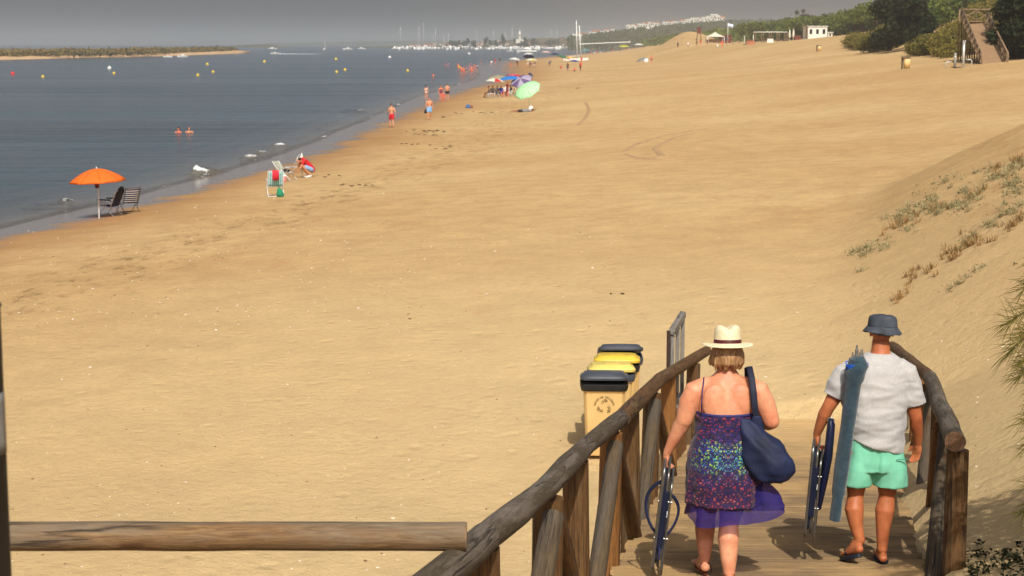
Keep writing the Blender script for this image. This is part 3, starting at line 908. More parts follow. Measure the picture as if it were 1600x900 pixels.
# right arm bent forward, holding the strap of the bag
body.tube([(.14, 0, 1.375), (.205, .0, 1.335), (.25, -.005, 1.24), (.288, -.02, 1.125)], [.055, .071, .069, .056], 16, True, True)
body.tube([(.288, -.02, 1.125), (.285, .06, 1.09), (.245, .18, 1.115), (.21, .245, 1.15)], [.054, .050, .038, .027], 16, True, True)
hand(body, (.21, .245, 1.15), (-.55, .45, .75), (-.5, -.6, 0), (0, .2, 1), .98, 1.1)
# legs, stepping forward with the left
body.tube([(-.10, .02, .80), (-.105, .05, .62), (-.102, .10, .43), (-.103, .10, .40)], [.115, .098, .062, .06], 18, True, True)
body.tube([(-.103, .10, .43), (-.106, .115, .33), (-.103, .14, .2), (-.10, .155, .105)], [.06, .066, .052, .038], 18, True, True)
foot(body, (-.10, .155, .105), (-.10, .115, .02), (-.125, .345, .015))
body.tube([(.085, 0, .80), (.06, -.03, .62), (.03, -.045, .43), (.028, -.05, .40)], [.115, .10, .064, .062], 18, True, True)
body.tube([(.028, -.05, .42), (.022, -.085, .32), (.022, -.12, .18), (.024, -.135, .10)], [.061, .069, .053, .038], 18, True, True)
foot(body, (.024, -.135, .10), (.024, -.175, .02), (.045, .055, .015))
def wbody(v, n):
    # spine furrow and shoulder blades
    if v.y < 0 and 1.0 < v.z < 1.44 and abs(v.x) < .16:
        v.y += .006 * math.exp(-(v.x / .02) ** 2) * sstep(1.0, 1.15, v.z) * (1 - sstep(1.36, 1.44, v.z))
        v.y -= .003 * math.exp(-((abs(v.x) - .085) / .04) ** 2 - ((v.z - 1.29) / .07) ** 2)
    return v
body.fused('body', M_SKW, W, .0062, 5, wbody)
W.scale = (1.03, 1.03, .965)
eyes(W, (.004, .035, 1.60), .98)

# dress -------------------------------------------------------------
t = NT('dress_print'); v0 = t.node('ShaderNodeTexCoord'); sp = t.node('ShaderNodeSeparateXYZ'); t.lk(v0.outputs['Object'], sp.inputs[0])
ax = t.math('ABSOLUTE', t.math('ADD', sp.outputs[0], .0)); zf = sp.outputs[2]
cb = t.node('ShaderNodeCombineXYZ'); t.lk(ax, cb.inputs[0]); t.lk(t.math('MULTIPLY', sp.outputs[1], .5), cb.inputs[1]); t.lk(zf, cb.inputs[2])
vo = t.node('ShaderNodeTexVoronoi', Scale=105.0); t.lk(cb.outputs[0], vo.inputs['Vector'])
sep2 = t.node('ShaderNodeSeparateColor'); t.lk(vo.outputs['Color'], sep2.inputs[0])
cold = t.ramp(sep2.outputs[0], [(0, S(22, 20, 62)), (.30, S(46, 32, 108)), (.44, S(132, 34, 60)), (.56, S(30, 26, 84)), (.70, S(186, 62, 50)), (.80, S(26, 20, 60)), (.92, S(78, 52, 150))], 'CONSTANT')
vivid = t.ramp(sep2.outputs[1], [(0, S(30, 34, 110)), (.30, S(120, 190, 88)), (.46, S(44, 60, 160)), (.62, S(70, 160, 180)), (.76, S(44, 36, 120)), (.90, S(190, 200, 70))], 'CONSTANT')
dist = t.node('ShaderNodeVectorMath', operation='DISTANCE'); t.lk(cb.outputs[0], dist.inputs[0]); dist.inputs[1].default_value = (.10, -.1, .90)
m1 = t.rng(t.math('ADD', dist.outputs['Value'], t.math('MULTIPLY', t.noise(cb.outputs[0], 14, 3), .10)), .13, .20, .95, 0)
warm = t.ramp(sep2.outputs[2], [(0, S(26, 20, 60)), (.30, S(168, 44, 44)), (.44, S(60, 26, 70)), (.62, S(206, 112, 80)), (.72, S(96, 28, 60)), (.86, S(34, 26, 84))], 'CONSTANT')
c = t.mix(cold, vivid, m1)
lowm = t.math('MULTIPLY', t.rng(t.math('ADD', zf, t.math('MULTIPLY', t.noise(cb.outputs[0], 8, 3), .2)), .96, .76), .85)
c = t.mix(c, warm, t.math('MULTIPLY', lowm, t.math('SUBTRACT', 1.0, m1)))
ve = t.node('ShaderNodeTexVoronoi', Scale=34.0); ve.feature = 'DISTANCE_TO_EDGE'; t.lk(cb.outputs[0], ve.inputs['Vector'])
c = t.mix(c, S(22, 20, 62) + (1,), t.rng(ve.outputs['Distance'], .05, .13, .85, 0))
c = t.mix(c, (.82, .78, .84, 1), 1.0, 'MULTIPLY')
c = t.mix(c, S(20, 18, 50) + (1,), t.rng(vo.outputs['Distance'], .5, .75, 0, .8))
t.base(c); t.set(Roughness=.72, Specular_IOR_Level=.3, Sheen_Weight=.15); t.bump(t.noise(t.coords('Object'), 260, 2), .3, .001)
M_DRESS = t.m
dress = MB()
dr = [(1.185, 0, 0, .186, .146), (1.17, 0, 0, .192, .151), (1.10, 0, 0, .190, .155), (1.02, 0, 0, .197, .163), (.92, 0, 0, .223, .18), (.82, 0, 0, .238, .192),
      (.72, .0, 0, .242, .198), (.62, .002, .0, .240, .20), (.56, .006, .0, .242, .205)]
def dfn(a, tt, v):
    z = v.z
    k = sstep(.95, .5, z)
    r = 1 + k * (.035 * math.sin(a * 7 + z * 6) + .025 * math.sin(a * 13 - z * 9 + 1)) + .008 * math.sin(a * 5 + z * 28)
    return Vector((v.x * r, v.y * r, v.z))
def densify(rs, m):
    out = []
    for i in range(len(rs) - 1):
        for q in range(m): out.append(tuple(lerp(a, b, q / m) for a, b in zip(rs[i], rs[i + 1])))
    return out + [rs[-1]]
dress.rings(densify(dr, 6), 120, False, dfn)
do = dress.build('dress', M_DRESS, W); so = do.modifiers.new('s', 'SOLIDIFY'); so.thickness = .004; so.offset = 1
for v in do.data.vertices:
    v.co = fold_noise(v.co.copy(), Vector((v.co.x, v.co.y, 0)).normalized(), .009, 9, 14, 2.0)
# sheer violet hem, blown out to the right
t = NT('sheer_violet'); v = t.coords('Object'); n = t.noise(v, 7, 4)
t.base(t.ramp(n, [(.3, S(34, 28, 100)), (.7, S(58, 48, 140))])); t.set(Roughness=.6, Specular_IOR_Level=.3)
tr = t.node('ShaderNodeBsdfTransparent'); tr.inputs[0].default_value = (.62, .56, .86, 1); tl = t.node('ShaderNodeBsdfTranslucent'); tl.inputs[0].default_value = S(66, 54, 150) + (1,)
m_ = t.node('ShaderNodeMixShader'); m_.inputs[0].default_value = .4; t.lk(t.b.outputs[0], m_.inputs[1]); t.lk(tl.outputs[0], m_.inputs[2])
m2_ = t.node('ShaderNodeMixShader'); m2_.inputs[0].default_value = .33; t.lk(m_.outputs[0], m2_.inputs[1]); t.lk(tr.outputs[0], m2_.inputs[2]); t.lk(m2_.outputs[0], t.out.inputs[0])
M_SHEER = t.m
hem = MB()
hr = [(.80, 0, 0, .212, .172), (.72, .0, 0, .216, .176), (.62, .002, .0, .216, .180), (.56, .004, .0, .224, .188), (.50, .008, .0, .240, .204), (.455, .012, .0, .252, .215)]
def hfn(a, tt, v):
    z = v.z; k = sstep(.82, .45, z)
    r = 1 + k * (.05 * math.sin(a * 6 + z * 6 + .5) + .03 * math.sin(a * 11 - z * 9))
    v = Vector((v.x * r, v.y * r, v.z))
    g = math.exp(-((math.atan2(math.sin(a + .25), math.cos(a + .25))) / .42) ** 2)
    v.x += g * .145 * sstep(.80, .60, z) * (1 - .25 * sstep(.55, .45, z)); v.y -= g * .05 * k
    v.z += g * .055 * sstep(.6, .45, z) + .012 * k * math.sin(a * 4 + 1) - .02 * k * math.exp(-((a - PI * 1.35) / .8) ** 2)
    return v
hem.rings(densify(hr, 5), 110, False, hfn)
ho = hem.build('sheer_hem', M_SHEER, W)
# edging along the top, straps
mb = MB(); mb.rings([(1.178, 0, 0, .194, .154), (1.198, 0, 0, .192, .152)], 64, False)
q = mb.build('dress_trim', pm('navy_trim', S(36, 34, 92), .6, .15, 40), W); so = q.modifiers.new('s', 'SOLIDIFY'); so.thickness = .006
for sx in (-1, 1):
    pts = [(sx * .165, -.098, 1.19), (sx * .168, -.128, 1.26), (sx * .165, -.122, 1.33), (sx * .155, -.092, 1.39), (sx * .145, -.03, 1.428), (sx * .14, .06, 1.40), (sx * .12, .12, 1.30), (sx * .10, .155, 1.19)]
    mb = MB(); mb.tube(pts, [(.0035, .006)] * 8, 6); mb.build('shoulder_strap', pm('navy_trim', 0), W)
# hair: short and wavy under the hat
hb = MB()
hb.ell((.004, .015, 1.60), (.092, .105, .10), 20, 12)
rnd = random.Random(3)
for i in range(46):
    a = R(180 + 195 * (i / 45) - 7.5); rr = rnd.uniform(.078, .094)
    x0, y0 = .004 + rr * math.cos(a), .015 + rr * 1.05 * math.sin(a)
    zl = rnd.uniform(1.475, 1.515); w1 = rnd.uniform(-.012, .012)
    pts = [(x0 * .95, y0 * .95 + .0, 1.62), (x0 * 1.08, y0 * 1.12, 1.575), (x0 * 1.12 + w1, y0 * 1.15 - .004, 1.53), (x0 * 1.0 + w1 * 1.5, y0 * 1.0, zl)]
    hb.tube(pts, [.012, .014, .012, .004], 7, True, True, .1, i)
t = NT('blonde_hair'); v = t.coords('Object', (60, 60, 6)); n = t.noise(v, 1.6, 4, .6, .8)
t.base(t.ramp(n, [(.25, S(84, 56, 34)), (.5, S(146, 106, 68)), (.78, S(198, 160, 112))])); t.set(Roughness=.5, Specular_IOR_Level=.4); t.bump(n, .8, .006)
hb.fused('hair', t.m, W, .006, 1)
# panama hat: its own thing
t = NT('cream_straw'); tc = t.node('ShaderNodeTexCoord'); wv1 = t.node('ShaderNodeTexWave', Scale=150.0, Distortion=1.0); wv1.bands_direction = 'Z'; t.lk(tc.outputs['Object'], wv1.inputs[0])
n = t.noise(tc.outputs['Object'], 120, 3)
t.base(t.ramp(n, [(.3, S(206, 190, 150)), (.7, S(238, 226, 192))])); t.set(Roughness=.8, Specular_IOR_Level=.2)
t.bump(t.math('ADD', wv1.outputs['Fac'], n), .5, .0015); M_STRAW = t.m
HT = thing('straw_hat', "cream straw hat with a dark red band, worn by the woman in the purple dress", 'hat', WP + Vector((.008, .02, 1.588)), 0)
mb = MB()
def hatfn(a, j, v):
    if j < 6:  # brim waves, dips at front and back
        rr = math.hypot(v.x, v.y); v.z += (rr - .09) * (.10 * math.cos(2 * a) - .02) + .003 * math.sin(3 * a)
        v.y *= 1.08
    else:
        if v.z > .085: v.z -= .028 * math.exp(-(v.x / .026) ** 2) * (1 - .3 * sstep(-.02, .06, v.y))
        v.y *= 1.1
    return v
prof = [(.168, -.004), (.167, .0), (.15, .002), (.125, .002), (.105, .002), (.094, .006), (.088, .014), (.087, .035), (.086, .07), (.083, .10), (.074, .120), (.055, .128), (.03, .128), (.012, .127), (.001, .127)]
mb.lathe(prof, 48, (0, 0, 0), hatfn); ho = mb.build('straw_body', M_STRAW, HT); so = ho.modifiers.new('s', 'SOLIDIFY'); so.thickness = .0035; so.offset = 0
ho.rotation_euler = (R(-6), 0, R(2))
mb = MB(); mb.lathe([(.0905, .010), (.091, .014), (.0895, .036), (.0885, .037)], 48, (0, 0, 0), lambda a, j, v: Vector((v.x, v.y * 1.1, v.z)))
bd = mb.build('hat_band', pm('oxblood_ribbon', S(74, 18, 22), .6, .2, 50), HT); bd.rotation_euler = (R(-6), 0, R(2)); so = bd.modifiers.new('s', 'SOLIDIFY'); so.thickness = .003
# sandals
SDn = 0
for (hx, hy, hz, tx, ty) in ((-.10, .115, .0, -.127, .36), (.024, -.175, .0, .047, .07)):
    SDn += 1
    sd_ = thing('sandal', 'brown leather sandal on the %s foot of the woman in the purple dress' % ('left' if SDn == 1 else 'right'), 'sandal', WP + Vector((hx, hy, 0)), 0)
    d = Vector((tx - hx, ty - hy, 0)); L = d.length; d.normalize(); s_ = Vector((d.y, -d.x, 0))
    mb = MB(); vs = []
    for z in (-.004, .012):
        for q in range(24):
            a = 2 * PI * q / 24; yy = (L / 2 + .012) * math.sin(a); ww = .036 + .010 * math.sin(a)
            vs.append(d * (L / 2 + yy) + s_ * ww * math.cos(a) + Vector((0, 0, z)))
    mb.add(vs, [tuple(reversed(range(24))), tuple(range(24, 48))] + [(q, (q + 1) % 24, (q + 1) % 24 + 24, q + 24) for q in range(24)])
    mb.build('sole', pm('brown_leather', S(92, 42, 26), .55, .25, 30), sd_, True, auto=40)
    for yy, hh in ((.02, .075), (.15, .055)):
        pts = [d * yy + s_ * (.045 * math.cos(a)) + Vector((0, 0, .01 + hh * math.sin(a))) for a in [PI * q / 10 for q in range(11)]]
        mb = MB(); mb.tube(pts, [(.003, .009)] * 11, 6); mb.build('strap', pm('brown_leather', 0), sd_)
# shoulder bag ------------------------------------------------------
BG = thing('shoulder_bag', 'slouchy navy bag hanging from the right shoulder of the woman in the purple dress', 'bag', WP + Vector((.225, -.14, .70)), 0)
mb = MB()
prof2 = [(.0, .075, .0, .05, .03), (.03, .055, .0, .115, .075), (.09, .05, .0, .155, .10), (.17, .035, .0, .165, .105), (.25, .0, .0, .145, .09), (.32, -.045, .0, .105, .06), (.38, -.085, .0, .06, .035), (.43, -.115, .0, .028, .02)]
def bfn(a, tt, v):
    v.x += .012 * math.sin(v.z * 25 + a * 2); v.y *= 1 + .10 * math.sin(a * 5 + v.z * 18); v.z += -.03 * (v.x) * 1.2
    return v
mb.rings(densify([(*q, 2.6) for q in prof2], 4), 48, True, bfn)
t = NT('navy_nylon'); v = t.coords('Object'); n = t.noise(v, 5, 5); t.base(t.ramp(n, [(.3, S(16, 22, 44)), (.7, S(30, 40, 74))])); t.set(Roughness=.66, Specular_IOR_Level=.3)
wvb = t.noise(t.coords('Object', (1, 1, .35)), 22, 4, .6, 1.2); t.bump(wvb, .6, .006); M_NAVY = t.m
bo = mb.build('bag_body', M_NAVY, BG)
for v in bo.data.vertices: v.co = fold_noise(v.co.copy(), (v.co - Vector((.03, 0, .18))).normalized(), .014, 8, 8, 4)
off = -Vector(BG.location) + WP
pts = [Vector(q) + off for q in [(.185, -.145, 1.12), (.168, -.160, 1.22), (.160, -.150, 1.31), (.152, -.115, 1.39), (.145, -.04, 1.452), (.145, .05, 1.43), (.16, .12, 1.33), (.185, .15, 1.2), (.2, .12, 1.1)]]
mb = MB(); mb.tube([lerp(pts[int(i / 3)], pts[min(int(i / 3) + 1, 8)], (i % 3) / 3) for i in range(25)], [(.004, .021)] * 25, 8, True, ref=(1, 0, 0)); mb.build('bag_strap', pm('navy_strap', S(20, 24, 46), .7, .15, 60), BG)
mb = MB(); mb.tube([Vector((.185, -.145, 1.14)) + off, Vector((.19, -.14, 1.05)) + off], [(.012, .03), (.012, .05)], 10, True, True, ref=(1, 0, 0)); mb.build('strap_joint', M_NAVY, BG)
# chair in her left hand
FC = thing('folded_chair', 'folded beach chair with navy straps hanging from the left hand of the woman', 'folding chair', WP + Vector((-.355, .10, .79)), 0)
folded_chair(FC, pm('navy_canvas', S(20, 25, 48), .8, .2, 40, .002, 200), straps=True)
FC.rotation_euler = (R(5), R(6), R(-6)); FC.scale = (.95, .8, .86)

# ================================================================== man
M = thing('person', 'man in a bucket hat, grey t-shirt and mint shorts walking down the boardwalk', 'person', MP, 0)
body = MB()
body.rings([(.80, .015, 0, .165, .12), (.88, .015, 0, .19, .14), (.98, .012, 0, .195, .145), (1.08, .01, 0, .20, .15), (1.20, .01, 0, .215, .145), (1.32, .01, 0, .225, .135),
            (1.42, .012, 0, .215, .115), (1.475, .015, 0, .165, .09), (1.515, .03, .01, .095, .075), (1.545, .045, .02, .066, .066), (1.62, .05, .04, .062, .064)], 32)
head(body, (.055, .05, 1.685), 1.0, R(-3))
# left arm
body.tube([(-.13, 0, 1.44), (-.195, 0, 1.39), (-.25, .01, 1.27), (-.315, .01, 1.15)], [.06, .07, .060, .047], 16, True, True)
body.tube([(-.315, .01, 1.15), (-.34, .03, 1.09), (-.365, .07, .99), (-.378, .095, .93)], [.046, .047, .036, .029], 16, True, True)
hand(body, (-.378, .095, .93), (-.02, .12, -1), (.8, .1, -.1), (0, 1, 0), 1.02, 1.15)
# right arm
body.tube([(.15, 0, 1.44), (.215, 0, 1.39), (.26, 0, 1.25), (.305, -.005, 1.08)], [.06, .07, .060, .047], 16, True, True)
body.tube([(.305, -.005, 1.08), (.315, .02, 1.02), (.335, .05, .94), (.346, .075, .87)], [.047, .048, .037, .029], 16, True, True)
hand(body, (.346, .075, .87), (-.05, .12, -1), (-.5, -.5, 0), (-.35, .9, 0), 1.02, .65)
# legs
body.tube([(-.085, 0, .84), (-.095, .01, .68), (-.10, .035, .52), (-.10, .035, .49)], [.108, .092, .062, .058], 18, True, True)
body.tube([(-.10, .035, .50), (-.115, .0, .40), (-.10, -.02, .28), (-.075, -.035, .185)], [.056, .069, .050, .037], 18, True, True)
foot(body, (-.075, -.035, .185), (-.085, -.075, .10), (-.15, .10, .026))
body.tube([(.115, 0, .84), (.12, .01, .68), (.125, .03, .52), (.125, .03, .49)], [.108, .094, .063, .059], 18, True, True)
body.tube([(.125, .03, .50), (.108, .01, .39), (.098, .005, .25), (.095, .0, .11)], [.057, .070, .050, .038], 18, True, True)
foot(body, (.095, .0, .11), (.095, -.045, .02), (.115, .20, .015))
body.fused('body', M_SKM, M, .0062, 5)
eyes(M, (.055, .05, 1.685), 1.0, R(-3))
M.scale = (.975,) * 3
# hair, short grey at the nape
hb = MB(); hb.ell((.055, .035, 1.712), (.081, .099, .075), 18, 12)
hb.fused('hair', pm('grey_hair', S(96, 88, 80), .8, .35, 60, .004, 160), M, .007, 1)
# t-shirt
ts = MB()
tr_ = [(.90, .02, 0, .205, .168), (.98, .015, 0, .213, .172), (1.08, .01, 0, .222, .172), (1.20, .008, 0, .236, .162), (1.32, .008, 0, .244, .150), (1.41, .01, 0, .232, .128), (1.47, .015, 0, .185, .105), (1.505, .032, .008, .148, .094), (1.54, .045, .015, .092, .082)]
def tfn(a, tt, v):
    if tt < .45:
        k = (1 - tt / .45); v.z += -k * (.30 * (v.x + .02) + .015)
    return v
ts.rings(densify(tr_, 3), 40, True, tfn)
ts.tube([(-.14, 0, 1.43), (-.205, 0, 1.39), (-.245, .005, 1.31), (-.28, .01, 1.225)], [.075, .086, .086, .084], 18, True)
ts.tube([(.16, 0, 1.44), (.225, 0, 1.40), (.262, .0, 1.29), (.295, .0, 1.165)], [.075, .086, .086, .084], 18, True)
def tw(v, n):
    k = .010 if v.z < 1.35 else .004
    v = fold_noise(v, n, k * 1.3, 5.5, 13, 1.0)
    d = 1 if v.y < 0 else 0
    v += n * .006 * math.sin((v.z - .45 * v.x) * 42 + 3 * nz(v.x * 5, v.z * 3)) * d * math.exp(-((v.z - 1.03) / .15) ** 2) * .8
    v += n * .005 * math.sin((v.x * .9 + v.z * .5) * 50) * d * math.exp(-((v.z - 1.3) / .1) ** 2) * sstep(.05, .2, abs(v.x))
    return v
t = NT('grey_marl'); v = t.coords('Object'); n = t.noise(v, 180, 3, .7); n2 = t.noise(v, 4, 3)
c = t.ramp(n, [(.25, S(150, 147, 144)), (.75, S(196, 193, 190))]); c = t.mix(c, t.ramp(n2, [(.3, (.92, .92, .93)), (.7, (1.05, 1.05, 1.05))]), .8, 'MULTIPLY')
t.base(c); t.set(Roughness=.9, Specular_IOR_Level=.15, Sheen_Weight=.2); t.bump(n, .4, .0015)
ts.fused('t_shirt', t.m, M, .0078, 3, tw)
# shorts
sh = MB()
sh.rings([(.70, .015, 0, .19, .135), (.76, .015, 0, .203, .148), (.86, .015, 0, .208, .158), (.95, .015, 0, .2, .155)], 36)
sh.rings(densify([(.585, -.100, .01, .106, .108), (.64, -.096, .005, .107, .115), (.72, -.09, 0, .107, .128), (.84, -.07, 0, .11, .14)], 3), 30)
sh.rings(densify([(.575, .138, .01, .125, .112), (.64, .135, .005, .124, .118), (.72, .128, 0, .118, .13), (.84, .10, 0, .115, .14)], 3), 30)
def sw(v, n):
    v = fold_noise(v, n, .013, 7, 4, 6)
    if v.y < 0: v.y += .014 * math.exp(-((v.x - .018) / .016) ** 2) * sstep(.95, .8, v.z)
    return v
t = NT('mint_cotton'); v = t.coords('Object'); n = t.noise(v, 5, 4); n3 = t.noise(v, 200, 2)
t.base(t.ramp(n, [(.3, S(112, 190, 158)), (.7, S(138, 214, 182))])); t.set(Roughness=.8, Specular_IOR_Level=.2); t.bump(n3, .3, .001)
so_ = sh.fused('shorts', t.m, M, .0078, 3, sw)
mb = MB(); mb.box((.17, -.158, .80), (.085, .006, .004)); q = mb.build('pocket_seam', pm('mint_seam', S(60, 140, 110), .8), M, False); q.rotation_euler = (0, 0, R(8))
# bucket hat
BH = thing('bucket_hat', 'faded grey-blue bucket hat worn by the man in mint shorts', 'hat', MP + Vector((.058, .045, 1.70)) * .975, 0)
mb = MB()
prof = [(.135, -.022), (.132, -.018), (.120, -.002), (.106, .016), (.102, .024), (.100, .05), (.097, .075), (.090, .092), (.07, .102), (.04, .106), (.001, .107)]
mb.lathe([(lerp(prof[i][0], prof[i + 1][0], q / 3), lerp(prof[i][1], prof[i + 1][1], q / 3)) for i in range(len(prof) - 1) for q in range(3)] + [prof[-1]], 48, (0, 0, 0),
         lambda a, j, v: Vector((v.x, v.y * 1.1, v.z + .006 * math.sin(2 * a + 1) * (1 if j < 9 else 0) + .004 * nz(v.x * 20, v.y * 20, v.z * 20) * 2)))
t = NT('faded_denim'); v = t.coords('Object'); n = t.noise(v, 9, 5); n2 = t.noise(v, 240, 2); t.base(t.ramp(n, [(.3, S(52, 56, 62)), (.7, S(80, 86, 94))])); t.set(Roughness=.9, Specular_IOR_Level=.15)
t.bump(t.math('ADD', t.noise(v, 24, 4), t.math('MULTIPLY', n2, .3)), .7, .004)
q = mb.build('felt_body', t.m, BH); so = q.modifiers.new('s', 'SOLIDIFY'); so.thickness = .004; q.rotation_euler = (R(-7), R(4), 0)
mb = MB(); mb.lathe([(.1035, .020), (.1045, .022), (.1035, .026)], 48, (0, 0, 0), lambda a, j, v: Vector((v.x, v.y * 1.1, v.z)))
q = mb.build('brim_seam', pm('denim_seam', S(44, 48, 54), .9), BH); q.rotation_euler = (R(-7), R(4), 0)
# flip-flops
for nm, hl, toe_, pit in (('left', Vector((-.083, -.078, .088)), Vector((-.158, .13, .002)), 0), ('right', Vector((.095, -.06, .004)), Vector((.118, .22, .004)), 0)):
    ff = thing('flip_flop', 'navy flip-flop on the %s foot of the man in mint shorts' % nm, 'flip-flop', MP + Vector((hl.x, hl.y, 0)), 0)
    d = (toe_ - hl); L = d.length; d.normalize(); s_ = Vector((d.y, -d.x, 0)).normalized(); up = s_.cross(d).normalized()
    if up.z < 0: up = -up
    o_ = Vector((0, 0, hl.z)); mb = MB(); vs = []
    for z in (-.022, .006):
        for q in range(28):
            a = 2 * PI * q / 28; yy = (L / 2 + .01) * math.sin(a); ww = .050 + .008 * math.sin(a)
            vs.append(o_ + d * (L / 2 + yy) + s_ * ww * math.cos(a) + up * z)
    mb.add(vs, [tuple(reversed(range(28))), tuple(range(28, 56))] + [(q, (q + 1) % 28, (q + 1) % 28 + 28, q + 28) for q in range(28)])
    mb.build('sole', pm('navy_rubber', S(24, 28, 40), .6, .2, 30), ff, True, auto=40)
    for sx in (-1, 1):
        mb = MB(); mb.tube([o_ + d * L * .78 + up * .012, o_ + d * L * .66 + s_ * sx * .02 + up * .05, o_ + d * L * .45 + s_ * sx * .043 + up * .022], [(.004, .009)] * 3, 8, True, True); mb.build('thong_strap', pm('navy_rubber', 0), ff)
# rolled parasol bag slung from the left shoulder
off = MP
top = Vector((-.165, -.185, 1.53)); bot = Vector((-.285, -.17, .37))
UB = thing('parasol_bag', 'long blue-grey felt sleeve holding a rolled parasol, slung on the back of the man', 'parasol bag', MP + bot * .975, 0)
UB.scale = (.975,) * 3
o_ = -bot
mb = MB(); n = 22
pts = [lerp(top, bot, i / n) + o_ for i in range(n + 1)]
rad = [(.050 + .012 * math.exp(-((i - 2) / 2.0) ** 2) - .004 * math.sin(i * .8) * .5 - (.012 if i > 18 else 0), .060 + .018 * math.exp(-((i - 2) / 2.0) ** 2) + .003 * math.sin(i * 1.3) - (.006 if i == n else 0)) for i in range(n + 1)]
mb.tube(pts, rad, 26, True, False, .10, 3)
t = NT('blue_felt'); v = t.coords('Object'); n_ = t.noise(v, 14, 6, .7); n2 = t.noise(v, 110, 3)
t.base(t.ramp(n_, [(.3, S(34, 50, 60)), (.7, S(58, 78, 88))])); t.set(Roughness=.95, Specular_IOR_Level=.1, Sheen_Weight=.3); t.bump(t.math('ADD', t.math('MULTIPLY', n_, 2), n2), .8, .004)
M_FELT = t.m
mb.build('sleeve', M_FELT, UB, True, auto=60)
mb = MB(); c_ = lerp(top, bot, .07) + o_
mb.tube([c_ + Vector((.015, 0, .10)), c_ + Vector((.02, -.005, .05)), c_, c_ + Vector((-.005, 0, -.06)), c_ + Vector((-.01, 0, -.10))], [(.04, .045), (.068, .078), (.070, .082), (.066, .078), (.05, .062)], 24, True, False, .18, 5)
mb.build('rolled_cuff', M_FELT, UB, True, auto=60)
mb = MB(); pts = []
for i in range(60):
    a = i / 59 * 2 * PI * 4; z = .035 + .018 * math.sin(i * .7) * 1.0
    pts.append(c_ + Vector((.077 * math.cos(a) + .012, .072 * math.sin(a), z + .012 * math.sin(a * 1.5))))
mb.tube(pts, .0042, 6); mb.build('blue_cord', pm('blue_cord', S(28, 92, 196), .5, .2, 40), UB)
for dx, hh, r in ((.0, .15, .013), (.026, .12, .016), (-.02, .10, .011)):
    mb = MB(); p0 = top + o_ + Vector((dx, 0, -.05))
    mb.tube([p0, p0 + Vector((dx * .3, .0, hh * .8)), p0 + Vector((dx * .35, 0, hh * .82)), p0 + Vector((dx * .4, 0, hh))], [r, r, r * .6, r * .5], 12, True); mb.build('pole_tip', pm('dull_steel', S(150, 148, 144), .4, .2, 30, .0, 40, .7), UB, True, auto=40)
# folded chair in his left hand
FM = thing('folded_chair', 'folded aluminium beach chair with a navy armrest, hanging from the left hand of the man', 'folding chair', MP + Vector((-.355, .10, .855)), 0)
folded_chair(FM, pm('navy_canvas', 0), straps=False)
FM.rotation_euler = (R(4), R(4), R(-12)); FM.scale = (.95, .75, .78)
mb = MB(); mb.tube([Vector((.075, -.12, .24)), Vector((.08, -.12, .2)), Vector((.08, -.10, -.1)), Vector((.065, -.08, -.36)), Vector((.05, -.07, -.6))], [(.018, .05), (.030, .085), (.034, .09), (.03, .08), (.02, .05)], 14, True, True, ref=(0, 1, 0))
mb.build('side_panel', pm('navy_shell', S(22, 28, 56), .42, .15, 12), FM)
mb = MB(); mb.tube([Vector((.075, -.13, .245)) + Vector((.022 * math.cos(a), 0, .022 * math.sin(a))) for a in [2 * PI * i / 14 for i in range(15)]], .005, 8, False); mb.build('ring', pm('dull_steel', 0), FM)
# ================================================================== recycling bins
def text_mesh(body, size, extr=.002, spacing=1.0):
    cu = bpy.data.curves.new('txt', 'FONT'); cu.body = body; cu.size = size; cu.extrude = extr; cu.align_x = 'CENTER'; cu.space_character = spacing
    o = bpy.data.objects.new('txt', cu); COL.objects.link(o)
    dg = bpy.context.evaluated_depsgraph_get(); me = bpy.data.meshes.new_from_object(o.evaluated_get(dg)); bpy.data.objects.remove(o); return me
M_BEIGE = pm('beige_plastic', S(206, 172, 112), .5, .08, 3, .001, 60)
M_SLATE = pm('slate_plastic', S(62, 66, 74), .45, .15, 5, .002, 40)
M_BLACK = pm('black_plastic', S(26, 26, 26), .45, .2, 6)
M_YEL = pm('yellow_plastic', S(204, 172, 56), .45, .08, 4)
M_CREAM = pm('cream_yellow_plastic', S(206, 184, 96), .5, .1, 4)
M_INK = pm('brown_ink', S(92, 66, 36), .7, .1, 10)
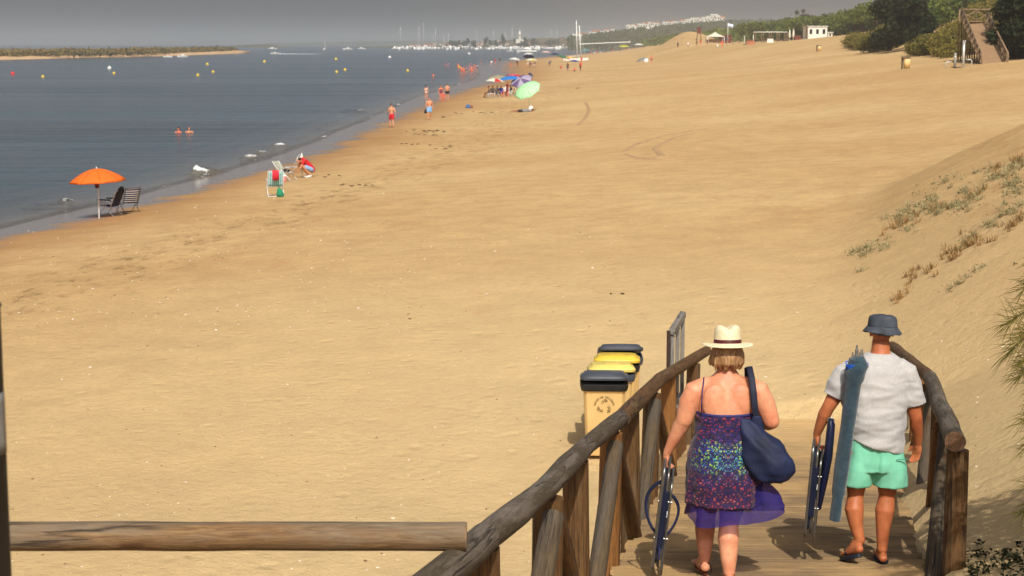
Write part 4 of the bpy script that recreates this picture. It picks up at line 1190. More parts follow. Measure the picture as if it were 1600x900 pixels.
def bin_(loc, rz, label, lid, lip, open_=0.0, mark=False):
    t = thing('wheelie_bin', label, 'bin', loc, rz, 'recycling bins beside the boardwalk')
    mb = MB(); H = .98
    def sec(z, w, d): return (z, 0, 0, w / 2, d / 2, 9)
    mb.rings([sec(.05, .46, .50), sec(.08, .49, .53), sec(.5, .53, .60), sec(H - .10, .565, .67), sec(H - .09, .60, .71), sec(H, .605, .715)], 44)
    mb.build('bin_body', M_BEIGE, t, True, auto=35)
    mb = MB()
    mb.rings([(H - .075, 0, 0, .315, .372, 9), (H - .02, 0, 0, .33, .385, 9), (H + .012, 0, 0, .325, .38, 9)], 44)
    mb.build('rim', lip, t, True, auto=35)
    mb = MB()
    mb.rings([(0, 0, -.365, .325, .375, 8), (.028, 0, -.365, .33, .38, 8), (.05, 0, -.365, .315, .365, 8), (.062, 0, -.365, .285, .335, 7), (.085, 0, -.365, .27, .31, 7), (.092, 0, -.365, .24, .28, 6)], 44)
    mb.box((0, -.365, .091), (.20, .36, .012))
    lo = mb.build('lid', lid, t, True, auto=35); lo.location = (0, .365, H + .014); lo.rotation_euler = (-R(open_), 0, 0)
    mb = MB(); mb.tube([(-.24, .41, H + .0), (.24, .41, H + .0)], .016, 12); mb.build('handle', M_BLACK, t, True, auto=40)
    for sx in (-1, 1):
        mb = MB(); mb.tube([(sx * .22, .34, .10), (sx * .265, .34, .10)], .10, 24); mb.build('wheel', M_BLACK, t, True, auto=40)
        mb = MB(); mb.box((sx * .31, .36, H + .02), (.035, .05, .05)); mb.build('hinge', pm('white_plastic', S(210, 210, 205), .5, .08), t, False)
    if mark:
        # words on an arc over a triangle of three arrows
        yf = -.325
        wds = 'CUBO DE BASURA'
        wds = 'RESTO DE RESIDUOS'
        grp = MB()
        for i, chr_ in enumerate(wds):
            if chr_ == ' ': continue
            me = text_mesh(chr_, .034, .0012)
            a = R(lerp(168, 12, i / (len(wds) - 1))); rr = .118
            Mx = Matrix.Translation((rr * math.cos(a), 0, rr * math.sin(a))) @ Matrix.Rotation(-(a - PI / 2), 4, 'Y') @ Matrix.Rotation(PI / 2, 4, 'X')
            grp.add([Mx @ v.co for v in me.vertices], [tuple(p.vertices) for p in me.polygons])
            if i + 1 == len(wds) or wds[i + 1] == ' ':
                q = grp.build('word', M_INK, t, False); q.location = (0, yf - .004, .70); q.rotation_euler = (R(4.6), 0, 0); grp = MB()
        for k in range(3):
            grp = MB()
            a0 = R(90 + 120 * k)
            c = Vector((.052 * math.cos(a0), 0, .052 * math.sin(a0)))
            for (p1, p2, wdt) in (((-.035, -.012), (-.012, .030), .020), ((-.012, .030), (.014, .030), .020)):
                a = Vector((p1[0], 0, p1[1])); b = Vector((p2[0], 0, p2[1]))
                Mx = Matrix.Rotation(-(a0 - PI / 2), 3, 'Y')
                a = Mx @ a + c; b = Mx @ b + c; d = (b - a).normalized(); nn = Vector((-d.z, 0, d.x)) * wdt / 2
                for s_ in (-1, 1):   # outlined bars
                    e = nn * s_; w_ = nn.normalized() * .0028
                    grp.add([a + e - w_, b + e - w_, b + e + w_, a + e + w_], [(0, 1, 2, 3)])
            Mx = Matrix.Rotation(-(a0 - PI / 2), 3, 'Y')
            tri = [Mx @ Vector(q_) + c for q_ in ((.014, 0, .050), (.044, 0, .022), (.014, 0, .012))]
            for i in range(3):
                a, b = tri[i], tri[(i + 1) % 3]; d = (b - a).normalized(); nn = Vector((-d.z, 0, d.x)) * .003
                grp.add([a - nn, b - nn, b + nn, a + nn], [(0, 1, 2, 3)])
            q = grp.build('arrow', M_INK, t, False); q.location = (0, yf - .004, .70); q.rotation_euler = (R(4.6), 0, 0)
            sd2 = q.modifiers.new('s', 'SOLIDIFY'); sd2.thickness = .0015
    t.scale = (.9, .70, .96)
    return t
YB = 20.9
for k, (px, dy, lab, lid, lip, op, mk, rz) in enumerate([
    (943, 0, 'beige wheelie bin with slate grey lid and recycling mark, nearest of the four', M_SLATE, M_BLACK, 4, True, 0),
    (954, .50, 'beige wheelie bin with a pale cream-yellow lid, directly behind the slate-lidded bin', M_CREAM, M_SLATE, 3, False, .04),
    (963, 1.02, 'beige wheelie bin with a bright yellow lid over a black rim, third from the front', M_YEL, M_BLACK, 3, False, -.03),
    (968, 1.52, 'beige wheelie bin with a dark slate lid slightly raised, farthest of the four', M_SLATE, M_SLATE, 9, False, .02)]):
    g = onground(px, YB + dy); bin_(g, R(-2) + rz, lab, lid, lip, op, mk)

# ================================================================== notice frame at the end of the rail
nA = P(1051, 512, 17.9); nB = P(1067, 491, 19.03)
SG = thing('notice_frame', 'tall grey notice frame seen edge-on, standing behind the left boardwalk railing', 'sign', (nA.x, 17.9, Z(nA.x, 17.9)))
zt = (nA.z + nB.z) / 2 - SG.location.z
dirn = Vector((nB.x - nA.x, nB.y - nA.y, 0))
M_GP = wood('grey_plank', [(84, 80, 74), (124, 118, 108), (154, 148, 138)], ((90, 88, 84), (140, 136, 130), .4, .6))
M_DK = pm('rust_brown', S(52, 34, 28), .7, .3, 12)
for f in (0, .5, 1):
    mb = MB(); p = dirn * f; mb.tube([p + Vector((0, 0, -.2)), p + Vector((0, 0, zt - .04))], [(.030, .030)] * 2, 4, True, ref=(1, 1, 0)); mb.build('upright', M_GP, SG, False, True)
mb = MB(); mb.box(Vector((-.045, -.03, zt / 2 + .3)), (.035, .04, zt - .62)); mb.build('edge_strip', M_DK, SG, False)
for hz in (zt - .02, zt - .95):
    mb = MB(); a = -dirn * .04; b = dirn * 1.04; mb.tube([a + Vector((0, 0, hz)), b + Vector((0, 0, hz))], [(.045, .035)] * 2, 4, True, ref=(1, 0, 1)); mb.build('cross_rail', M_GP, SG, False, True)
mb = MB(); a = dirn * .0; b = dirn * 1.0
mb.tube([a + Vector((.05, 0, zt - 1.6)), b + Vector((.05, 0, zt - 1.6))], [(.012, .60)] * 2, 4, True, ref=(0, 0, 1)); mb.build('board', M_ORANGE, SG, False, True)

# ================================================================== parasol and chair kits
def canopy_mesh(rad, h, cols, n=8, valance=.0, sag=.06):
    """cloth dome in n panels; cols: list of materials cycled over the panels"""
    mb = MB(); m = 6; rs = 9
    prof = [(math.sin(PI / 2 * (j / rs)) ** 1.0 * rad, h * (1 - (j / rs) ** 1.9)) for j in range(rs + 1)]
    prof = [(rad * (j / rs), h * (1 - (j / rs) ** 1.75)) for j in range(rs + 1)]
    for g_ in range(n):
        mb.cur = g_ % len(cols); vs = []; fs = []
        for j, (r, z) in enumerate(prof):
            for i in range(m + 1):
                a = 2 * PI * (g_ + i / m) / n; f = i / m
                sc = 1 - (1 - math.cos(PI / n)) * (1 - abs(2 * f - 1) ** 2) * .9
                zz = z + (-sag * rad * .35 + 0) * math.sin(PI * f) * 0 + .05 * rad * math.sin(PI * f) * (j / rs) * .7
                vs.append((r * math.cos(a) * sc, r * math.sin(a) * sc, zz))
        if valance:
            j = rs
            for i in range(m + 1):
                x, y, z = vs[j * (m + 1) + i]; f = i / m
                vs.append((x * 1.005, y * 1.005, z - valance * (.65 + .35 * math.sin(PI * f))))
        rr = rs + (1 if valance else 0)
        fs = [(j * (m + 1) + i, (j + 1) * (m + 1) + i, (j + 1) * (m + 1) + i + 1, j * (m + 1) + i + 1) for j in range(rr) for i in range(m)]
        mb.add(vs, fs)
    return mb
def parasol(loc, label, cols, rad=.9, height=1.75, h=.34, tilt=0.0, tdir=0.0, group=None, name='beach_parasol', ribs=True, n=8, valance=.0, hub_z=None, col_pole=None):
    t = thing(name, label, 'parasol', loc, 0, group)
    pole = col_pole or pm('white_pole', S(214, 212, 206), .4, .08, 8)
    ax = Matrix.Rotation(tdir, 3, 'Z') @ Matrix.Rotation(tilt, 3, 'Y')      # leans the canopy towards tdir
    hz_ = height - h
    piv = Vector((0, 0, hz_ * .80))
    mb = MB(); mb.tube([(0, 0, -.25), (0, 0, hz_ * .80)], .019, 10); mb.build('pole', pole, t, True, auto=40)
    up = piv + ax @ Vector((0, 0, hz_ * .2))
    mb = MB(); mb.tube([piv, up + ax @ Vector((0, 0, h + .05))], .014, 8); mb.build('upper_pole', pole, t, True, auto=40)
    c = canopy_mesh(rad, h, cols, n, valance); co = c.build('canopy', cols, t); co.location = up; co.rotation_euler = ax.to_euler()
    so = co.modifiers.new('s', 'SOLIDIFY'); so.thickness = .006
    if ribs:
        for k in range(n):
            a = 2 * PI * k / n
            mb = MB(); prof = [(rad * .995 * j / 8, h * (1 - (j / 8) ** 1.75) - .014) for j in range(9)]
            mb.tube([(r * math.cos(a), r * math.sin(a), z) for r, z in prof], .005, 5)
            q = mb.build('rib', pole, t); q.location = up; q.rotation_euler = ax.to_euler()
        mb = MB(); mb.lathe([(.001, .07), (.016, .055), (.024, .03), (.018, .0)], 12); q = mb.build('finial', pole, t); q.location = up + ax @ Vector((0, 0, h)); q.rotation_euler = ax.to_euler()
    return t
def beach_chair(loc, rz, label, mats_, frame, group=None, back=62, name='beach_chair', seat_h=.36, cat='chair', armrest=None, across=False):
    t = thing(name, label, cat, loc, rz, group)
    w = .56; hw = w / 2; r = .012
    sy0, sy1 = .24, -.22           # seat front and rear
    bl = .62; ba = R(back); top = Vector((0, sy1 - bl * math.cos(ba), seat_h - .05 + bl * math.sin(ba)))
    for sx in (-hw, hw):
        mb = MB(); mb.tube([(sx, sy0, seat_h), (sx, sy1, seat_h - .05)], r, 8, True, True); mb.build('seat_rail', frame, t)
        mb = MB(); mb.tube([(sx, sy1 + .02, seat_h - .08), (sx, top.y, top.z)], r, 8, True, True); mb.build('back_rail', frame, t)
        mb = MB(); mb.tube([(sx * 1.06, sy0 + .05, .0), (sx * 1.06, -.05, seat_h + .02), (sx * 1.06, sy1 - .02, seat_h + .20)], r, 8, True, True); mb.build('leg', frame, t)
        mb = MB(); mb.tube([(sx * 1.03, sy1 - .12, .0), (sx * 1.03, .0, seat_h - .03), (sx * 1.06, sy0 - .02, seat_h + .2)], r, 8, True, True); mb.build('leg', frame, t)
        mb = MB(); mb.tube([(sx * 1.08, sy0 + .03, seat_h + .21), (sx * 1.08, sy1 - .03, seat_h + .20)], [(.012, .024)] * 2, 8, True, True); mb.build('armrest', armrest or frame, t)
    for (y, z) in ((sy0, seat_h), (top.y, top.z)):
        mb = MB(); mb.tube([(-hw, y, z), (hw, y, z)], r, 8); mb.build('cross_bar', frame, t)
    for y in (sy0 + .05, sy1 - .12):
        mb = MB(); mb.tube([(-hw * 1.04, y, .01), (hw * 1.04, y, .01)], r, 8); mb.build('foot_bar', frame, t)
    def sling(a, b, nm, n=21, sagv=.03):
        a = Vector(a); b = Vector(b); mb = MB(); nrm = Vector((0, 1, 0)).cross(Vector((1, 0, 0)))
        L = (b - a); up = L.normalized().cross(Vector((1, 0, 0))).normalized()
        if across:
            for j in range(n):
                mb.cur = j % len(mats_); vs = []
                for jj in (j, j + 1):
                    for i in range(7):
                        f = i / 6; s_ = math.sin(PI * jj / n) * sagv
                        vs.append(a + L * jj / n + Vector((lerp(-hw + .015, hw - .015, f), 0, 0)) + up * s_ * (1 if up.z < 0 else -1) * math.sin(PI * f))
                mb.add(vs, [(i, i + 1, i + 8, i + 7) for i in range(6)])
        for i in range(0 if across else n):
            mb.cur = i % len(mats_)
            vs = []
            for j in range(9):
                s_ = math.sin(PI * j / 8) * sagv
                for f in (i / n, (i + 1) / n):
                    x = lerp(-hw + .015, hw - .015, f)
                    vs.append(a + L * j / 8 + Vector((x, 0, 0)) + up * s_ * (1 if up.z < 0 else -1) * math.sin(PI * f))
            mb.add(vs, [(2 * j, 2 * j + 1, 2 * j + 3, 2 * j + 2) for j in range(8)])
        o = mb.build(nm, mats_, t); so = o.modifiers.new('s', 'SOLIDIFY'); so.thickness = .005
        return o
    sling((0, sy0 - .01, seat_h), (0, sy1 + .01, seat_h - .045), 'seat')
    sling((0, sy1, seat_h - .02), (0, top.y, top.z - .01), 'backrest')
    return t, top
def cloth(nm, rgb, tr=.0): return pm(nm, S(*rgb), .8, .12, 10, .001, 120, trans=tr)
M_NAV = cloth('deck_navy', (34, 38, 74)); M_WHT = cloth('deck_white', (214, 210, 200)); M_AQ = cloth('deck_aqua', (96, 176, 186)); M_REDC = cloth('towel_red', (206, 36, 52))
M_ALU = pm('pale_tube', S(196, 194, 190), .35, .1, 10, .0, 40, .5); M_WTUBE = pm('white_tube', S(224, 222, 216), .4, .06, 10); M_DTUBE = pm('dark_tube', S(46, 46, 50), .4, .1, 10)
SAY = {}
# orange parasol and its two chairs
g = G(155, 341)
parasol(g, 'orange scalloped beach parasol on a white pole by the waterline, at the far left', [pm('orange_canopy', S(240, 122, 36), .75, .06, 8, trans=.35)], .93, 1.68, .40, R(3), R(200), valance=.08)
pu = g
BG2 = thing('hanging_bag', 'small dark red bag hung from the pole under the orange parasol', 'bag', g + Vector((-.03, -.03, 1.02)))
mb = MB(); mb.rings([(0, 0, 0, .05, .03), (.06, 0, 0, .08, .05), (.2, 0, 0, .07, .045), (.27, 0, 0, .04, .02)], 14); mb.build('pouch', pm('maroon_cloth', S(96, 28, 30), .8, .2, 20), BG2)
mb = MB(); mb.tube([(-.04, 0, .26), (0, .02, .37), (.04, 0, .26)], .006, 6); mb.build('cord', pm('maroon_cloth', 0), BG2)
cg = onground(171, g.y + .9)
ch, top = beach_chair(cg, R(72), 'navy folding beach chair with a black jacket over its back, next to the orange parasol', [M_NAV], M_ALU, back=66, armrest=M_DTUBE)
J = thing('jacket', 'black jacket thrown over the back of the navy beach chair by the orange parasol', 'jacket', cg, R(72))
mb = MB(); mb.rings([(top.z - .30, 0, top.y + .12, .17, .06), (top.z - .12, 0, top.y + .04, .20, .07), (top.z + .02, 0, top.y, .20, .075), (top.z + .10, .02, top.y - .02, .12, .06), (top.z + .13, .02, top.y - .02, .05, .03)], 18)
mb.fused('jacket_cloth', pm('black_cloth', S(20, 22, 30), .85, .2, 12), J, .025, 1, lambda v, n: v + n * .02 * nz(v.x * 14, v.y * 14, v.z * 14))
cg = onground(200, g.y + 1.9)
beach_chair(cg, R(38), 'beach chair with navy and white striped sling, right of the orange parasol', [M_NAV, M_NAV, M_WHT], M_DTUBE, back=66, armrest=M_DTUBE, across=True)
# aqua striped chair, towel, bag
g = G(428, 307)
ch, top = beach_chair(g + Vector((0, .3, 0)), R(14), 'white framed beach chair with aqua and white stripes facing the sea', [M_AQ, M_WHT, M_AQ], M_WTUBE, back=72, seat_h=.40)
TW = thing('towel', 'red towel hung over the backrest of the aqua striped chair', 'towel', g + Vector((0, .3, 0)), R(14))
mb = MB(); vs = []
pr_ = [(top.y - .03, top.z - .34), (top.y - .03, top.z - .1), (top.y - .02, top.z + .02), (top.y + .02, top.z + .03), (top.y + .10, top.z - .2), (top.y + .16, top.z - .40)]
pr_ = [(a - .0, b) for a, b in pr_]
for (y_, z_) in pr_:
    for i in range(6): vs.append((lerp(-.13, .11, i / 5), y_ - .01 * math.sin(i * 2), z_))
mb.add(vs, [(j * 6 + i, j * 6 + i + 1, j * 6 + i + 7, j * 6 + i + 6) for j in range(5) for i in range(5)]); o = mb.build('towel_cloth', M_REDC, TW); o.modifiers.new('s', 'SOLIDIFY').thickness = .012
gb = onground(438, g.y - .35)
TB = thing('beach_bag', 'small green bag on the sand by the leg of the aqua striped chair', 'bag', gb)
mb = MB(); mb.rings([(0, 0, 0, .12, .08), (.10, 0, 0, .14, .09), (.26, -.02, 0, .09, .05), (.33, -.04, 0, .04, .02)], 16); mb.build('pouch', pm('green_cloth', S(20, 120, 84), .7, .2, 14), TB)
mb = MB(); mb.tube([(-.05, 0, .3), (-.12, 0, .5), (-.09, 0, .62), (-.02, 0, .32)], .008, 6); mb.build('handle', pm('green_cloth', 0), TB)
# second chair seen from the side, with things on it
g = G(450, 282)
beach_chair(g, R(250), 'grey-green beach chair with a tilted back beside the crouching person in red', [cloth('deck_olive', (110, 124, 96)), M_WHT], M_ALU, back=55, seat_h=.34)
BX = thing('beach_bag', 'dark bag lying on the seat of the grey-green beach chair', 'bag', g + Vector((-.08, 0, .36)), .3)
mb = MB(); mb.rings([(0, 0, 0, .17, .10), (.06, 0, 0, .18, .11), (.11, 0, 0, .12, .07)], 14); mb.build('pouch', pm('black_cloth', 0), BX)
mb = MB(); mb.tube([(-.1, 0, .1), (0, 0, .2), (.1, 0, .1)], .008, 6); mb.build('handle', pm('black_cloth', 0), BX)
g2 = G(441, 285)
PB = thing('cool_box', 'small pink and white cool box on the sand in front of the grey-green chair', 'cool box', g2, .2)
mb = MB(); mb.rings([(0, 0, 0, .14, .11, 6), (.02, 0, 0, .16, .12, 6), (.26, 0, 0, .17, .13, 6)], 20); mb.build('box_body', pm('pink_plastic', S(206, 130, 130), .5, .1), PB, True, auto=40)
mb = MB(); mb.rings([(.26, 0, 0, .18, .14, 6), (.30, 0, 0, .175, .135, 6), (.32, 0, 0, .14, .10, 6)], 20); mb.build('lid', M_WTUBE, PB, True, auto=40)
g3 = G(472, 277)
FP = thing('folded_parasol', 'white rolled-up parasol stuck upright in the sand in front of the crouching person', 'parasol', g3)
mb = MB(); mb.tube([(0, 0, -.2), (0, 0, .35)], .016, 8); mb.build('pole', M_WTUBE, FP)
mb = MB(); mb.tube([(0, 0, .2), (0, 0, .4), (0, 0, .8), (0, 0, 1.0), (0, 0, 1.05)], [.02, .045, .05, .03, .01], 12, True, False, .2, 2); mb.build('rolled_cloth', pm('white_sailcloth', S(214, 210, 204), .8, .08, 10), FP)
g4 = G(462, 268)
STD = thing('lounge_frame', 'thin folding stand leaning beside the grey-green beach chair', 'stand', g4)
for q in (0, .10):
    mb = MB(); mb.tube([(-.22 + q, 0, .0), (.18 + q, 0.02, .78)], .014, 8); mb.build('tube', M_ALU, STD)
mb = MB(); mb.tube([(.16, 0, .74), (.29, 0, .76)], .014, 8); mb.build('cross_bar', M_ALU, STD)
# ================================================================== people on the beach
M_SKF = pm('skin_beach', S(196, 132, 96), .6, .12, 8); M_SKD = pm('skin_dark_tan', S(150, 92, 62), .6, .12, 8); M_SKR = pm('skin_sunburnt', S(204, 112, 84), .6, .12, 8)
M_HAIRD = pm('dark_hair', S(34, 26, 22), .7, .2, 20); M_HAIRB = pm('brown_hair', S(92, 66, 44), .7, .2, 20)
def mirror(p): return Vector((-p[0], p[1], p[2]))
BASE = dict(head=(0, .03, 1.63), neck=(0, .01, 1.47), chest=(0, 0, 1.30), waist=(0, 0, 1.08), hip=(0, 0, .94),
            shL=(-.17, 0, 1.41), elL=(-.25, -.02, 1.13), wrL=(-.27, .08, .90), shR=(.17, 0, 1.41), elR=(.25, -.02, 1.13), wrR=(.27, .08, .90),
            hpL=(-.09, 0, .90), knL=(-.10, .03, .49), anL=(-.10, 0, .08), toL=(-.12, .16, .03), hpR=(.09, 0, .90), knR=(.10, .03, .49), anR=(.10, 0, .08), toR=(.12, .16, .03))
def pose(**kw): d = dict(BASE); d.update(kw); return {k: Vector(v) for k, v in d.items()}
def figure(label, j, loc, rz, skin, hair, wear, s=1.0, group=None, cat='person', fat=1.0, vox=.024, long_hair=False):
    """body: one continuous surface; wear: list of (part name, kind, material)"""
    t = thing('person', label, cat, loc, rz, group); t.scale = (s,) * 3
    b = MB(); f = fat
    b.tube([j['hip'] + Vector((0, 0, -.03)), j['hip'], j['waist'], j['chest'], (j['shL'] + j['shR']) / 2 - Vector((0, 0, .02))],
           [(.13 * f, .105 * f), (.155 * f, .115 * f), (.13 * f, .105 * f), (.155 * f, .12 * f), (.12, .075)], 16, True, True, ref=(0, 1, .01))
    b.cap((j['shL'] + j['shR']) / 2, j['head'] - Vector((0, 0, .05)), .055, .052, 10)
    b.ell(j['head'] + Vector((0, 0, .02)), (.076, .092, .105), 12, 9)
    fw = Vector((0, 1, 0)); b.ell(j['head'] + fw * .09 + Vector((0, 0, -.005)), (.014, .02, .02), 6, 5); b.ell(j['head'] + fw * .045 + Vector((0, 0, -.07)), (.045, .045, .045), 8, 6)
    for sd in 'LR':
        b.cap(j['sh' + sd], j['el' + sd], .056 * f, .042, 10); b.cap(j['el' + sd], j['wr' + sd], .042, .028, 10)
        d = (j['wr' + sd] - j['el' + sd]).normalized(); b.cap(j['wr' + sd], j['wr' + sd] + d * .09, .030, .028, 8); b.cap(j['wr' + sd] + d * .08, j['wr' + sd] + d * .16, .027, .016, 8)
        b.cap(j['hp' + sd], j['kn' + sd], .092 * f, .056, 12); b.cap(j['kn' + sd], lerp(j['kn' + sd], j['an' + sd], .35), .056, .058, 10); b.cap(lerp(j['kn' + sd], j['an' + sd], .3), j['an' + sd], .057, .036, 10)
        b.cap(j['an' + sd] + Vector((0, -.03, -.03)), j['to' + sd], .038, .030, 8)
    b.fused('body', skin, t, vox, 2)
    h = MB(); h.ell(j['head'] + Vector((0, -.014, .045)), (.082, .096, .088), 12, 8)
    if long_hair: h.cap(j['head'] + Vector((0, -.05, .0)), j['head'] + Vector((0, -.09, -.2)), .07, .03, 8)
    h.build('hair', hair, t)
    for nm, kind, m in wear:
        g = MB()
        if kind == 'shorts' or kind == 'trunks' or kind == 'bikini_bottom':
            k = {'shorts': .80, 'trunks': .5, 'bikini_bottom': .06}[kind]
            g.tube([j['hip'] + Vector((0, 0, -.08)), j['hip'], lerp(j['hip'], j['waist'], .45)], [(.16 * f, .13 * f), (.172 * f, .132 * f), (.158 * f, .126 * f)], 16, True, ref=(0, 1, .01))
            if k > .1:
                for sd in 'LR': g.tube([j['hp' + sd] + Vector((0, 0, .0)), lerp(j['hp' + sd], j['kn' + sd], k)], [.115 * f, .095 * f], 12, True)
        elif kind in ('shirt', 'top'):
            g.tube([lerp(j['hip'], j['waist'], .1), j['waist'], j['chest'], (j['shL'] + j['shR']) / 2 + Vector((0, 0, .01))], [(.175 * f, .135 * f), (.155 * f, .13 * f), (.178 * f, .142 * f), (.135, .09)], 16, True, True, ref=(0, 1, .01))
            for sd in 'LR': g.tube([lerp(j['sh' + sd], j['el' + sd], -.1), lerp(j['sh' + sd], j['el' + sd], .6)], [.075, .07], 10, True)
        elif kind == 'bra':
            g.tube([lerp(j['waist'], j['chest'], .55), lerp(j['waist'], j['chest'], 1.05)], [(.162 * f, .13 * f), (.168 * f, .135 * f)], 16, True, ref=(0, 1, .01))
        elif kind == 'swimsuit':
            g.tube([j['hip'] + Vector((0, 0, -.06)), j['hip'], j['waist'], lerp(j['waist'], j['chest'], 1.15)], [(.155 * f, .125 * f), (.168 * f, .13 * f), (.145 * f, .118 * f), (.17 * f, .132 * f)], 16, True, ref=(0, 1, .01))
        elif kind == 'shoes':
            for sd in 'LR': g.cap(j['an' + sd] + Vector((0, -.03, -.03)), j['to' + sd], .048, .042, 8)
            if True:
                for q, sd in enumerate('LR'):
                    g1 = MB(); g1.cap(j['an' + sd] + Vector((0, -.03, -.03)), j['to' + sd], .048, .042, 8); g1.build('shoe', m, t)
                continue
        elif kind == 'hat':
            g.lathe([(.19, -.01), (.12, .01), (.1, .03), (.095, .1), (.05, .12), (.001, .12)], 16, j['head'] + Vector((0, 0, .06)))
            g.build(nm, m, t); continue
        g.fused(nm, m, t, .026, 2)
    return t
WALK = dict(elL=(-.24, .06, 1.14), wrL=(-.24, .24, .98), elR=(.25, -.10, 1.14), wrR=(.27, -.06, .90), knL=(-.09, .14, .50), anL=(-.09, .06, .10), toL=(-.10, .21, .05), knR=(.09, -.05, .49), anR=(.09, -.26, .12), toR=(.10, -.13, .03))
WALK2 = dict(elL=(-.25, -.10, 1.14), wrL=(-.26, -.04, .90), elR=(.24, .04, 1.14), wrR=(.22, .20, .96), knR=(.09, .16, .50), anR=(.09, .20, .09), toR=(.10, .36, .05), knL=(-.09, -.03, .49), anL=(-.09, -.18, .10), toL=(-.10, -.03, .03))
BEND = dict(head=(0, .52, 1.22), neck=(0, .42, 1.25), chest=(0, .28, 1.20), waist=(0, .08, 1.03), shL=(-.17, .36, 1.24), shR=(.17, .36, 1.24), elL=(-.2, .46, .98), wrL=(-.18, .56, .74), elR=(.2, .46, .98), wrR=(.18, .52, .72), knL=(-.10, .06, .49), knR=(.10, .06, .49))
SIT = dict(head=(0, .03, 1.13), neck=(0, -.03, .98), chest=(0, -.06, .82), waist=(0, -.04, .60), hip=(0, 0, .45), shL=(-.17, -.05, .93), shR=(.17, -.05, .93), elL=(-.27, .02, .68), wrL=(-.22, .22, .62), elR=(.27, .02, .68), wrR=(.22, .22, .62),
           hpL=(-.09, .04, .44), knL=(-.13, .44, .48), anL=(-.13, .48, .08), toL=(-.14, .64, .03), hpR=(.09, .04, .44), knR=(.13, .44, .48), anR=(.13, .50, .08), toR=(.14, .66, .03))
GROUNDSIT = dict(head=(0, -.02, .80), neck=(0, -.06, .66), chest=(0, -.07, .50), waist=(0, -.03, .28), hip=(0, 0, .13), shL=(-.17, -.06, .61), shR=(.17, -.06, .61), elL=(-.26, .06, .38), wrL=(-.16, .28, .40), elR=(.26, .06, .38), wrR=(.16, .28, .40),
           hpL=(-.09, .04, .12), knL=(-.14, .38, .44), anL=(-.12, .62, .08), toL=(-.12, .76, .04), hpR=(.09, .04, .12), knR=(.14, .38, .44), anR=(.12, .62, .08), toR=(.12, .76, .04))
CROUCH = dict(head=(0, .46, .72), neck=(0, .34, .74), chest=(0, .22, .68), waist=(0, .02, .50), hip=(0, -.10, .34), shL=(-.17, .28, .74), shR=(.17, .28, .74), elL=(-.2, .44, .46), wrL=(-.12, .56, .30), elR=(.2, .44, .46), wrR=(.12, .60, .40),
           hpL=(-.09, -.06, .34), knL=(-.15, .34, .50), anL=(-.12, .02, .09), toL=(-.13, .18, .03), hpR=(.09, -.06, .34), knR=(.15, .34, .50), anR=(.12, .02, .09), toR=(.13, .18, .03))
LIE = dict(head=(0, -.80, .16), neck=(0, -.62, .13), chest=(0, -.45, .13), waist=(0, -.2, .12), hip=(0, 0, .13), shL=(-.17, -.55, .13), shR=(.17, -.55, .13), elL=(-.24, -.82, .08), wrL=(-.1, -.98, .06), elR=(.26, -.8, .08), wrR=(.1, -.96, .06),
           hpL=(-.09, .03, .12), knL=(-.11, .46, .10), anL=(-.11, .86, .09), toL=(-.11, .98, .03), hpR=(.09, .03, .12), knR=(.11, .46, .10), anR=(.11, .86, .09), toR=(.11, .98, .03))
C_ = lambda n, r, g, b: pm(n, S(r, g, b), .8, .1, 10)
RED = C_('swim_red', 190, 26, 34); LBL = C_('swim_lightblue', 120, 164, 206); DBL = C_('swim_navy', 30, 40, 78); BLK = C_('swim_black', 26, 26, 30); WH = C_('cloth_white', 218, 214, 208); ORG = C_('swim_orange', 226, 96, 52); GRY = C_('cloth_grey', 120, 120, 124); YLW = C_('cloth_yellow', 214, 190, 90); TEAL = C_('cloth_teal', 40, 120, 120); DEN = C_('denim_pale', 130, 158, 190)
figure('person in a red top and denim shorts crouching near the aqua chair', pose(**CROUCH), G(484, 277), R(112), M_SKF, M_HAIRD, [('red_top', 'shirt', RED), ('denim_shorts', 'shorts', DEN), ('shoes', 'shoes', WH)], 1.0)
figure('bare-chested boy in red shorts strolling along the damp sand by the water', pose(**WALK), G(612, 199), R(14), M_SKF, M_HAIRB, [('red_shorts', 'shorts', RED)], .96)
blueman = figure('bare-chested man in light blue shorts carrying a dark bag, walking by the water', pose(**WALK2), G(671, 187), R(176), M_SKF, M_HAIRB, [('blue_shorts', 'shorts', LBL)], .99, fat=1.12)
g = G(671, 187); BG3 = thing('hand_bag', 'small dark bag in the hand of the man in light blue shorts', 'bag', g + Vector((-.28, -.05, .48)))
mb = MB(); mb.rings([(0, 0, 0, .09, .05), (.1, 0, 0, .12, .06), (.3, 0, 0, .08, .04)], 12); mb.build('pouch', BLK, BG3); mb = MB(); mb.tube([(-.05, 0, .28), (0, 0, .44), (.05, 0, .28)], .008, 5); mb.build('handle', BLK, BG3)
figure('girl in a pale bikini by the water behind the man in light blue shorts', pose(), G(666, 156), R(-10), M_SKF, M_HAIRD, [('bikini_bottom', 'bikini_bottom', WH), ('bikini_top', 'bra', WH)], .88, long_hair=True)
figure('woman with reddish skin in a dark swimsuit, left one of three by the water', pose(), G(689, 159), R(200), M_SKR, M_HAIRD, [('swimsuit', 'swimsuit', C_('swim_plum', 120, 50, 60))], .95)
figure('child in a blue and orange swimsuit standing between two adults by the water', pose(), G(693, 160), R(170), M_SKR, M_HAIRD, [('swimsuit', 'swimsuit', ORG), ('top', 'bra', C_('swim_blue', 40, 70, 150))], .62)
figure('tall bare-chested man in black trunks, right one of three by the water', pose(), G(699, 157), R(10), M_SKF, M_HAIRB, [('black_trunks', 'trunks', BLK)], 1.0, fat=1.08)
g = G(732, 169); TT = thing('beach_toy_bag', 'small blue and red bundle lying alone on the wet sand', 'bundle', g)
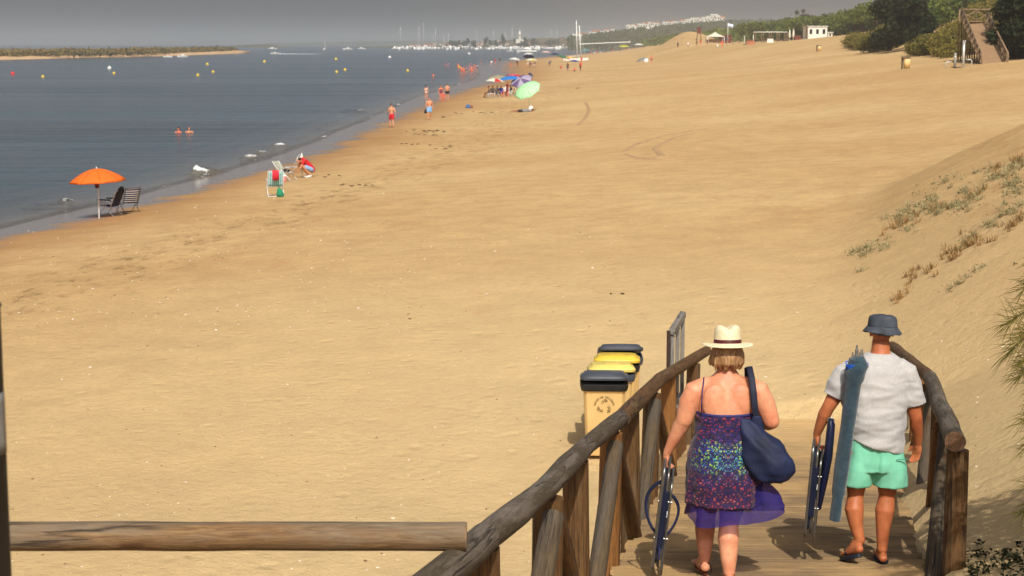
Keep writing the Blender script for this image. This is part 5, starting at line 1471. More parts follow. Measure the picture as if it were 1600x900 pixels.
mb = MB(); mb.rings([(0, 0, 0, .28, .16), (.12, 0, 0, .26, .14), (.3, -.05, 0, .12, .08), (.36, -.05, 0, .05, .03)], 14); mb.build('blue_cloth', C_('bundle_blue', 60, 90, 130), TT)
mb = MB(); mb.rings([(0, .24, 0, .16, .12), (.12, .24, 0, .15, .1), (.2, .24, 0, .06, .04)], 12); mb.build('red_cloth', C_('bundle_red', 130, 50, 46), TT)
# swimmers
SW = pose(elL=(-.3, .1, 1.35), wrL=(-.2, .3, 1.35), elR=(.3, .1, 1.35), wrR=(.2, .3, 1.35))
def swimmer(px, py, lab, skin, hair, rz=0, s=1.0, up=.0, grp=None):
    g = G0(px, py); return figure(lab, SW, Vector((g.x, g.y, -1.38 * s + up)), rz, skin, hair, [], s, grp)
swimmer(279.5, 207, 'dark-haired swimmer up to the shoulders in the calm water, left of a pair', M_SKR, M_HAIRD, R(150))
swimmer(295.5, 206.5, 'swimmer with lighter hair up to the shoulders in the water, right of a pair', M_SKF, M_HAIRB, R(200))
swimmer(677, 120, 'bather with reddish back waist deep in the water beyond the walkers', M_SKR, M_HAIRD, R(0), 1.0, .35)
# swim group farther along the waterline: one prototype each, copied
index = 0
bA = figure('bather standing in the shallows in the distant cluster of bathers', pose(), G0(721, 117), 0, M_SKR, M_HAIRD, [('orange_trunks', 'trunks', ORG)], 1.0, 'bathers in the distant shallows')
bB = figure('bather standing in the shallows in the distant cluster of bathers', pose(**WALK2), G0(733, 113), R(160), M_SKF, M_HAIRB, [('blue_swimsuit', 'swimsuit', C_('swim_blue', 0, 0, 0))], .95, 'bathers in the distant shallows')
LABB = 'bather standing in the shallows in the distant cluster of bathers'
for i, (px, py, dz, src, rz) in enumerate([(725, 116, -.3, bA, 40), (729, 115.5, -.5, bB, 80), (737, 116, -.1, bA, 200), (741, 112, .0, bA, 120), (745, 113, 0, bB, 10), (735, 108, -.6, bB, 300), (696, 104, -.9, bA, 90), (701, 104.5, -.9, bB, 10), (752, 101, .05, bB, 70), (716, 107, -.7, bA, 45)]):
    g = G0(px, py); z = Z(g.x, g.y)
    copy_tree(src, (g.x, g.y, max(z, dz)), R(rz), LABB)
def stand(px, py, lab, skin, hair, wear, rz=0, s=1.0, ps=None, fat=1.0, grp=None, **k):
    return figure(lab, pose(**(ps or {})), G(px, py), R(rz), skin, hair, wear, s, grp, fat=fat, **k)

# ------------------------------------------------ parasol camp in the middle distance
PC = lambda n, r, g, b, tr=.3: pm(n, S(r, g, b), .75, .06, 6, trans=tr)
P_GRN = PC('canopy_mint', 188, 240, 186, .3); P_RED = PC('canopy_red', 206, 52, 50); P_CRM = PC('canopy_cream', 222, 218, 200); P_BLU = PC('canopy_blue', 52, 130, 206); P_WHT = PC('canopy_white', 222, 222, 216); P_KHA = PC('canopy_khaki', 166, 156, 128); P_LAV = PC('canopy_lavender', 176, 166, 190); P_PLM = PC('canopy_plum', 110, 90, 130); P_NAV = PC('canopy_navy', 34, 50, 130); P_YEL = PC('canopy_yellow', 224, 208, 120); P_PNK = PC('canopy_pink', 214, 90, 110); P_DGR = PC('canopy_green', 40, 122, 90); P_GRY = PC('canopy_grey', 140, 142, 138)
YG = G(827, 174).y
g = G(827, 173)
parasol(g, 'large mint green parasol tilted towards the sun, nearest of the camp by the waterline', [P_GRN], 1.15, 2.15, .42, R(40), R(-128), name='beach_parasol')
figure('person in dark clothes lying on the sand under the mint green parasol', pose(**LIE), G(816, 175.5), R(96), M_SKD, M_HAIRD, [('dark_shirt', 'shirt', GRY), ('dark_shorts', 'shorts', BLK)], 1.0)
g = G(829.5, 174); WB = thing('cool_bag', 'white bag standing on the sand at the foot of the mint green parasol', 'bag', g)
mb = MB(); mb.rings([(0, 0, 0, .16, .12, 4), (.3, 0, 0, .18, .13, 4), (.42, 0, 0, .1, .06, 3)], 16); mb.build('pouch', WH, WB); mb = MB(); mb.tube([(-.06, 0, .4), (0, 0, .52), (.06, 0, .4)], .01, 6); mb.build('handle', WH, WB)
Yc = G(775, 153).y
for px, dy, lab, cols, rad, hh, ti, td in [
    (773, 0, 'red and cream panelled parasol over the seated group, leftmost of the camp', [P_CRM, P_CRM, P_RED, P_CRM], 1.05, 2.0, 4, 0),
    (779, 9, 'khaki parasol partly hidden behind the red and cream one', [P_KHA], 1.15, 2.15, -8, 90),
    (797, 5, 'bright blue parasol in the middle of the seated group', [P_BLU], 1.4, 2.05, 6, 200),
    (806, 12, 'pink and red parasol just behind the bright blue one', [P_PNK, P_RED], 1.25, 2.1, 12, 30),
    (816, 4, 'lavender and plum striped parasol tilted beside the mint green one', [P_LAV, P_PLM, P_LAV], 1.2, 1.85, 34, -120)]:
    gg = onground(px, Yc + dy); parasol(gg, lab, cols, rad, hh, .36, R(ti), R(td))
for i, (px, dy, lab, ps, skin, hair, wear, rz) in enumerate([
    (764, 2.0, 'dark-haired woman in a dark swimsuit seated at the left end of the parasol camp', SIT, M_SKD, M_HAIRD, [('swimsuit', 'swimsuit', BLK)], 100),
    (770, .5, 'seated person in a grey top under the red and cream parasol', SIT, M_SKF, M_HAIRD, [('grey_top', 'shirt', GRY), ('dark_shorts', 'shorts', BLK)], 190),
    (777, 1.2, 'seated person in white under the right side of the red and cream parasol', SIT, M_SKF, M_HAIRB, [('white_top', 'shirt', WH), ('shorts', 'shorts', GRY)], 170),
    (783, .3, 'seated person in a blue top under the blue parasol', SIT, M_SKR, M_HAIRD, [('blue_top', 'shirt', C_('top_blue', 36, 60, 150)), ('shorts', 'shorts', DBL)], 200),
    (789, 2.4, 'person in a white shirt sitting under the bright blue parasol', SIT, M_SKF, M_HAIRD, [('white_shirt', 'shirt', WH), ('shorts', 'shorts', RED)], 150),
    (793, .8, 'person in maroon standing up at the right end of the seated group', None, M_SKR, M_HAIRD, [('maroon_top', 'shirt', C_('top_maroon', 110, 40, 44)), ('shorts', 'shorts', C_('top_maroon', 0, 0, 0))], 120),
    (797.5, 1.5, 'person in a dark top and pale skirt right of the group in maroon', SIT, M_SKD, M_HAIRD, [('dark_top', 'shirt', BLK), ('pale_shorts', 'shorts', WH)], 80)]):
    gg = onground(px, Yc + dy)
    figure(lab, pose(**(ps or {})), gg, R(rz), skin, hair, wear, .95 if ps else .9)
    if ps:
        beach_chair(gg + Vector((0, .0, 0)), R(rz), 'folding chair under the ' + ' '.join(lab.split(' seated')[0].split(' sitting')[0].replace('seated ', '').split(' ')[:9]), [(M_NAV, M_WHT, M_AQ, M_NAV, M_AQ, M_WHT, M_NAV)[i]], M_WTUBE, back=68, seat_h=.36)
gg = G(768, 154); TB2 = thing('camping_table', 'low white folding table in front of the seated group', 'table', gg)
mb = MB(); mb.box((0, 0, .48), (.8, .55, .03)); mb.build('table_top', M_WTUBE, TB2, False)
for sx in (-.34, .34):
    for sy in (-.22, .22): mb = MB(); mb.tube([(sx, sy, 0), (sx * .9, sy, .47)], .014, 6); mb.build('leg', M_WTUBE, TB2)
stand(831, 128, 'man in a dark top bending forward on the sand beyond the lavender parasol', M_SKD, M_HAIRD, [('dark_top', 'shirt', DBL), ('shorts', 'shorts', GRY)], 60, 1.0, BEND)
# farther parasols
for px, py, lab, cols, rad, hh, ti, td in [
    (804, 106, 'white parasol with two people beneath it at the bend of the shore', [P_WHT], 1.5, 2.3, 6, 0),
    (830, 105.5, 'pale yellow parasol over a seated huddle near the bend of the shore', [P_YEL, P_WHT], 1.6, 2.1, 0, 0),
    (826, 101, 'small navy parasol leaning just behind the pale yellow one', [P_NAV], 1.5, 2.6, 20, 80),
    (826, 92, 'white parasol closest to the water at the bend of the shore', [P_WHT], 2.0, 2.4, 0, 0),
    (853, 91.5, 'pinkish white parasol by the water, left of the beached catamarans', [PC('canopy_shell', 224, 200, 190)], 2.0, 2.6, 4, 60),
    (867, 91.5, 'dark blue parasol by the water between two pale ones', [P_NAV], 1.6, 2.0, 8, 100),
    (879, 98.5, 'dark green parasol on the sand beside the beached catamarans', [P_DGR], 2.0, 2.1, 14, 10),
    (897, 110, 'royal blue parasol with people sitting in its shade, in front of the catamarans', [P_NAV], 1.15, 2.1, 4, 0),
    (890, 101, 'small orange parasol behind the royal blue one', [P_YEL, PC('canopy_orange', 230, 150, 60)], 1.2, 1.9, 4, 0),
    (1003, 100, 'grey parasol lying low on the open sand left of a standing person', [P_GRY], 1.3, 1.35, 24, 200),
    (915, 86, 'teal parasol among the farthest sunbathers along the shore', [PC('canopy_teal', 90, 150, 150)], 2.4, 2.6, 0, 0),
    (975, 79.5, 'lime yellow parasol among the farthest sunbathers along the shore', [PC('canopy_lime', 196, 200, 60)], 3.0, 2.8, 0, 0),
    (998, 75.5, 'white parasol farthest along the shore towards the pier', [P_WHT], 3.0, 2.8, 0, 0)]:
    gg = G(px, py); parasol(gg, lab, cols, rad, hh, .36 * rad / 1.1, R(ti), R(td), ribs=gg.y < 420)
stand(798, 108, 'tanned person standing left of the white parasol at the bend of the shore', M_SKR, M_HAIRB, [('trunks', 'trunks', ORG)], 90)
stand(809, 105, 'dark-haired person bending under the white parasol at the bend', M_SKD, M_HAIRD, [('top', 'shirt', BLK)], 30, 1, BEND)
stand(824, 105, 'person in a white top sitting left of the pale yellow parasol', M_SKF, M_HAIRD, [('top', 'shirt', WH)], 100, 1, SIT)
stand(828.5, 105, 'person in brown sitting under the pale yellow parasol', M_SKD, M_HAIRD, [('top', 'shirt', C_('top_brown', 90, 60, 44))], 170, 1, SIT)
stand(835, 106.5, 'person with a dark top and pale trousers right of the pale yellow parasol', M_SKF, M_HAIRD, [('top', 'shirt', BLK), ('trousers', 'shorts', WH)], 200, 1, BEND)
stand(858, 104.5, 'person in a blue-grey top bending on the sand, alone right of the pale yellow parasol', M_SKD, M_HAIRD, [('top', 'shirt', C_('top_slate', 60, 70, 110)), ('shorts', 'shorts', BLK)], -60, 1, BEND)
stand(876, 107, 'sunburnt person sitting on bare sand left of the royal blue parasol', M_SKR, M_HAIRB, [('swimsuit', 'swimsuit', C_('top_brown', 0, 0, 0))], 200, 1, GROUNDSIT)
stand(887, 111, 'dark-clothed person standing left of the royal blue parasol', M_SKD, M_HAIRD, [('top', 'shirt', C_('top_brown', 0, 0, 0)), ('shorts', 'shorts', DBL)], 180)
stand(907, 111, 'person in a red shirt and dark shorts standing right of the royal blue parasol', M_SKD, M_HAIRD, [('top', 'shirt', RED), ('shorts', 'shorts', BLK)], 160, 1, WALK)
stand(898, 111.5, 'person sitting on the sand in the shade of the royal blue parasol', M_SKR, M_HAIRD, [('shorts', 'trunks', TEAL)], 140, 1, GROUNDSIT)
stand(908.5, 99.5, 'person in red behind the right edge of the royal blue parasol', M_SKR, M_HAIRD, [('top', 'shirt', RED)], 20)
stand(1018, 99.5, 'lone tanned person standing on the open sand right of the grey parasol', M_SKR, M_HAIRD, [('trunks', 'trunks', C_('top_brown', 0, 0, 0))], 170, 1.03)
g = G(1009.5, 98); WP2 = thing('sand_windbreak', 'white rounded tent panel standing next to the grey parasol', 'windbreak', g)
mb = MB(); mb.rings([(0, 0, 0, .55, .3), (.5, 0, .0, .55, .28), (.9, 0, .05, .4, .2), (1.05, 0, .08, .1, .06)], 16); mb.build('cloth_shell', WH, WP2)
stand(1059, 75.5, 'dark-clothed walker on the far upper beach, leftmost before the kiosk', M_SKD, M_HAIRD, [('top', 'shirt', BLK), ('shorts', 'shorts', BLK)], 0)
stand(1075, 75.2, 'walker in a pale top on the far upper beach, second left of the kiosk', M_SKD, M_HAIRD, [('top', 'shirt', WH)], 0)
stand(1088.5, 73, 'walker in brown close to the watchtower on the far upper beach', M_SKD, M_HAIRD, [('top', 'shirt', C_('top_brown', 0, 0, 0))], 0)
stand(1094.5, 71.5, 'walker in red beside the watchtower on the far upper beach', M_SKR, M_HAIRD, [('top', 'shirt', RED)], 0)
stand(1105, 70.5, 'dark figure under the left edge of the white kiosk tent', M_SKD, M_HAIRD, [('top', 'shirt', DBL)], 0)
stand(1128, 75, 'person in an orange top on the sand below the kiosk flag', M_SKR, M_HAIRD, [('top', 'shirt', ORG)], 0)
stand(1121, 75, 'person in white crouching on the sand below the kiosk flag', M_SKF, M_HAIRD, [('top', 'shirt', WH)], 0, 1, CROUCH)
LABS = 'tiny sunbather among the farthest people along the shore'
fa = stand(917, 86, LABS, M_SKD, M_HAIRD, [('top', 'shirt', BLK)], 10, 1.0, None, grp='farthest sunbathers along the shore', vox=.04)
fb = stand(924, 85.5, LABS, M_SKR, M_HAIRD, [('top', 'shirt', RED)], 90, 1.0, WALK, grp='farthest sunbathers along the shore', vox=.04)
fc = stand(929, 85, LABS, M_SKF, M_HAIRD, [('top', 'shirt', WH)], 190, 1.0, SIT, grp='farthest sunbathers along the shore', vox=.04)
rnd = random.Random(8)
for i, (px, py) in enumerate([(921, 85.8), (933, 85), (938, 84.3), (946, 83.6), (957, 82), (970, 81.5), (969, 81.8), (979, 79.5), (983, 79), (781, 99.8), (774, 101), (768, 101), (911, 86), (1005, 77)]):
    copy_tree((fa, fb, fc)[i % 3], G(px, py), rnd.uniform(0, 6), LABS)

# ================================================================== boats
M_HULL = pm('hull_white', S(226, 224, 218), .3, .05, 2, spec=.5); M_MAST = pm('mast_white', S(214, 214, 210), .35, .05, 4); M_GLS = pm('dark_glass', S(30, 36, 44), .12, .1, 4, spec=.6); M_SAIL = pm('sail_white', S(224, 222, 214), .8, .05, 1, trans=.3)
def hull_mb(L, B, H, mb=None, z0=-.25, yoff=0.0):
    mb = mb or MB(); n = 14; secs = []
    vs = []; fs = []
    for i in range(n + 1):
        f = i / n; x = lerp(-L / 2, L / 2, f)
        w = B / 2 * (1 - max(0, (f - .55) / .45) ** 2.2) * (.86 + .14 * min(1, f * 4)); sh_ = H * (1 + .25 * f ** 2)
        row = [(x, yoff - w, sh_), (x, yoff - w * .92, sh_ * .35), (x, yoff - w * .35, z0), (x, yoff + w * .35, z0), (x, yoff + w * .92, sh_ * .35), (x, yoff + w, sh_), (x, yoff + w * .9, sh_ - .04), (x, yoff - w * .9, sh_ - .04)]
        vs += row
    for i in range(n):
        for k in range(8): a = i * 8 + k; b = i * 8 + (k + 1) % 8; fs.append((a, a + 8, b + 8, b))
    fs.append(tuple(range(8))); fs.append(tuple(reversed([n * 8 + k for k in range(8)])))
    return mb.add(vs, fs)
def motorboat(loc, rz, label, L=6, cabin=True, group=None, name='motor_boat', s=1.0):
    t = thing(name, label, 'boat', loc, rz, group); t.scale = (s,) * 3
    hull_mb(L, L * .33, L * .13).build('hull', M_HULL, t, True, auto=40)
    if cabin:
        mb = MB(); mb.rings([(L * .12, -L * .02, 0, L * .22, L * .12, 5), (L * .20, -L * .04, 0, L * .19, L * .11, 5), (L * .235, -L * .05, 0, L * .15, L * .09, 4)], 20); mb.build('cabin', M_HULL, t, True, auto=40)
        mb = MB(); mb.rings([(L * .15, -L * .02, 0, L * .212, L * .118, 5), (L * .185, -L * .03, 0, L * .203, L * .114, 5)], 20); mb.build('windscreen', M_GLS, t, True, auto=40)
    else:
        mb = MB(); mb.box((0, 0, L * .17), (L * .12, L * .12, L * .1)); mb.build('console', M_HULL, t, False)
    return t
def yacht(loc, rz, label, L=12, mast=15, sail=False, group=None, name='sailing_boat'):
    t = thing(name, label, 'boat', loc, rz, group)
    hull_mb(L, L * .28, L * .10).build('hull', M_HULL, t, True, auto=40)
    mb = MB(); mb.rings([(L * .09, L * .02, 0, L * .22, L * .08, 4), (L * .14, 0, 0, L * .18, L * .07, 4)], 18); mb.build('cabin', M_HULL, t, True, auto=40)
    mb = MB(); mb.tube([(L * .08, 0, L * .1), (L * .08, 0, mast)], .065, 8); mb.build('mast', M_MAST, t)
    mb = MB(); mb.tube([(L * .08, 0, L * .2), (-L * .34, 0, L * .2)], .09, 8); mb.build('boom', M_MAST, t)
    for x in (L * .48, -L * .48): mb = MB(); mb.tube([(x, 0, L * .12), (L * .08, 0, mast * .97)], .02, 4); mb.build('stay', M_MAST, t)
    if sail:
        mb = MB(); vs = []
        for j in range(9):
            for i in range(5):
                f = j / 8; w = (1 - f) * L * .40; vs.append((L * .06 - w * i / 4, .5 * math.sin(PI * i / 4) * (1 - f), lerp(L * .22, mast * .96, f)))
        mb.add(vs, [(j * 5 + i, j * 5 + i + 1, j * 5 + i + 6, j * 5 + i + 5) for j in range(8) for i in range(4)]); o = mb.build('mainsail', M_SAIL, t); o.modifiers.new('s', 'SOLIDIFY').thickness = .02
        mb = MB(); vs = []
        for j in range(9):
            for i in range(5):
                f = j / 8; a = Vector((L * .47, 0, L * .14)); m_ = Vector((L * .10, .2, lerp(L * .18, mast * .8, f))); b = lerp(a, Vector((L * .1, 0, mast * .8)), f); vs.append(lerp(b, m_, i / 4))
        mb.add(vs, [(j * 5 + i, j * 5 + i + 1, j * 5 + i + 6, j * 5 + i + 5) for j in range(8) for i in range(4)]); o = mb.build('jib', M_SAIL, t); o.modifiers.new('s', 'SOLIDIFY').thickness = .02
    return t
def catamaran(loc, rz, label, mast=8.0, tilt=0.0):
    t = thing('catamaran', label, 'catamaran', loc, rz); t.scale = (1.15,) * 3
    for sy in (-1.1, 1.1): hull_mb(5.2, .42, .55, None, 0, sy).build('hull', M_HULL, t, True, auto=40)
    mb = MB(); mb.box((-.3, 0, .56), (2.2, 2.1, .03)); mb.build('trampoline', pm('grey_net', S(90, 92, 94), .8), t, False)
    for x in (.8, -1.4): mb = MB(); mb.tube([(x, -1.15, .58), (x, 1.15, .58)], .05, 8); mb.build('cross_beam', M_MAST, t)
    mb = MB(); mb.tube([(.8, 0, .6), (.8 - tilt, 0, mast)], .12, 8); mb.build('mast', M_MAST, t)
    mb = MB(); mb.tube([(.8, 0, 1.2), (-1.5, 0, 1.15)], .05, 8); mb.build('boom', M_MAST, t)
    for (x, y) in ((2.4, 1.1), (2.4, -1.1), (-.4, 1.1), (-.4, -1.1)): mb = MB(); mb.tube([(x, y, .5), (.8 - tilt * .8, 0, mast * .8)], .012, 4); mb.build('stay', M_MAST, t)
    mb = MB(); mb.ell((.8 - tilt, 0, mast + .1), (.12, .12, .14), 8, 6); mb.build('masthead_float', M_HULL, t)
    return t
g = G(897, 95); catamaran(g, R(12), 'white beached catamaran with the taller mast and a float on its tip', 10.0, .25)
g = G(903, 94.5); catamaran(g, R(-8), 'white beached catamaran with the shorter mast, right beside the taller one', 8.8, .5)
g = G0(823, 82.5); t_ = motorboat(g, R(175), 'white cabin cruiser anchored off the bend of the beach', 13, True)
mb = MB(); mb.box((-.8, 0, 3.4), (3.2, 2.4, .12)); mb.build('flybridge_roof', M_HULL, t_, False)
for sx in (-2.2, .6):
    for sy in (-1.1, 1.1): mb = MB(); mb.tube([(sx, sy, 2.6), (sx, sy, 3.4)], .04, 6); mb.build('roof_post', M_MAST, t_)
g = G0(508, 77.5); yacht(g, R(80), 'lone white sailboat under full sail in front of the hazy hills', 9, 12.5, True)
g = G0(430, 84.5); motorboat(g, R(170), 'small white speedboat trailing a long wake on the left', 5.5, False)
mb = MB(); vs = [(0, -.3, 0), (0, .3, 0), (24, 1.6, 0), (24, -1.6, 0)]
mb = MB(); rs_ = []
for i in range(13):
    f = i / 12; rs_.append((f * 26, .5 + 1.4 * f, .22 * (1 - f) + .03))
vs = []
for x, wd, h in rs_: vs += [(x, -wd, 0), (x, -wd * .4, h), (x, wd * .4, h * .9), (x, wd, 0)]
mb.add(vs, [(4 * i + k, 4 * i + k + 1, 4 * i + k + 5, 4 * i + k + 4) for i in range(12) for k in range(3)] + [(4 * i + 3, 4 * i, 4 * i + 4, 4 * i + 7) for i in range(12)])
o = mb.build('boat_wake', pm('foam_white', S(206, 210, 212), .8, .15, 3), None); o.location = (g.x + 2, g.y, .0); tag(o, kind='stuff')
for px, py, lab, L, cb, rz in [(262, 89.5, 'low white motorboat off the sandy spit, left one of two', 4, False, 10), (285, 89, 'low white motorboat off the sandy spit, right one of two', 4.5, True, 190), (543, 77.8, 'white motorboat with spray right of the lone sailboat', 9, True, 200), (426, 77, 'white cabin boat below the distant point on the left', 9, True, 20), (565, 76.8, 'pale motorboat in front of the hazy shore, midway to the marina', 8, True, 0), (797, 80.5, 'small dark inflatable boat left of the cabin cruiser', 5, False, 30), (664, 76.9, 'large white boat with bright deck at the left end of the marina', 16, True, 190)]:
    motorboat(G0(px, py), R(rz), lab, L, cb)
# buoys
M_BUY = pm('buoy_yellow', S(214, 180, 50), .5, .1, 4); M_BUR = pm('buoy_red', S(200, 30, 36), .5, .1, 4); M_BUW = pm('buoy_white', S(226, 224, 216), .5, .08, 4)
def buoy(px, py, m, lab, s=1.0, grp='yellow channel buoys'):
    t = thing('buoy', lab, 'buoy', G0(px, py), 0, grp); t.scale = (s,) * 3
    mb = MB(); mb.lathe([(.02, -.3), (.42, -.15), (.5, .05), (.45, .28), (.25, .42), (.12, .5), (.10, .62), (.001, .66)], 16); mb.build('float', m, t)
    mb = MB(); mb.tube([(0, 0, .6), (0, 0, .85)], .03, 6); mb.build('top_mark', m, t)
    return t
for px, py, w_ in [(67, 120.5, 'leftmost of the yellow buoys, below the island tip'), (178, 115, 'yellow buoy just right of and below the white buoy'), (309, 118, 'yellow buoy, left one of the lower pair in mid water'), (333, 113, 'yellow buoy, right one of the lower pair in mid water'), (324, 101, 'yellow buoy above the pair in mid water, off the spit'), (413, 97, 'yellow buoy below the speedboat wake'), (526, 113, 'yellow buoy, lower left of the three in the middle of the channel'), (539, 109.5, 'yellow buoy, lower right of the three in the middle of the channel'), (525, 93, 'yellow buoy, uppermost of the three in the middle of the channel'), (637, 111, 'yellow buoy close to the waist-deep bather'), (717, 105, 'small yellow buoy above the cluster of bathers')]:
    buoy(px, py, M_BUY, w_, max(.62, G0(px, py).y / 560))
buoy(171, 107, M_BUW, 'white buoy floating left of the channel, beside a yellow one', 1.0, None); buoy(609, 90, M_BUW, 'white and orange buoy out in front of the marina', 1.3, None); buoy(733, 84.5, M_BUW, 'white buoy close in front of the marina pontoons', 1.6, None)
buoy(20, 116, M_BUR, 'red buoy at the far left of the water', .9, None)

# ================================================================== marina and far shore
M_PILE = pm('pile_dark', S(80, 74, 66), .8); LABM = 'small white boat moored in the distant marina row'
YM = G0(700, 77.6).y
y1 = yacht(G0(700, 77.5), R(85), LABM, 11, 15, group='boats moored in the marina'); y2 = motorboat(G0(712, 77.5), R(95), LABM, 10, True, 'boats moored in the marina')
rnd = random.Random(21)
for i in range(88):
    px = 618 + 4.25 * i + rnd.uniform(-2, 2); py = 77.4 - .5 * rnd.random() - (1.0 * (640 - px) / 40 * -.0)
    if px > 880: py -= .5
    if abs(px - 664) < 5: continue
    g = G0(px, py); s_ = rnd.uniform(.7, 1.35)
    copy_tree(y1 if rnd.random() < .24 else y2, g, R(rnd.choice([85, 95, 265, 275, 20])), LABM, scale=(s_ * 1.1, s_ * 1.1, s_ * 1.15))
for px, h in [(655, 24), (662, 27), (745, 19), (870, 24)]:
    copy_tree(y1, G0(px, 77.4), R(90), 'tall-masted yacht in the distant marina, its mast standing above the row', 'tall-masted yachts in the marina', scale=(1.6, 1.6, h / 15))
mb = MB()
a = G0(612, 77.0)
mb.box((lerp(a.x, G0(905, 77).x, .5), a.y + 35, .5), (G0(905, 77).x - a.x, 3, .35))
o = mb.build('pontoon', pm('concrete_pale', S(170, 162, 148), .9, .1, .2), None, False); tag(o, 'long pale pontoon behind the moored marina boats', 'pontoon')
# far land
def landstrip(name, Yn, Yf, cols, mat, ridge, base=-1.5):
    """ridge: list of (px, py of the skyline); near shore at Yn(px)"""
    vs = []; fs = []; n = 220; m = 12
    x0, x1 = ridge[0][0], ridge[-1][0]
    for i in range(n + 1):
        px = lerp(x0, x1, i / n); zt = P(px, interp(px, ridge), Yf).z + 1.2 * nz(px * .07, 3)
        for j in range(m + 1):
            f = j / m; Y = lerp(Yn(px), Yf, f); z = lerp(base, zt, math.sin(f * PI / 2) ** .8) if f > 0 else base
            if 0 < f < .25: z = max(z * .8, 1.2) 
            vs.append(((px - 800) / F * Y, Y, z))
        vs.append(((px - 800) / F * Yf * 1.1, Yf * 1.15, base))
    w_ = m + 2
    fs = [(i * w_ + j, (i + 1) * w_ + j, (i + 1) * w_ + j + 1, i * w_ + j + 1) for i in range(n) for j in range(w_ - 1)]
    mb = MB(); mb.add(vs, fs); o = mb.build(name, mat, None); tag(o, kind='structure'); return o
def scrub_mat(name, a, b, c_, sc=.2):
    t = NT(name); v = t.coords('World'); n = t.noise(v, sc, 6, .7); n2 = t.noise(v, sc * 6, 4, .7)
    c = t.ramp(n, [(.35, S(*a)), (.5, S(*b)), (.68, S(*c_))]); c = t.mix(c, t.ramp(n2, [(.35, (.6, .6, .6)), (.65, (1.3, 1.3, 1.3))]), .8, 'MULTIPLY')
    t.base(c); t.set(Roughness=.95, Specular_IOR_Level=.05); t.bump(n2, 1, 1.0); return t.m
M_HILL = scrub_mat('far_hills', (70, 84, 60), (96, 98, 68), (130, 116, 84), .004)
landstrip('hills', lambda px: 5200, 6800, None, M_HILL, [(330, 76), (380, 72), (430, 67), (480, 66), (540, 65), (600, 64), (660, 63.5), (720, 63), (800, 63), (900, 62), (1050, 62)])
M_FSH = scrub_mat('far_shore_scrub', (58, 66, 40), (86, 86, 56), (140, 120, 84), .03)
landstrip('shore', lambda px: 1990 if px > 700 else lerp(2500, 1990, max(0, (px - 560) / 140)), 2900, None, M_FSH, [(560, 74), (620, 71.5), (680, 70), (740, 66), (790, 62.5), (840, 60), (900, 57.5), (960, 53), (1040, 48)])
landstrip('point', lambda px: 2600, 2900, None, M_FSH, [(340, 75), (366, 71), (400, 69.5), (425, 69.5), (445, 73), (460, 75)])
# low island with scrub on the left
def leafblob(mb, c, r, n, s, rnd, flat=.7, shell=.55):
    for _ in range(n):
        u = rnd.uniform(-1, 1); a = rnd.uniform(0, 2 * PI); q = math.sqrt(1 - u * u); k = rnd.uniform(shell, 1.05) ** .8
        p = Vector((c[0] + r * q * math.cos(a) * k, c[1] + r * q * math.sin(a) * k, c[2] + r * flat * u * k))
        d1 = Vector((rnd.gauss(0, 1), rnd.gauss(0, 1), rnd.gauss(0, .6))).normalized() * s * rnd.uniform(.6, 1.3)
        d2 = Vector((rnd.gauss(0, 1), rnd.gauss(0, 1), rnd.gauss(0, .6))).normalized() * s * rnd.uniform(.6, 1.3)
        b = len(mb.v); mb.v += [tuple(p - d1 * .5), tuple(p + d1 * .5 + d2 * .3), tuple(p + d2), tuple(p - d1 * .4 + d2 * .7)]; mb.f.append((b, b + 1, b + 2, b + 3)); mb.m.append(mb.cur); mb.g += mb.v[-4:]
def leaf_mat(name, cols, sc=1.2, tr=.25):
    t = NT(name); v = t.coords('World'); n = t.noise(v, sc, 4, .7); n2 = t.noise(v, sc * .12, 3)
    c = t.ramp(n, [(.3, S(*cols[0])), (.5, S(*cols[1])), (.7, S(*cols[2]))]); c = t.mix(c, t.ramp(n2, [(.3, (.75, .8, .7)), (.7, (1.2, 1.12, 1.0))]), .8, 'MULTIPLY')
    t.base(c); t.set(Roughness=.75, Specular_IOR_Level=.2)
    l = t.node('ShaderNodeBsdfTranslucent'); t.lk(c, l.inputs[0]); mx = t.node('ShaderNodeMixShader'); mx.inputs[0].default_value = tr
    t.lk(t.b.outputs[0], mx.inputs[1]); t.lk(l.outputs[0], mx.inputs[2]); t.lk(mx.outputs[0], t.out.inputs[0]); return t.m
isl_front = [(-260, 97), (-100, 95), (0, 94), (60, 92.5), (130, 90.6), (200, 89.5), (270, 87.2), (330, 85), (386, 83.2), (392, 82.4)]
vs = []; fs = []; n = 160
for i in range(n + 1):
    px = lerp(-260, 391, i / n); a = G0(px, interp(px, isl_front)); wd = 260 * max(.02, (1 - ((px - 60) / 332) ** 2 if px > 60 else 1))
    for j in range(9):
        f = j / 8; z = (-.6 if j in (0, 8) else (1.5 + .7 * nz(px * .05, j)) * math.sin(PI * f) ** .5)
        vs.append((a.x + (a.x / a.y) * wd * f, a.y + wd * f - 2.0, z))
fs = [(i * 9 + j, (i + 1) * 9 + j, (i + 1) * 9 + j + 1, i * 9 + j + 1) for i in range(n) for j in range(8)]
mb = MB(); mb.add(vs, fs); o = mb.build('island', pm('island_sand', S(196, 160, 116), .95, .15, .3, kind='Object'), None); tag(o, kind='structure')
mb = MB(); rnd = random.Random(4); mb.cur = 0
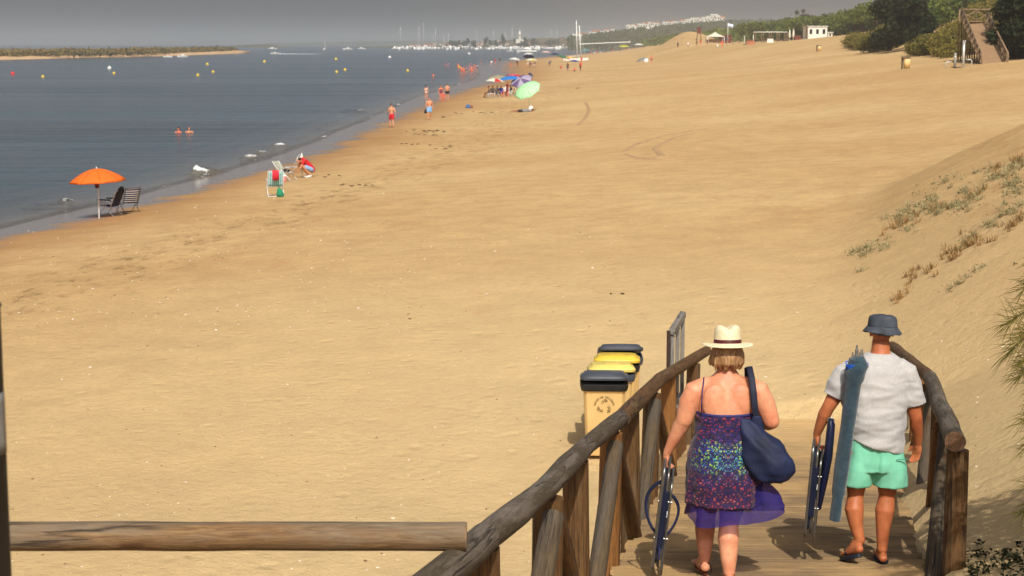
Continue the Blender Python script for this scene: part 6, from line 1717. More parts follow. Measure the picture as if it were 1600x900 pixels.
for i in range(2600):
    px = rnd.uniform(-255, 384); a = G0(px, interp(px, isl_front)); wd = 260 * max(.02, (1 - ((px - 60) / 332) ** 2 if px > 60 else 1))
    setb = 34 if px < 60 else (lerp(34, 3, (px - 60) / 60) if px < 120 else (3 if px < 235 else lerp(3, 30, (px - 235) / 40) if px < 275 else 30))
    f0 = setb / max(wd, 1)
    if f0 > .9: continue
    f = lerp(f0, .96, rnd.random() ** 1.5); p = (a.x + a.x / a.y * wd * f, a.y + wd * f - 2.0)
    r = rnd.uniform(1.0, 2.4) * (.8 if f < f0 + .1 else 1.0)
    leafblob(mb, (p[0], p[1], 1.0 + r * .5 + .8 * nz(p[0] * .02, 3)), r, 16, 1.1, rnd, .75)
o = mb.build('island_scrub', leaf_mat('scrub_olive', [(84, 74, 38), (118, 104, 58), (146, 128, 80)], .5), None, False); tag(o, kind='stuff')

# ================================================================== trees
M_BARK = pm('pine_bark', S(84, 62, 46), .9, .3, 3, .03, 6)
M_PINE = leaf_mat('pine_needles', [(52, 68, 24), (92, 106, 44), (130, 134, 62)], .9)
M_BUSH = leaf_mat('bush_leaves', [(74, 74, 30), (116, 108, 48), (152, 136, 70)], 1.6)
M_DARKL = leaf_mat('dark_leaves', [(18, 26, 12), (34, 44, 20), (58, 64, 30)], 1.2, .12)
def pine(name, label, cat, loc, H, rad, seed, mat, n=9, leaf=.5, cnt=230, umbrella=True, group=None, trunk_r=.16):
    rnd = random.Random(seed); t = thing(name, label, cat, loc, 0, group)
    mb = MB(); bend = Vector((rnd.uniform(-.5, .5), rnd.uniform(-.5, .5), 0))
    mb.tube([(0, 0, -.6), tuple(bend * .3 + Vector((0, 0, H * .3))), tuple(bend * .8 + Vector((0, 0, H * .6))), tuple(bend + Vector((0, 0, H * .85)))], [trunk_r * 1.2, trunk_r, trunk_r * .8, trunk_r * .4], 8, True, False, .1)
    cl = []
    for i in range(n):
        a = 2.4 * i + rnd.uniform(-.4, .4); rr = rad * math.sqrt((i + .4) / n) * .78
        if umbrella: c = bend + Vector((rr * math.cos(a), rr * math.sin(a), H * .66 - rr * .30 + rnd.uniform(-.3, .3))); r = rad * rnd.uniform(.40, .54); fl = .74
        else: c = bend * .6 + Vector((rr * .8 * math.cos(a), rr * .8 * math.sin(a), H * rnd.uniform(.12, .8))); r = rad * rnd.uniform(.38, .55) * (1.05 - .3 * (c.z / H)); fl = .9
        cl.append((c, r, fl)); mb.tube([bend * .6 + Vector((0, 0, H * (.55 if umbrella else max(.1, c.z / H - .2)))), lerp(bend + Vector((0, 0, H * .6)), c, .5), c], [trunk_r * .45, trunk_r * .3, trunk_r * .15], 5)
    mb.build('trunk', M_BARK, t)
    cb = MB()
    for c, r, fl in cl: leafblob(cb, c, r, cnt, leaf, rnd, fl, .35)
    cb.build('crown', mat, t, False)
    return t
LP_ = 'bushy green umbrella pine on the dune slope behind the beach'
GP_ = 'umbrella pines on the dune slope'
protos = [pine('umbrella_pine', LP_, 'pine tree', (0, 0, 0), h, r, 40 + i, M_PINE, 10, .55, 170, True, GP_) for i, (h, r) in enumerate([(6.5, 4.2), (5.2, 3.8), (7.5, 4.6), (4.2, 3.4)])]
def slope_top(px):    # skyline of the trees in the photograph
    return interp(px, [(905, 62), (940, 57), (960, 52), (1000, 46), (1060, 40), (1100, 35), (1180, 22), (1250, 13), (1300, 7), (1340, -2), (1380, -14), (1500, -30), (1700, -60)])
rnd = random.Random(9); cnt = 0; placed = []
cands = []
for i in range(9000):
    Y = 235 * (620 / 235) ** rnd.random(); px = rnd.uniform(925, 1650)
    x = (px - 800) / F * Y; s = x - xw(Y); z = Z(x, Y, False)
    edge = interp(Y, [(235, 66), (450, 92), (700, 82), (1200, 32), (1500, 30)])
    if s < edge: continue
    if Y < 330 and px > 1440: continue
    if Y > 620: continue
    if abs(x - .1005 * Y) < 22 and 470 < Y < 680: continue
    cands.append((Y, px, x, z, s))
use = 0
for Y, px, x, z, s in cands:
    mind = interp(Y, [(235, 3.9), (450, 5.0), (620, 5.6)])
    if any((x - a) ** 2 + ((Y - b) * .8) ** 2 < mind * mind for a, b in placed): continue
    top = P(px, slope_top(px), Y).z
    hmax = top - z
    if hmax < 1.6: continue
    k = rnd.randrange(4); H0 = (6.5, 5.2, 7.5, 4.2)[k]
    sc = min(hmax / (H0 * .97), rnd.uniform(.85, 1.2)); 
    if sc < .4: continue
    sxy = max(sc, .85) * (1.0 if Y < 500 else 1.25)
    placed.append((x, Y))
    if use < 4: o = protos[use]; o.location = (x, Y, z - .2)
    else: o = copy_tree(protos[k], (x, Y, z - .2), rnd.uniform(0, 6.28), LP_, scale=(sxy, sxy, sc))
    use += 1
    if use >= 285: break
# farther up the coast the pines merge into one wood
wm = MB(); rnd = random.Random(77); nb = 0
for i in range(26000):
    Y = 620 * (1750 / 620) ** rnd.random(); px = rnd.uniform(905, 1500); x = (px - 800) / F * Y; s = x - xw(Y)
    if s < interp(Y, [(620, 88), (700, 80), (1200, 26), (1800, 18)]): continue
    if abs(x - .1005 * Y) < 16 and 620 < Y < 660: continue
    z = Z(x, Y, False); top = P(px, slope_top(px) + 1.5 + 3 * (1 + nz(px * .09, Y * .01)), Y).z
    if top - z < 1.2: continue
    r = rnd.uniform(2.2, 4.2); zz = min(z + rnd.uniform(1.5, 4.5), top - r * .5)
    leafblob(wm, (x, Y, max(z, zz)), r, 13, 1.5, rnd, .62, .5); nb += 1
    if nb > 5200: break
o = wm.build('pine_wood', M_PINE, None, False); tag(o, kind='stuff')
print('pines', use, 'blobs', nb)
# feathery dark trees rising above the canopy
for i, (px, top, Y) in enumerate([(1228, 13, 640), (1239, 8, 640), (1250, 5, 640), (1258, 12, 650)]):
    x = (px - 800) / F * Y; z = Z(x, Y, False); H = P(px, top, Y).z - z
    pine('poplar_tree', ('thin grey-green tree above the pine canopy, %s of the sparse clump' % ('leftmost', 'second from left', 'third and tallest', 'rightmost')[i]), 'tree', (x, Y, z), H, 2.0, 70 + i, leaf_mat('poplar_leaves', [(54, 62, 44), (76, 84, 58), (98, 102, 72)], 1.0), 7, .5, 90, False, trunk_r=.14)
# dark trees and sunlit bushes above the near stairs
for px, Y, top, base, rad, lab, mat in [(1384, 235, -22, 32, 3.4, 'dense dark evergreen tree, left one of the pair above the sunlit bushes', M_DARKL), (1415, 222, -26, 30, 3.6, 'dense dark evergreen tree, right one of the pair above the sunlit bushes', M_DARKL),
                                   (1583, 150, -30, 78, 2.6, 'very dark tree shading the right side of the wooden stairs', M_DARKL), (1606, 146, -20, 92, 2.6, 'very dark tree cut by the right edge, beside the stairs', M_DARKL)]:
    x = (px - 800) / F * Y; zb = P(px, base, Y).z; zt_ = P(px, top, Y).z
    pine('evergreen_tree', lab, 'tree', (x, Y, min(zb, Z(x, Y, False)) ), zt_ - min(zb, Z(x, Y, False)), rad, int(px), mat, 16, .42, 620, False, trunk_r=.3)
BL = 'low sunlit olive bush on the dune bank left of the wooden stairs'
bp = []
for i in range(3):
    rnd2 = random.Random(90 + i); t = thing('dune_bush', BL, 'bush', (0, 0, 0), 0, 'olive bushes on the dune bank'); mb = MB(); cb = MB()
    for q in range(6):
        a = q * 1.05; c = Vector((1.1 * math.cos(a), 1.1 * math.sin(a), rnd2.uniform(.5, 1.1))); mb.tube([(0, 0, -.3), c * .5, c], [.06, .04, .02], 5); leafblob(cb, c, rnd2.uniform(.7, 1.1), 330, .22, rnd2, .8, .3)
    leafblob(cb, (0, 0, 1.2), 1.0, 500, .22, rnd2, .8, .3)
    mb.build('stem', M_BARK, t); cb.build('foliage', M_BUSH, t, False); bp.append(t)
use = 0; placed = []
rnd = random.Random(31)
for i in range(6000):
    Y = rnd.uniform(146, 300); px = rnd.uniform(1325, 1640); x = (px - 800) / F * Y; z = Z(x, Y, False); s = x - xw(Y)
    d = ray(px, 0); py = 450 + F * math.tan(TH - math.atan((z - CAMZ) / Y) * -1 - 0) if False else None
    # keep to the bank, leave the pale sand path and the stairs free
    t_ = Y * CT + (CAMZ - z) * ST; v_ = ((CAMZ - z) * CT - Y * ST) / t_; py = 450 + F * v_
    if py > interp(px, [(1320, 78), (1345, 86), (1385, 78), (1400, 86), (1480, 90), (1500, 82), (1640, 90)]): continue
    if py < -30: continue
    pth = abs(py - interp(px, [(1375, 92), (1430, 62), (1480, 36), (1510, 12), (1540, -10)]))
    if px < 1520 and pth < 9: continue
    if Y < 175 and 1488 < px < 1578 : continue
    if px > 1578 and Y > 160: pass
    if any((x - a) ** 2 + ((Y - b) * .7) ** 2 < 2.4 for a, b in placed): continue
    placed.append((x, Y)); sc = rnd.uniform(.75, 1.25)
    below = py - interp(px, [(1375, 92), (1430, 62), (1480, 36), (1510, 12), (1540, -10)])
    if px < 1520 and 0 < below < 26: sc *= .42
    if use < 3: bp[use].location = (x, Y, z - .15); bp[use].scale = (sc,) * 3
    else: copy_tree(bp[use % 3], (x, Y, z - .15), rnd.uniform(0, 6.28), BL, scale=sc)
    use += 1
    if use >= 230: break
print('bushes', use)
# ================================================================== wooden stairs on the far right
M_SW = pm('stair_wood', S(128, 104, 78), .85, .25, 3); M_SWD = pm('stair_wood_dark', S(84, 68, 50), .85, .25, 3); M_SDK = pm('stair_deck', S(146, 116, 84), .9, .12, 2)
sb = P(1554, 103, 142); stp = P(1521, 33, 158)
ST_ = thing('wooden_stairs', 'long wooden access ramp with crossed log railings climbing the dune on the right', 'stairs', sb)
so_ = Vector(sb); d = (stp - sb); side = Vector((d.y, -d.x, 0)).normalized() * 1.02
mb = MB()
for i in range(70):
    a = lerp(Vector((0, 0, 0)), d, i / 70); b = lerp(Vector((0, 0, 0)), d, (i + .9) / 70)
    vs = [a - side, a + side, b + side, b - side]; vs += [q - Vector((0, 0, .06)) for q in vs]
    mb.add(vs, [(0, 1, 2, 3), (7, 6, 5, 4), (0, 4, 5, 1), (1, 5, 6, 2), (2, 6, 7, 3), (3, 7, 4, 0)])
mb.build('walkway', M_SDK, ST_, False)
tdir_ = Vector((1, .25, 0)).normalized(); ts_ = Vector((-tdir_.y, tdir_.x, 0))
mb = MB(); mb.box(d + tdir_ * 4.6 + Vector((0, 0, -.05)), (11.5, 2.1, .08), Matrix((tdir_, ts_, Vector((0, 0, 1)))).transposed()); mb.build('landing', M_SDK, ST_, False)
def railing(par, a, b, n, h=1.05, org=Vector((0, 0, 0)), legs=True):
    a = Vector(a); b = Vector(b)
    mb = MB(); mb.tube([a + Vector((0, 0, h)), lerp(a, b, .5) + Vector((0, 0, h + .02)), b + Vector((0, 0, h))], .075, 8); mb.build('top_rail', M_SW, par)
    for i in range(n + 1):
        p = lerp(a, b, i / n); w_ = so_ + p; gz = Z(w_.x, w_.y, False) - so_.z
        mb = MB(); mb.tube([Vector((p.x, p.y, min(gz - .2, p.z - .3))), p + Vector((0, 0, h))], .07, 7); mb.build('post', M_SWD if i % 2 else M_SW, par)
        if i < n:
            q = lerp(a, b, (i + 1) / n)
            for u, v in ((p, q), (q, p)):
                mb = MB(); mb.tube([u + Vector((0, 0, .05)), v + Vector((0, 0, h - .08))], .05, 6); mb.build('brace', M_SW, par)
railing(ST_, -side, d - side, 9); railing(ST_, side, d + side - d.normalized() * 1.5, 8)
la = d - side - d.normalized() * 0; railing(ST_, la + Vector((0, .9, 0)), la + tdir_ * 10 + Vector((0, 1.2, 0)), 6)
lb = d + side * 1.4; railing(ST_, lb - d.normalized() * 1.2 + Vector((0, 0, .15)), lb + tdir_ * 8, 5)
# beach shower by the stairs
M_STL = pm('steel_white', S(206, 204, 198), .35, .06, 6, .0, 40, .3)
g = onground(1505, 141.5); SH = thing('beach_shower', 'tall pale beach shower post at the foot of the wooden stairs', 'shower', g)
mb = MB(); mb.tube([(0, 0, -.1), (0, 0, 2.1)], [(.10, .10)] * 2, 8); mb.build('shower_post', M_STL, SH); mb = MB(); mb.tube([(0, 0, 2.0), (0, -.3, 2.12), (0, -.45, 2.02)], .035, 6); mb.build('shower_head', M_STL, SH)
mb = MB(); mb.box((0, -.1, .02), (1.6, 1.4, .06)); mb.build('foot_slab', pm('slab_grey', S(150, 132, 108), .9, .1, 3), SH, False)
g = onground(1492, 142); BO = thing('bollard', 'short grey bollard left of the beach shower', 'bollard', g)
mb = MB(); mb.tube([(0, 0, -.1), (0, 0, 1.1), (0, 0, 1.18)], [.10, .10, .05], 10); mb.build('bollard_body', pm('bollard_grey', S(150, 148, 140), .7, .12, 5), BO); mb = MB(); mb.tube([(0, 0, .8), (0, 0, .9)], .108, 10); mb.build('band', M_STL, BO)
for px, sd_ in ((1483, 'left'), (1513, 'right')):
    g = onground(px, 142); HO = thing('bent_tube_rail', 'low white bent tube rail on the %s of the beach shower' % sd_, 'rail', g)
    k = -1 if sd_ == 'left' else 1
    mb = MB(); mb.tube([(k * .26, 0, -.1), (k * .26, 0, .42), (k * .18, 0, .5), (-k * .2, 0, .5)], .045, 8); mb.build('tube', M_STL, HO)
# litter bins
for px, py, lab, s_ in ((1415, 107, 'beige litter bin with a dark post on the open sand left of the stairs', 1.0), (1279, 80, 'far small litter bin on the sand below the white beach building', 1.0)):
    g = G(px, py); LB = thing('litter_bin', lab, 'litter bin', g)
    mb = MB(); mb.rings([(.05, .1, 0, .26, .24, 4), (.85, .1, 0, .31, .28, 4)], 16); mb.build('bin_body', M_BEIGE, LB)
    mb = MB(); mb.box((-.32, 0, .5), (.13, .13, 1.1)); mb.build('post', M_SWD, LB, False); mb = MB(); mb.rings([(.88, .02, 0, .40, .32, 5), (.98, .02, 0, .38, .30, 5)], 16); mb.build('lid', M_SWD, LB)

# ================================================================== kiosk area
def gY(px, Y): return onground(px, Y)
M_TENT = pm('tent_white', S(226, 220, 200), .7, .05, 1, trans=.2); M_RB = pm('red_brown_boards', S(104, 44, 34), .8, .2, 1.5); M_WALLW = pm('white_wall', S(216, 212, 200), .85, .06, .4); M_TERR = pm('terracotta', S(160, 96, 66), .85, .2, 1)
g = G(1117, 67); KY = g.y
KT = thing('kiosk_tent', 'white pyramid tent of the beach kiosk with open sides', 'tent', g)
mpx = KY / F
mb = MB(); w_ = 13.5 * mpx; h0, h1 = 9.5 * mpx, 16.5 * mpx
vs = [(-w_, -w_, h0), (w_, -w_, h0), (w_, w_, h0), (-w_, w_, h0), (-w_ * .3, -w_ * .3, h0 + (h1 - h0) * .6), (w_ * .3, -w_ * .3, h0 + (h1 - h0) * .6), (w_ * .3, w_ * .3, h0 + (h1 - h0) * .6), (-w_ * .3, w_ * .3, h0 + (h1 - h0) * .6), (0, 0, h1)]
mb.add(vs, [(0, 1, 5, 4), (1, 2, 6, 5), (2, 3, 7, 6), (3, 0, 4, 7), (4, 5, 8), (5, 6, 8), (6, 7, 8), (7, 4, 8)]); o = mb.build('tent_roof', M_TENT, KT, False); o.modifiers.new('s', 'SOLIDIFY').thickness = .06
for sx in (-1, 1):
    for sy in (-1, 1): mb = MB(); mb.tube([(sx * w_ * .95, sy * w_ * .95, -.3), (sx * w_ * .95, sy * w_ * .95, h0)], .09, 6); mb.build('tent_post', M_WTUBE, KT)
mb = MB(); mb.box((0, 0, .55), (w_ * 1.3, w_ * .8, 1.1)); mb.build('counter', M_SW, KT, False)
def hut(name, lab, cat, px, Y, wpx, hpx, dep, wall, roofm, nwin=2, roof_h=.4, group=None, flat=True, base=None):
    g = gY(px, Y); mp = Y / F; w_, h = wpx * mp, hpx * mp
    if base is not None: g = P(px, base, Y)
    t = thing(name, lab, cat, g, 0, group)
    mb = MB(); mb.box((0, dep / 2, h / 2 - .3), (w_, dep, h + .6)); mb.build('wall', wall, t, False)
    mb = MB()
    if flat: mb.box((0, dep / 2, h + .09), (w_ + .5, dep + .5, .16))
    else: mb.add([(-w_ / 2 - .3, -.3, h), (w_ / 2 + .3, -.3, h), (w_ / 2 + .3, dep + .3, h), (-w_ / 2 - .3, dep + .3, h), (-w_ / 2 - .3, dep / 2, h + roof_h), (w_ / 2 + .3, dep / 2, h + roof_h)], [(0, 1, 5, 4), (2, 3, 4, 5), (1, 2, 5), (3, 0, 4), (3, 2, 1, 0)])
    mb.build('roof', roofm, t, False)
    for i in range(nwin):
        x = lerp(-w_ / 2, w_ / 2, (i + .5) / nwin); mb = MB(); mb.box((x, -.02, h * .58), (min(1.2, w_ / nwin * .4), .06, min(1.3, h * .4))); mb.build('window', M_GLS, t, False)
    return t
hut('beach_hut', 'dark red-brown boarded hut right of the white kiosk tent', 'hut', 1134, KY + 3, 17, 11, 4, M_RB, M_RB, 1)
g = gY(1092, KY + 8); LT = thing('watchtower', 'dark red lifeguard watchtower left of the white kiosk tent', 'watchtower', g); mp = KY / F
mb = MB(); mb.box((0, 0, 15 * mp), (5.5 * mp, 5.5 * mp, 9 * mp)); mb.build('cabin', M_RB, LT, False); mb = MB(); mb.box((0, 0, 20 * mp), (7 * mp, 7 * mp, .12)); mb.build('roof', M_RB, LT, False)
for sx in (-2.4, 2.4):
    for sy in (-2.4, 2.4): mb = MB(); mb.tube([(sx * mp * 1.6, sy * mp, -.3), (sx * mp, sy * mp, 11 * mp)], .09, 6); mb.build('leg', M_SWD, LT)
g = gY(1137, KY - 4); FL = thing('flagpole', 'white flagpole with a pale flag flying beside the red-brown hut', 'flagpole', g)
mb = MB(); mb.tube([(0, 0, -.3), (0, 0, 31 * mp)], .07, 8); mb.build('pole', M_MAST, FL)
mb = MB(); vs = []
for i in range(9):
    for j in range(2): vs.append((.1 + i * .95 * mp, .25 * math.sin(i * 1.1), (30.5 - .25 * i - j * 6) * mp))
mb.add(vs, [(2 * i, 2 * i + 1, 2 * i + 3, 2 * i + 2) for i in range(8)]); o = mb.build('flag', pm('flag_cloth', S(196, 206, 222), .8, .2, 2), FL); o.modifiers.new('s', 'SOLIDIFY').thickness = .02
Yb_ = 428; mp = Yb_ / F
hut('beach_building', 'white flat-roofed beach building below the pine slope', 'building', 1277, Yb_, 30, 18, 7, M_WALLW, M_WALLW, 3)
hut('annex', 'small white annex right of the white beach building', 'building', 1297, Yb_ + 2, 7, 8, 4, M_WALLW, M_WALLW, 1)
g = gY(1260.5, Yb_ - 1); TWR = thing('aerial_post', 'dark post with a lamp head at the left corner of the white beach building', 'post', g)
mb = MB(); mb.box((0, 0, 9 * mp), (2.5 * mp, .4, 18 * mp)); mb.build('post_body', M_SWD, TWR, False); mb = MB(); mb.tube([(0, 0, 18 * mp), (0, 0, 26 * mp)], .08, 6); mb.build('mast', M_SWD, TWR)
for i, px in enumerate((1233.5, 1239.5)):
    g = gY(px, Yb_ - 10); CP = thing('closed_parasol', ('closed cream parasol left of its twin beside the white beach building', 'closed cream parasol between its twin and the white beach building')[i], 'parasol', g)
    mb = MB(); mb.tube([(0, 0, -.2), (0, 0, 1.0)], .05, 6); mb.build('pole', M_WTUBE, CP); mb = MB(); mb.tube([(0, 0, .6), (0, 0, 1.0), (0, 0, 1.8), (0, 0, 2.5), (0, 0, 2.7)], [.22, .30, .24, .12, .02], 10, True, False, .15, i); mb.build('folded_canopy', M_TENT, CP)
g = gY(1205, Yb_ - 6); PGL = thing('pergola', 'pale open pergola frame of the beach bar', 'pergola', g)
wx = 24 * mp
for k in range(5):
    for sy in (0, 3.5): mb = MB(); mb.tube([(lerp(-wx, wx, k / 4), sy, -.4), (lerp(-wx, wx, k / 4), sy, 2.4)], .08, 6); mb.build('post', M_SW, PGL)
for sy in (0, 3.5): mb = MB(); mb.tube([(-wx, sy, 2.42), (wx, sy, 2.42)], .09, 6); mb.build('beam', M_WTUBE, PGL)
for i, (px, w2, lab, m) in enumerate([(1203, 12, 'white bar counter under the pergola', M_WALLW), (1228, 10, 'dark stacked loungers right of the pergola', M_SWD), (1246, 12, 'dark red cabinet left of the white beach building', M_RB), (1172, 14, 'low orange-brown bench row left of the pergola', M_TERR)]):
    g = gY(px, Yb_ - 14); CB = thing('bar_furniture', lab, 'furniture', g); mb = MB(); mb.box((0, 0, .5), (w2 * mp * .8, 1.2, 1.0), None, 0, .9); mb.build('base_unit', m, CB, False); mb = MB(); mb.box((0, 0, 1.04), (w2 * mp * .9, 1.4, .07)); mb.build('top_board', M_SW, CB, False)
for i, (px, lab) in enumerate([(1163, 'pale goal post standing on the sand, left one of two before the pergola'), (1177, 'pale goal post standing on the sand, right one of two before the pergola')]):
    g = gY(px, Yb_ - 12); GP = thing('net_post', lab, 'post', g); mb = MB(); mb.tube([(0, 0, -.3), (0, 0, 2.1)], .10, 6); mb.build('post_body', M_TENT, GP); mb = MB(); mb.box((0, 0, .08), (.7, .7, .16)); mb.build('foot', M_SW, GP, False)
g = gY(1160, Yb_ + 10); LF = thing('low_fence', 'low rustic pole fence along the foot of the pine slope', 'fence', g)
for k in range(12): mb = MB(); mb.tube([(-4 + k * 1.6, 0, -1.2), (-4 + k * 1.6, 0, 1.2)], .06, 5); mb.build('post', M_SWD, LF)
mb = MB(); mb.tube([(-4, 0, 1.1), (13.6, 0, 1.1)], .05, 5); mb.build('top_rail', M_SWD, LF)

# ================================================================== pier, ridge town, harbour town
PR = G0(945, 79); a = P(905, 69.5, 1560); b = P(985, 66, 1560)
PIER = thing('pier', 'long white pier on dark piles at the far end of the beach', 'pier', (a.x, 1560, 0))
mb = MB(); mb.tube([Vector((0, 0, a.z)), Vector((b.x - a.x, 0, b.z))], [(.75, 2.0)] * 2, 4, True, ref=(0, 1, 0)); mb.build('pier_deck', M_WALLW, PIER, False)
for k in range(14):
    x = (b.x - a.x) * k / 13; mb = MB(); mb.tube([(x, 0, -1), (x, 0, lerp(a.z, b.z, k / 13) - .3)], .35, 6); mb.build('pile', M_PILE, PIER)
# wooded ridge behind the end of the beach, with the white houses on top
RG = [(888, 62), (905, 60), (930, 57), (960, 53), (1000, 48), (1040, 44), (1080, 40), (1130, 37), (1180, 36), (1240, 36)]
landstrip('ridge', lambda px: 1640, 2020, None, M_FSH, RG)
rw = MB(); rnd = random.Random(3)
for i in range(2600):
    px = rnd.uniform(890, 1200); f = rnd.random() ** .8; Y = lerp(1645, 2010, f); zt = P(px, interp(px, RG), 2020).z; z = lerp(.5, zt, math.sin(f * PI / 2) ** .8)
    if nz(px * .05, Y * .006, 4) > .32 or f > .9: continue
    leafblob(rw, ((px - 800) / F * Y, Y, z + 1.2), rnd.uniform(3, 6), 11, 2.4, rnd, .55, .5)
tag(rw.build('ridge_wood', leaf_mat('ridge_leaves', [(38, 54, 26), (66, 80, 38), (98, 100, 54)], .4), None, False), kind='stuff')
LT_ = 'small white house on the distant wooded ridge'; GT_ = 'white houses on the distant ridge'
h0 = hut('house', LT_, 'house', 905, 1960, 10, 4.5, 8, M_WALLW, M_TERR, 3, 1.2, GT_, False, base=57)
h1 = hut('house', LT_, 'house', 925, 1960, 8, 5, 8, M_WALLW, M_WALLW, 3, 1, GT_, True, base=55)
for px, base, sc, k in [(898, 58, 1, 1), (912, 56.5, .9, 0), (918, 55.5, .8, 1), (931, 54, 1.1, 0), (940, 53, .9, 1), (949, 50.5, .9, 0), (957, 49, .8, 1), (985, 46, 1.4, 1), (991, 45, 1.1, 0), (1002, 43.5, 1.3, 1), (1010, 42.5, 1.2, 0), (1018, 41, 1.2, 1), (1025, 40, 1.0, 0),
                        (1040, 39.5, 1.1, 1), (1048, 38.5, 1.0, 0), (1056, 37.5, .9, 1), (1068, 36.5, 1.0, 0), (1076, 35.5, 1.1, 1), (1086, 35, 1.4, 1), (1093, 34, 1.1, 0), (1102, 33.5, 1.3, 1), (1110, 33, 1.2, 0), (1118, 32, 1.5, 1), (1126, 32, 1.1, 0), (1108, 30, 1.0, 1), (1116, 28, 1.2, 1)]:
    copy_tree((h0, h1)[k], P(px, min(base + 1.5, interp(px, RG) - .2), 2000), rnd.uniform(-.3, .3), LT_, GT_, scale=(sc * 1.2, 1, sc * 1.25))
LH = 'small pale building of the harbour town behind the marina'; GH = 'buildings of the harbour town'
rnd = random.Random(51)
for i in range(95):
    px = rnd.uniform(700, 985) if i > 20 else rnd.uniform(640, 700); Y = rnd.uniform(2060, 2500)
    sky_ = interp(px, [(560, 74), (620, 71.5), (680, 70), (740, 66), (790, 62.5), (840, 60), (900, 57.5), (960, 53), (1040, 48)])
    f = (Y - 2000) / 900; base = lerp(76.5, sky_, min(1, f * 1.35) ** .8) + 1
    copy_tree((h0, h1)[i % 2], P(px, base, Y), rnd.uniform(-.4, .4), LH, GH, scale=(rnd.uniform(.5, 1.1), 1, rnd.uniform(.6, 1.0)))
tw = P(812, 66, 2150); TWH = thing('white_tower', 'tall white control tower rising above the marina', 'tower', tw); mp = 2150 / F
mb = MB(); mb.tube([(0, 0, -3), (0, 0, 12 * mp), (0, 0, 17 * mp)], [2.4 * mp, 1.5 * mp, 1.2 * mp], 12, True); mb.build('shaft', M_WALLW, TWH); mb = MB(); mb.rings([(11 * mp, 0, 0, 2.6 * mp, 2.6 * mp), (13 * mp, 0, 0, 2.4 * mp, 2.4 * mp)], 12); mb.build('gallery', M_WALLW, TWH)
mb = MB(); mb.tube([(0, 0, 17 * mp), (0, 0, 21 * mp)], .35 * mp, 6); mb.build('aerial', M_MAST, TWH)
mb = MB(); mb.box((0, -2, 1.5 * mp), (12 * mp, 8, 6 * mp)); mb.build('base_building', M_WALLW, TWH, False)
M_DST = leaf_mat('distant_trees', [(40, 54, 36), (56, 68, 44), (70, 78, 52)], .3)
LTT = 'dark round tree among the buildings of the harbour town'; 
tp = pine('town_tree', LTT, 'tree', P(760, 68, 2080), 9, 4.5, 5, M_DST, 7, 1.3, 50, False, 'trees of the harbour town', .3)
for i in range(60):
    px = rnd.uniform(690, 990); Y = rnd.uniform(2050, 2400); sky_ = interp(px, [(680, 70), (740, 66), (790, 62.5), (840, 60), (900, 57.5), (960, 53), (1040, 48)]); f = (Y - 2000) / 900
    copy_tree(tp, P(px, lerp(76.5, sky_, min(1, f * 1.35) ** .8) + 1, Y), rnd.uniform(0, 6), LTT, scale=rnd.uniform(.6, 1.1))
for i, (px, h) in enumerate(((785, 14), (787.5, 9), (731, 7))):
    g = P(px, 67, 2120); cy = thing('conical_tree', ('tall dark conical tree left of the white tower', 'shorter dark conical tree touching the tall one left of the white tower', 'dark narrow tree at the left of the harbour town')[i], 'tree', g); cb = MB(); rr = random.Random(i); H = h * 2120 / F
    for q in range(9): leafblob(cb, (0, 0, H * (.12 + .86 * q / 9)), 2.6 * (1.1 - q / 9), 34, 1.3, rr, .8, .3)
    mb = MB(); mb.tube([(0, 0, -2), (0, 0, H * .9)], [.4, .1], 6); mb.build('trunk', M_BARK, cy); cb.build('crown', M_DST, cy, False)

# ================================================================== dune plants, shrub, litter on the sand
M_SAGE = leaf_mat('dune_sage', [(112, 106, 76), (146, 138, 104), (176, 164, 128)], 6, .15); M_DRY = leaf_mat('dry_stalks', [(112, 88, 58), (150, 120, 80), (182, 152, 108)], 6, .1)
def tuft(mb, p, h, n, spread, rnd, w=.006):
    for _ in range(n):
        a = rnd.uniform(0, 2 * PI); e = Vector((math.cos(a) * spread * rnd.random(), math.sin(a) * spread * rnd.random(), h * rnd.uniform(.4, 1)))
        b = Vector(p) + Vector((e.x * .25, e.y * .25, -.02)); s_ = Vector((math.sin(a), -math.cos(a), 0)) * w; t_ = Vector(p) + e; m_ = lerp(b, t_, .55) + Vector((0, 0, h * .12))
        k = len(mb.v); mb.v += [tuple(b - s_), tuple(b + s_), tuple(m_ + s_ * .8), tuple(m_ - s_ * .8), tuple(t_)]; mb.f += [(k, k + 1, k + 2, k + 3), (k + 3, k + 2, k + 4)]; mb.m += [mb.cur] * 2; mb.g += mb.v[-5:]
rnd = random.Random(13); ms = MB(); md = MB()
STR = [((1330, 405), (1440, 352), 9, 0), ((1395, 350), (1600, 285), 12, 0), ((1450, 320), (1600, 262), 10, 0), ((1490, 330), (1600, 300), 10, 0), ((1345, 425), (1378, 412), 4, 0), ((1420, 300), (1560, 262), 6, 0),
       ((1475, 460), (1545, 412), 5, 0), ((1385, 345), (1460, 308), 5, 0), ((1560, 272), (1600, 256), 10, 0), ((1500, 380), (1600, 320), 10, 0), ((1560, 430), (1585, 412), 3, 0),
       ((1400, 450), (1530, 375), 12, 1), ((1470, 410), (1600, 345), 11, 1), ((1395, 480), (1420, 455), 6, 1), ((1380, 365), (1440, 335), 6, 1), ((1540, 275), (1600, 250), 7, 1), ((1450, 330), (1540, 300), 7, 1)]
gcache = {}
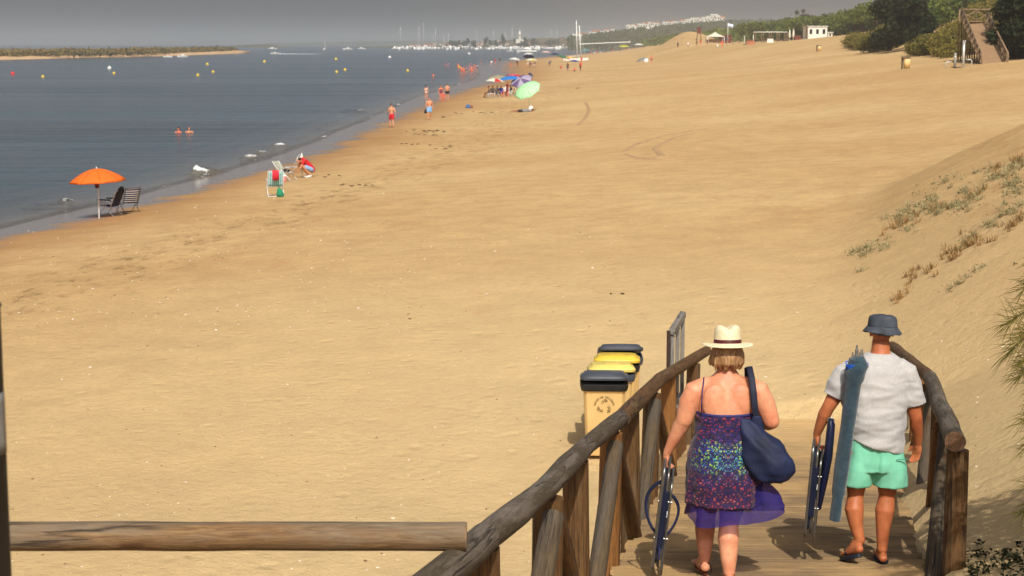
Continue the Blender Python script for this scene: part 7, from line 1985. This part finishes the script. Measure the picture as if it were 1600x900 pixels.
for (x0, y0), (x1, y1), wd, kind in STR:
    L = math.hypot(x1 - x0, y1 - y0); n = int(L * wd / 26)
    for _ in range(n):
        f = rnd.random(); px = lerp(x0, x1, f) + rnd.gauss(0, 3); py = lerp(y0, y1, f) + rnd.gauss(0, wd * .55)
        if nz(px * .03, py * .05, 3) < -.12: continue
        g = G(px, py)
        if g.y > 70: continue
        sc = g.y / 30
        if kind == 0:
            leafblob(ms, (g.x, g.y, g.z + .02), rnd.uniform(.06, .24) * sc, 20, .036 * sc, rnd, .3, .1)
            if rnd.random() < .4: tuft(ms, g, .16 * sc, 12, .16 * sc, rnd, .005)
        else:
            tuft(md, g, .15 * sc, 14, .18 * sc, rnd, .006); 
            if rnd.random() < .45: leafblob(md, (g.x, g.y, g.z + .0), rnd.uniform(.05, .14) * sc, 16, .04 * sc, rnd, .4, .2)
tag(ms.build('dune_sage', M_SAGE, None, False), kind='stuff'); tag(md.build('dry_grass', M_DRY, None, False), kind='stuff')
# broom shrub at the right edge
M_NEED = leaf_mat('broom_needles', [(60, 62, 26), (96, 92, 42), (136, 124, 66)], 9, .2)
q0 = Vector((4.15, 10.2, Z(4.15, 10.2)))
BR_ = thing('broom_shrub', 'wispy olive shrub with drooping needle twigs hanging in from the right edge', 'shrub', q0)
nd = MB(); rnd = random.Random(17)
def spray(a, b, n, ln, droop):
    a = Vector(a) - q0; b = Vector(b) - q0; pts = [lerp(a, b, i / 8) + Vector((0, 0, -.10 * droop * (i / 8) ** 2 + .04 * math.sin(PI * i / 8))) for i in range(9)]
    m2 = MB(); m2.tube(pts, [.007 - .0006 * i for i in range(9)], 5); m2.build('branch', M_BARK, BR_)
    ax = (b - a).normalized()
    for _ in range(n):
        f = rnd.random() ** .75; i = min(7, int(f * 8)); p = lerp(pts[i], pts[i + 1], f * 8 - i)
        d = (ax * rnd.uniform(.4, 1.0) + Vector((rnd.gauss(0, .35), rnd.gauss(0, .35), rnd.gauss(-.15, .42)))).normalized()
        L = ln * rnd.uniform(.4, 1.1); e = p + d * L + Vector((0, 0, -.18 * L * droop)); m_ = lerp(p, e, .5) + Vector((0, 0, .05 * L)); s_ = d.cross(Vector((0, 1, 0))).normalized() * .0016
        k = len(nd.v); nd.v += [tuple(p - s_), tuple(p + s_), tuple(m_ + s_), tuple(m_ - s_), tuple(e)]; nd.f += [(k, k + 1, k + 2, k + 3), (k + 3, k + 2, k + 4)]; nd.m += [0, 0]; nd.g += nd.v[-5:]
for (ax_, ay_), (bx_, by_), Y, n, ln, dr_ in [((1690, 470), (1575, 480), 9.6, 150, .20, 1.0), ((1690, 430), (1600, 430), 9.7, 120, .18, .8), ((1690, 500), (1580, 515), 9.4, 120, .20, 1.2), ((1680, 380), (1612, 400), 9.8, 90, .15, .6), ((1690, 560), (1590, 565), 9.6, 120, .17, 1.0),
                                           ((1680, 600), (1598, 630), 9.5, 110, .17, 1.3), ((1690, 640), (1600, 670), 9.4, 70, .16, 1.2), ((1690, 700), (1612, 730), 9.7, 80, .18, 1.0), ((1700, 760), (1600, 785), 9.9, 110, .17, .6), ((1680, 540), (1600, 545), 9.9, 110, .16, .8), ((1680, 800), (1612, 808), 10.0, 60, .15, .4)]:
    spray(P(ax_, ay_, Y + .1), P(bx_, by_, Y), n, ln, dr_)
    spray(P(ax_ + 10, ay_ + 15, Y + .25), P(bx_ + 22, by_ + 18, Y + .15), int(n * .8), ln, dr_)
nd.build('needles', M_NEED, BR_, False)
for k in range(6):
    m2 = MB(); a = R(60 * k); m2.tube([(.02 * math.cos(a), .02 * math.sin(a), -.1), (.2 * math.cos(a) - .05, .2 * math.sin(a), 1.0), (.32 * math.cos(a) - .12, .35 * math.sin(a) - .3, 2.0 + .1 * k)], [.03, .022, .01], 6); m2.build('stem', M_BARK, BR_)
# dense bush just outside the frame that shades the corner
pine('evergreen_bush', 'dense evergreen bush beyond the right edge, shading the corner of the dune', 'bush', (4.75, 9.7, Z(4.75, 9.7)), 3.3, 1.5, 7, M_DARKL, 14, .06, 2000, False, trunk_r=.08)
iv = MB(); rnd = random.Random(2)
for _ in range(70):
    px, py = rnd.uniform(1512, 1640), rnd.uniform(842, 905)
    g = G(px, py)
    if g.x < DR(g.y) + .1: continue
    if rnd.random() > sstep(838, 880, py + 14 * nz(px * .03, 1)): continue
    leafblob(iv, (g.x, g.y, g.z + .03), rnd.uniform(.03, .07), 14, .028, rnd, .6, .2)
tag(iv.build('ivy', leaf_mat('ivy_leaves', [(20, 26, 14), (34, 40, 22), (56, 58, 34)], 20, .15), None, False), kind='stuff')
# seaweed wisps
wd_ = MB(); rnd = random.Random(6)
for cx_, cy_, sx_, sy_, n in [(670, 205, 16, 1.2, 26), (665, 211, 10, .8, 12), (712, 177, 6, 1, 10), (692, 183, 3, .7, 4), (756, 176, 8, 1.5, 10), (800, 146, 10, 1, 6), (905, 138, 2, .5, 3), (990, 233, 8, 1, 0), (555, 290, 14, 2, 10), (480, 262, 8, 1.5, 6), (962, 460, 4, .6, 6), (735, 165, 2, .5, 3), (640, 226, 20, 2, 10), (520, 275, 12, 2, 6), (700, 230, 14, 2, 8)]:
    for _ in range(n):
        px, py = rnd.gauss(cx_, sx_), rnd.gauss(cy_, sy_); g = G(px, py); r = rnd.uniform(.02, .055) * (g.y / 70 + .12)
        if rnd.random() < .35: continue
        wd_.ell((g.x, g.y, g.z + .01), (r * 1.8, r * .7, .022 + r * .12), 7, 5, Matrix.Rotation(rnd.uniform(-.6, .6), 3, 'Z'))
tag(wd_.build('seaweed', pm('dry_weed', S(72, 52, 34), .9, .3, 8), None), kind='stuff')
# shell crumbs and pebbles
sh_ = MB(); rnd = random.Random(19)
for i in range(900):
    px = rnd.uniform(-10, 1610); py = 900 - 560 * rnd.random() ** 1.3
    if i % 3 == 0: px = rnd.uniform(0, 700); py = rnd.uniform(300, 520)
    g = G(px, py)
    if g.y < RAMP_END + .5 and DL(g.y) - .3 < g.x < DR(g.y) + .2: continue
    if g.x - xw(g.y) < 1: continue
    r = rnd.uniform(.004, .012) * (.6 + g.y / 35) * (1.8 if rnd.random() < .06 else 1)
    sh_.cur = 0 if rnd.random() < .66 else 1
    sh_.ell((g.x, g.y, g.z + r * .1), (r * rnd.uniform(.8, 1.6), r, r * .5), 6, 4, Matrix.Rotation(rnd.uniform(0, 3), 3, 'Z'))
tag(sh_.build('shells', [pm('shell_white', S(216, 204, 186), .5, .1, 30), pm('pebble_brown', S(110, 76, 48), .8, .3, 30)], None), kind='stuff')
# wheel tracks pressed into the sand
tk = MB()
def track(pts, w_=.19):
    P3 = [G(a, b) for a, b in pts]; out = []
    for i in range(len(P3) - 1):
        for q in range(14): out.append(lerp(P3[i], P3[i + 1], q / 14))
    out.append(P3[-1])
    for _ in range(10): out = [out[0]] + [(out[i - 1] + out[i] * 2 + out[i + 1]) / 4 for i in range(1, len(out) - 1)] + [out[-1]]
    vs = []
    for i, p in enumerate(out):
        d = (out[min(i + 1, len(out) - 1)] - out[max(i - 1, 0)]); d.z = 0; d.normalize(); n_ = Vector((-d.y, d.x, 0))
        k = math.sin(PI * i / (len(out) - 1)) ** .4 * (1 + .4 * nz(i * .3, 1))
        for o_, h in ((-1, -.05), (-.5, .022), (0, .05), (.5, .022), (1, -.05)):
            q = p + n_ * o_ * w_ * 1.3; vs.append((q.x, q.y, Z(q.x, q.y) + h * k))
    tk.add(vs, [(5 * i + k, 5 * i + k + 1, 5 * i + k + 6, 5 * i + k + 5) for i in range(len(out) - 1) for k in range(4)])
track([(976, 236), (992, 226), (1030, 214), (1075, 206), (1108, 200)]); track([(990, 245), (1015, 248), (1035, 243), (1022, 232), (1050, 216), (1090, 208)]); track([(976, 240), (1000, 249), (1040, 250), (1082, 246)], .15)
track([(915, 160), (921, 172), (914, 186), (902, 196)], .16)
tag(tk.build('wheel_tracks', pm('track_sand', S(164, 132, 92), .95, .2, 2, kind='Object'), None), kind='structure')
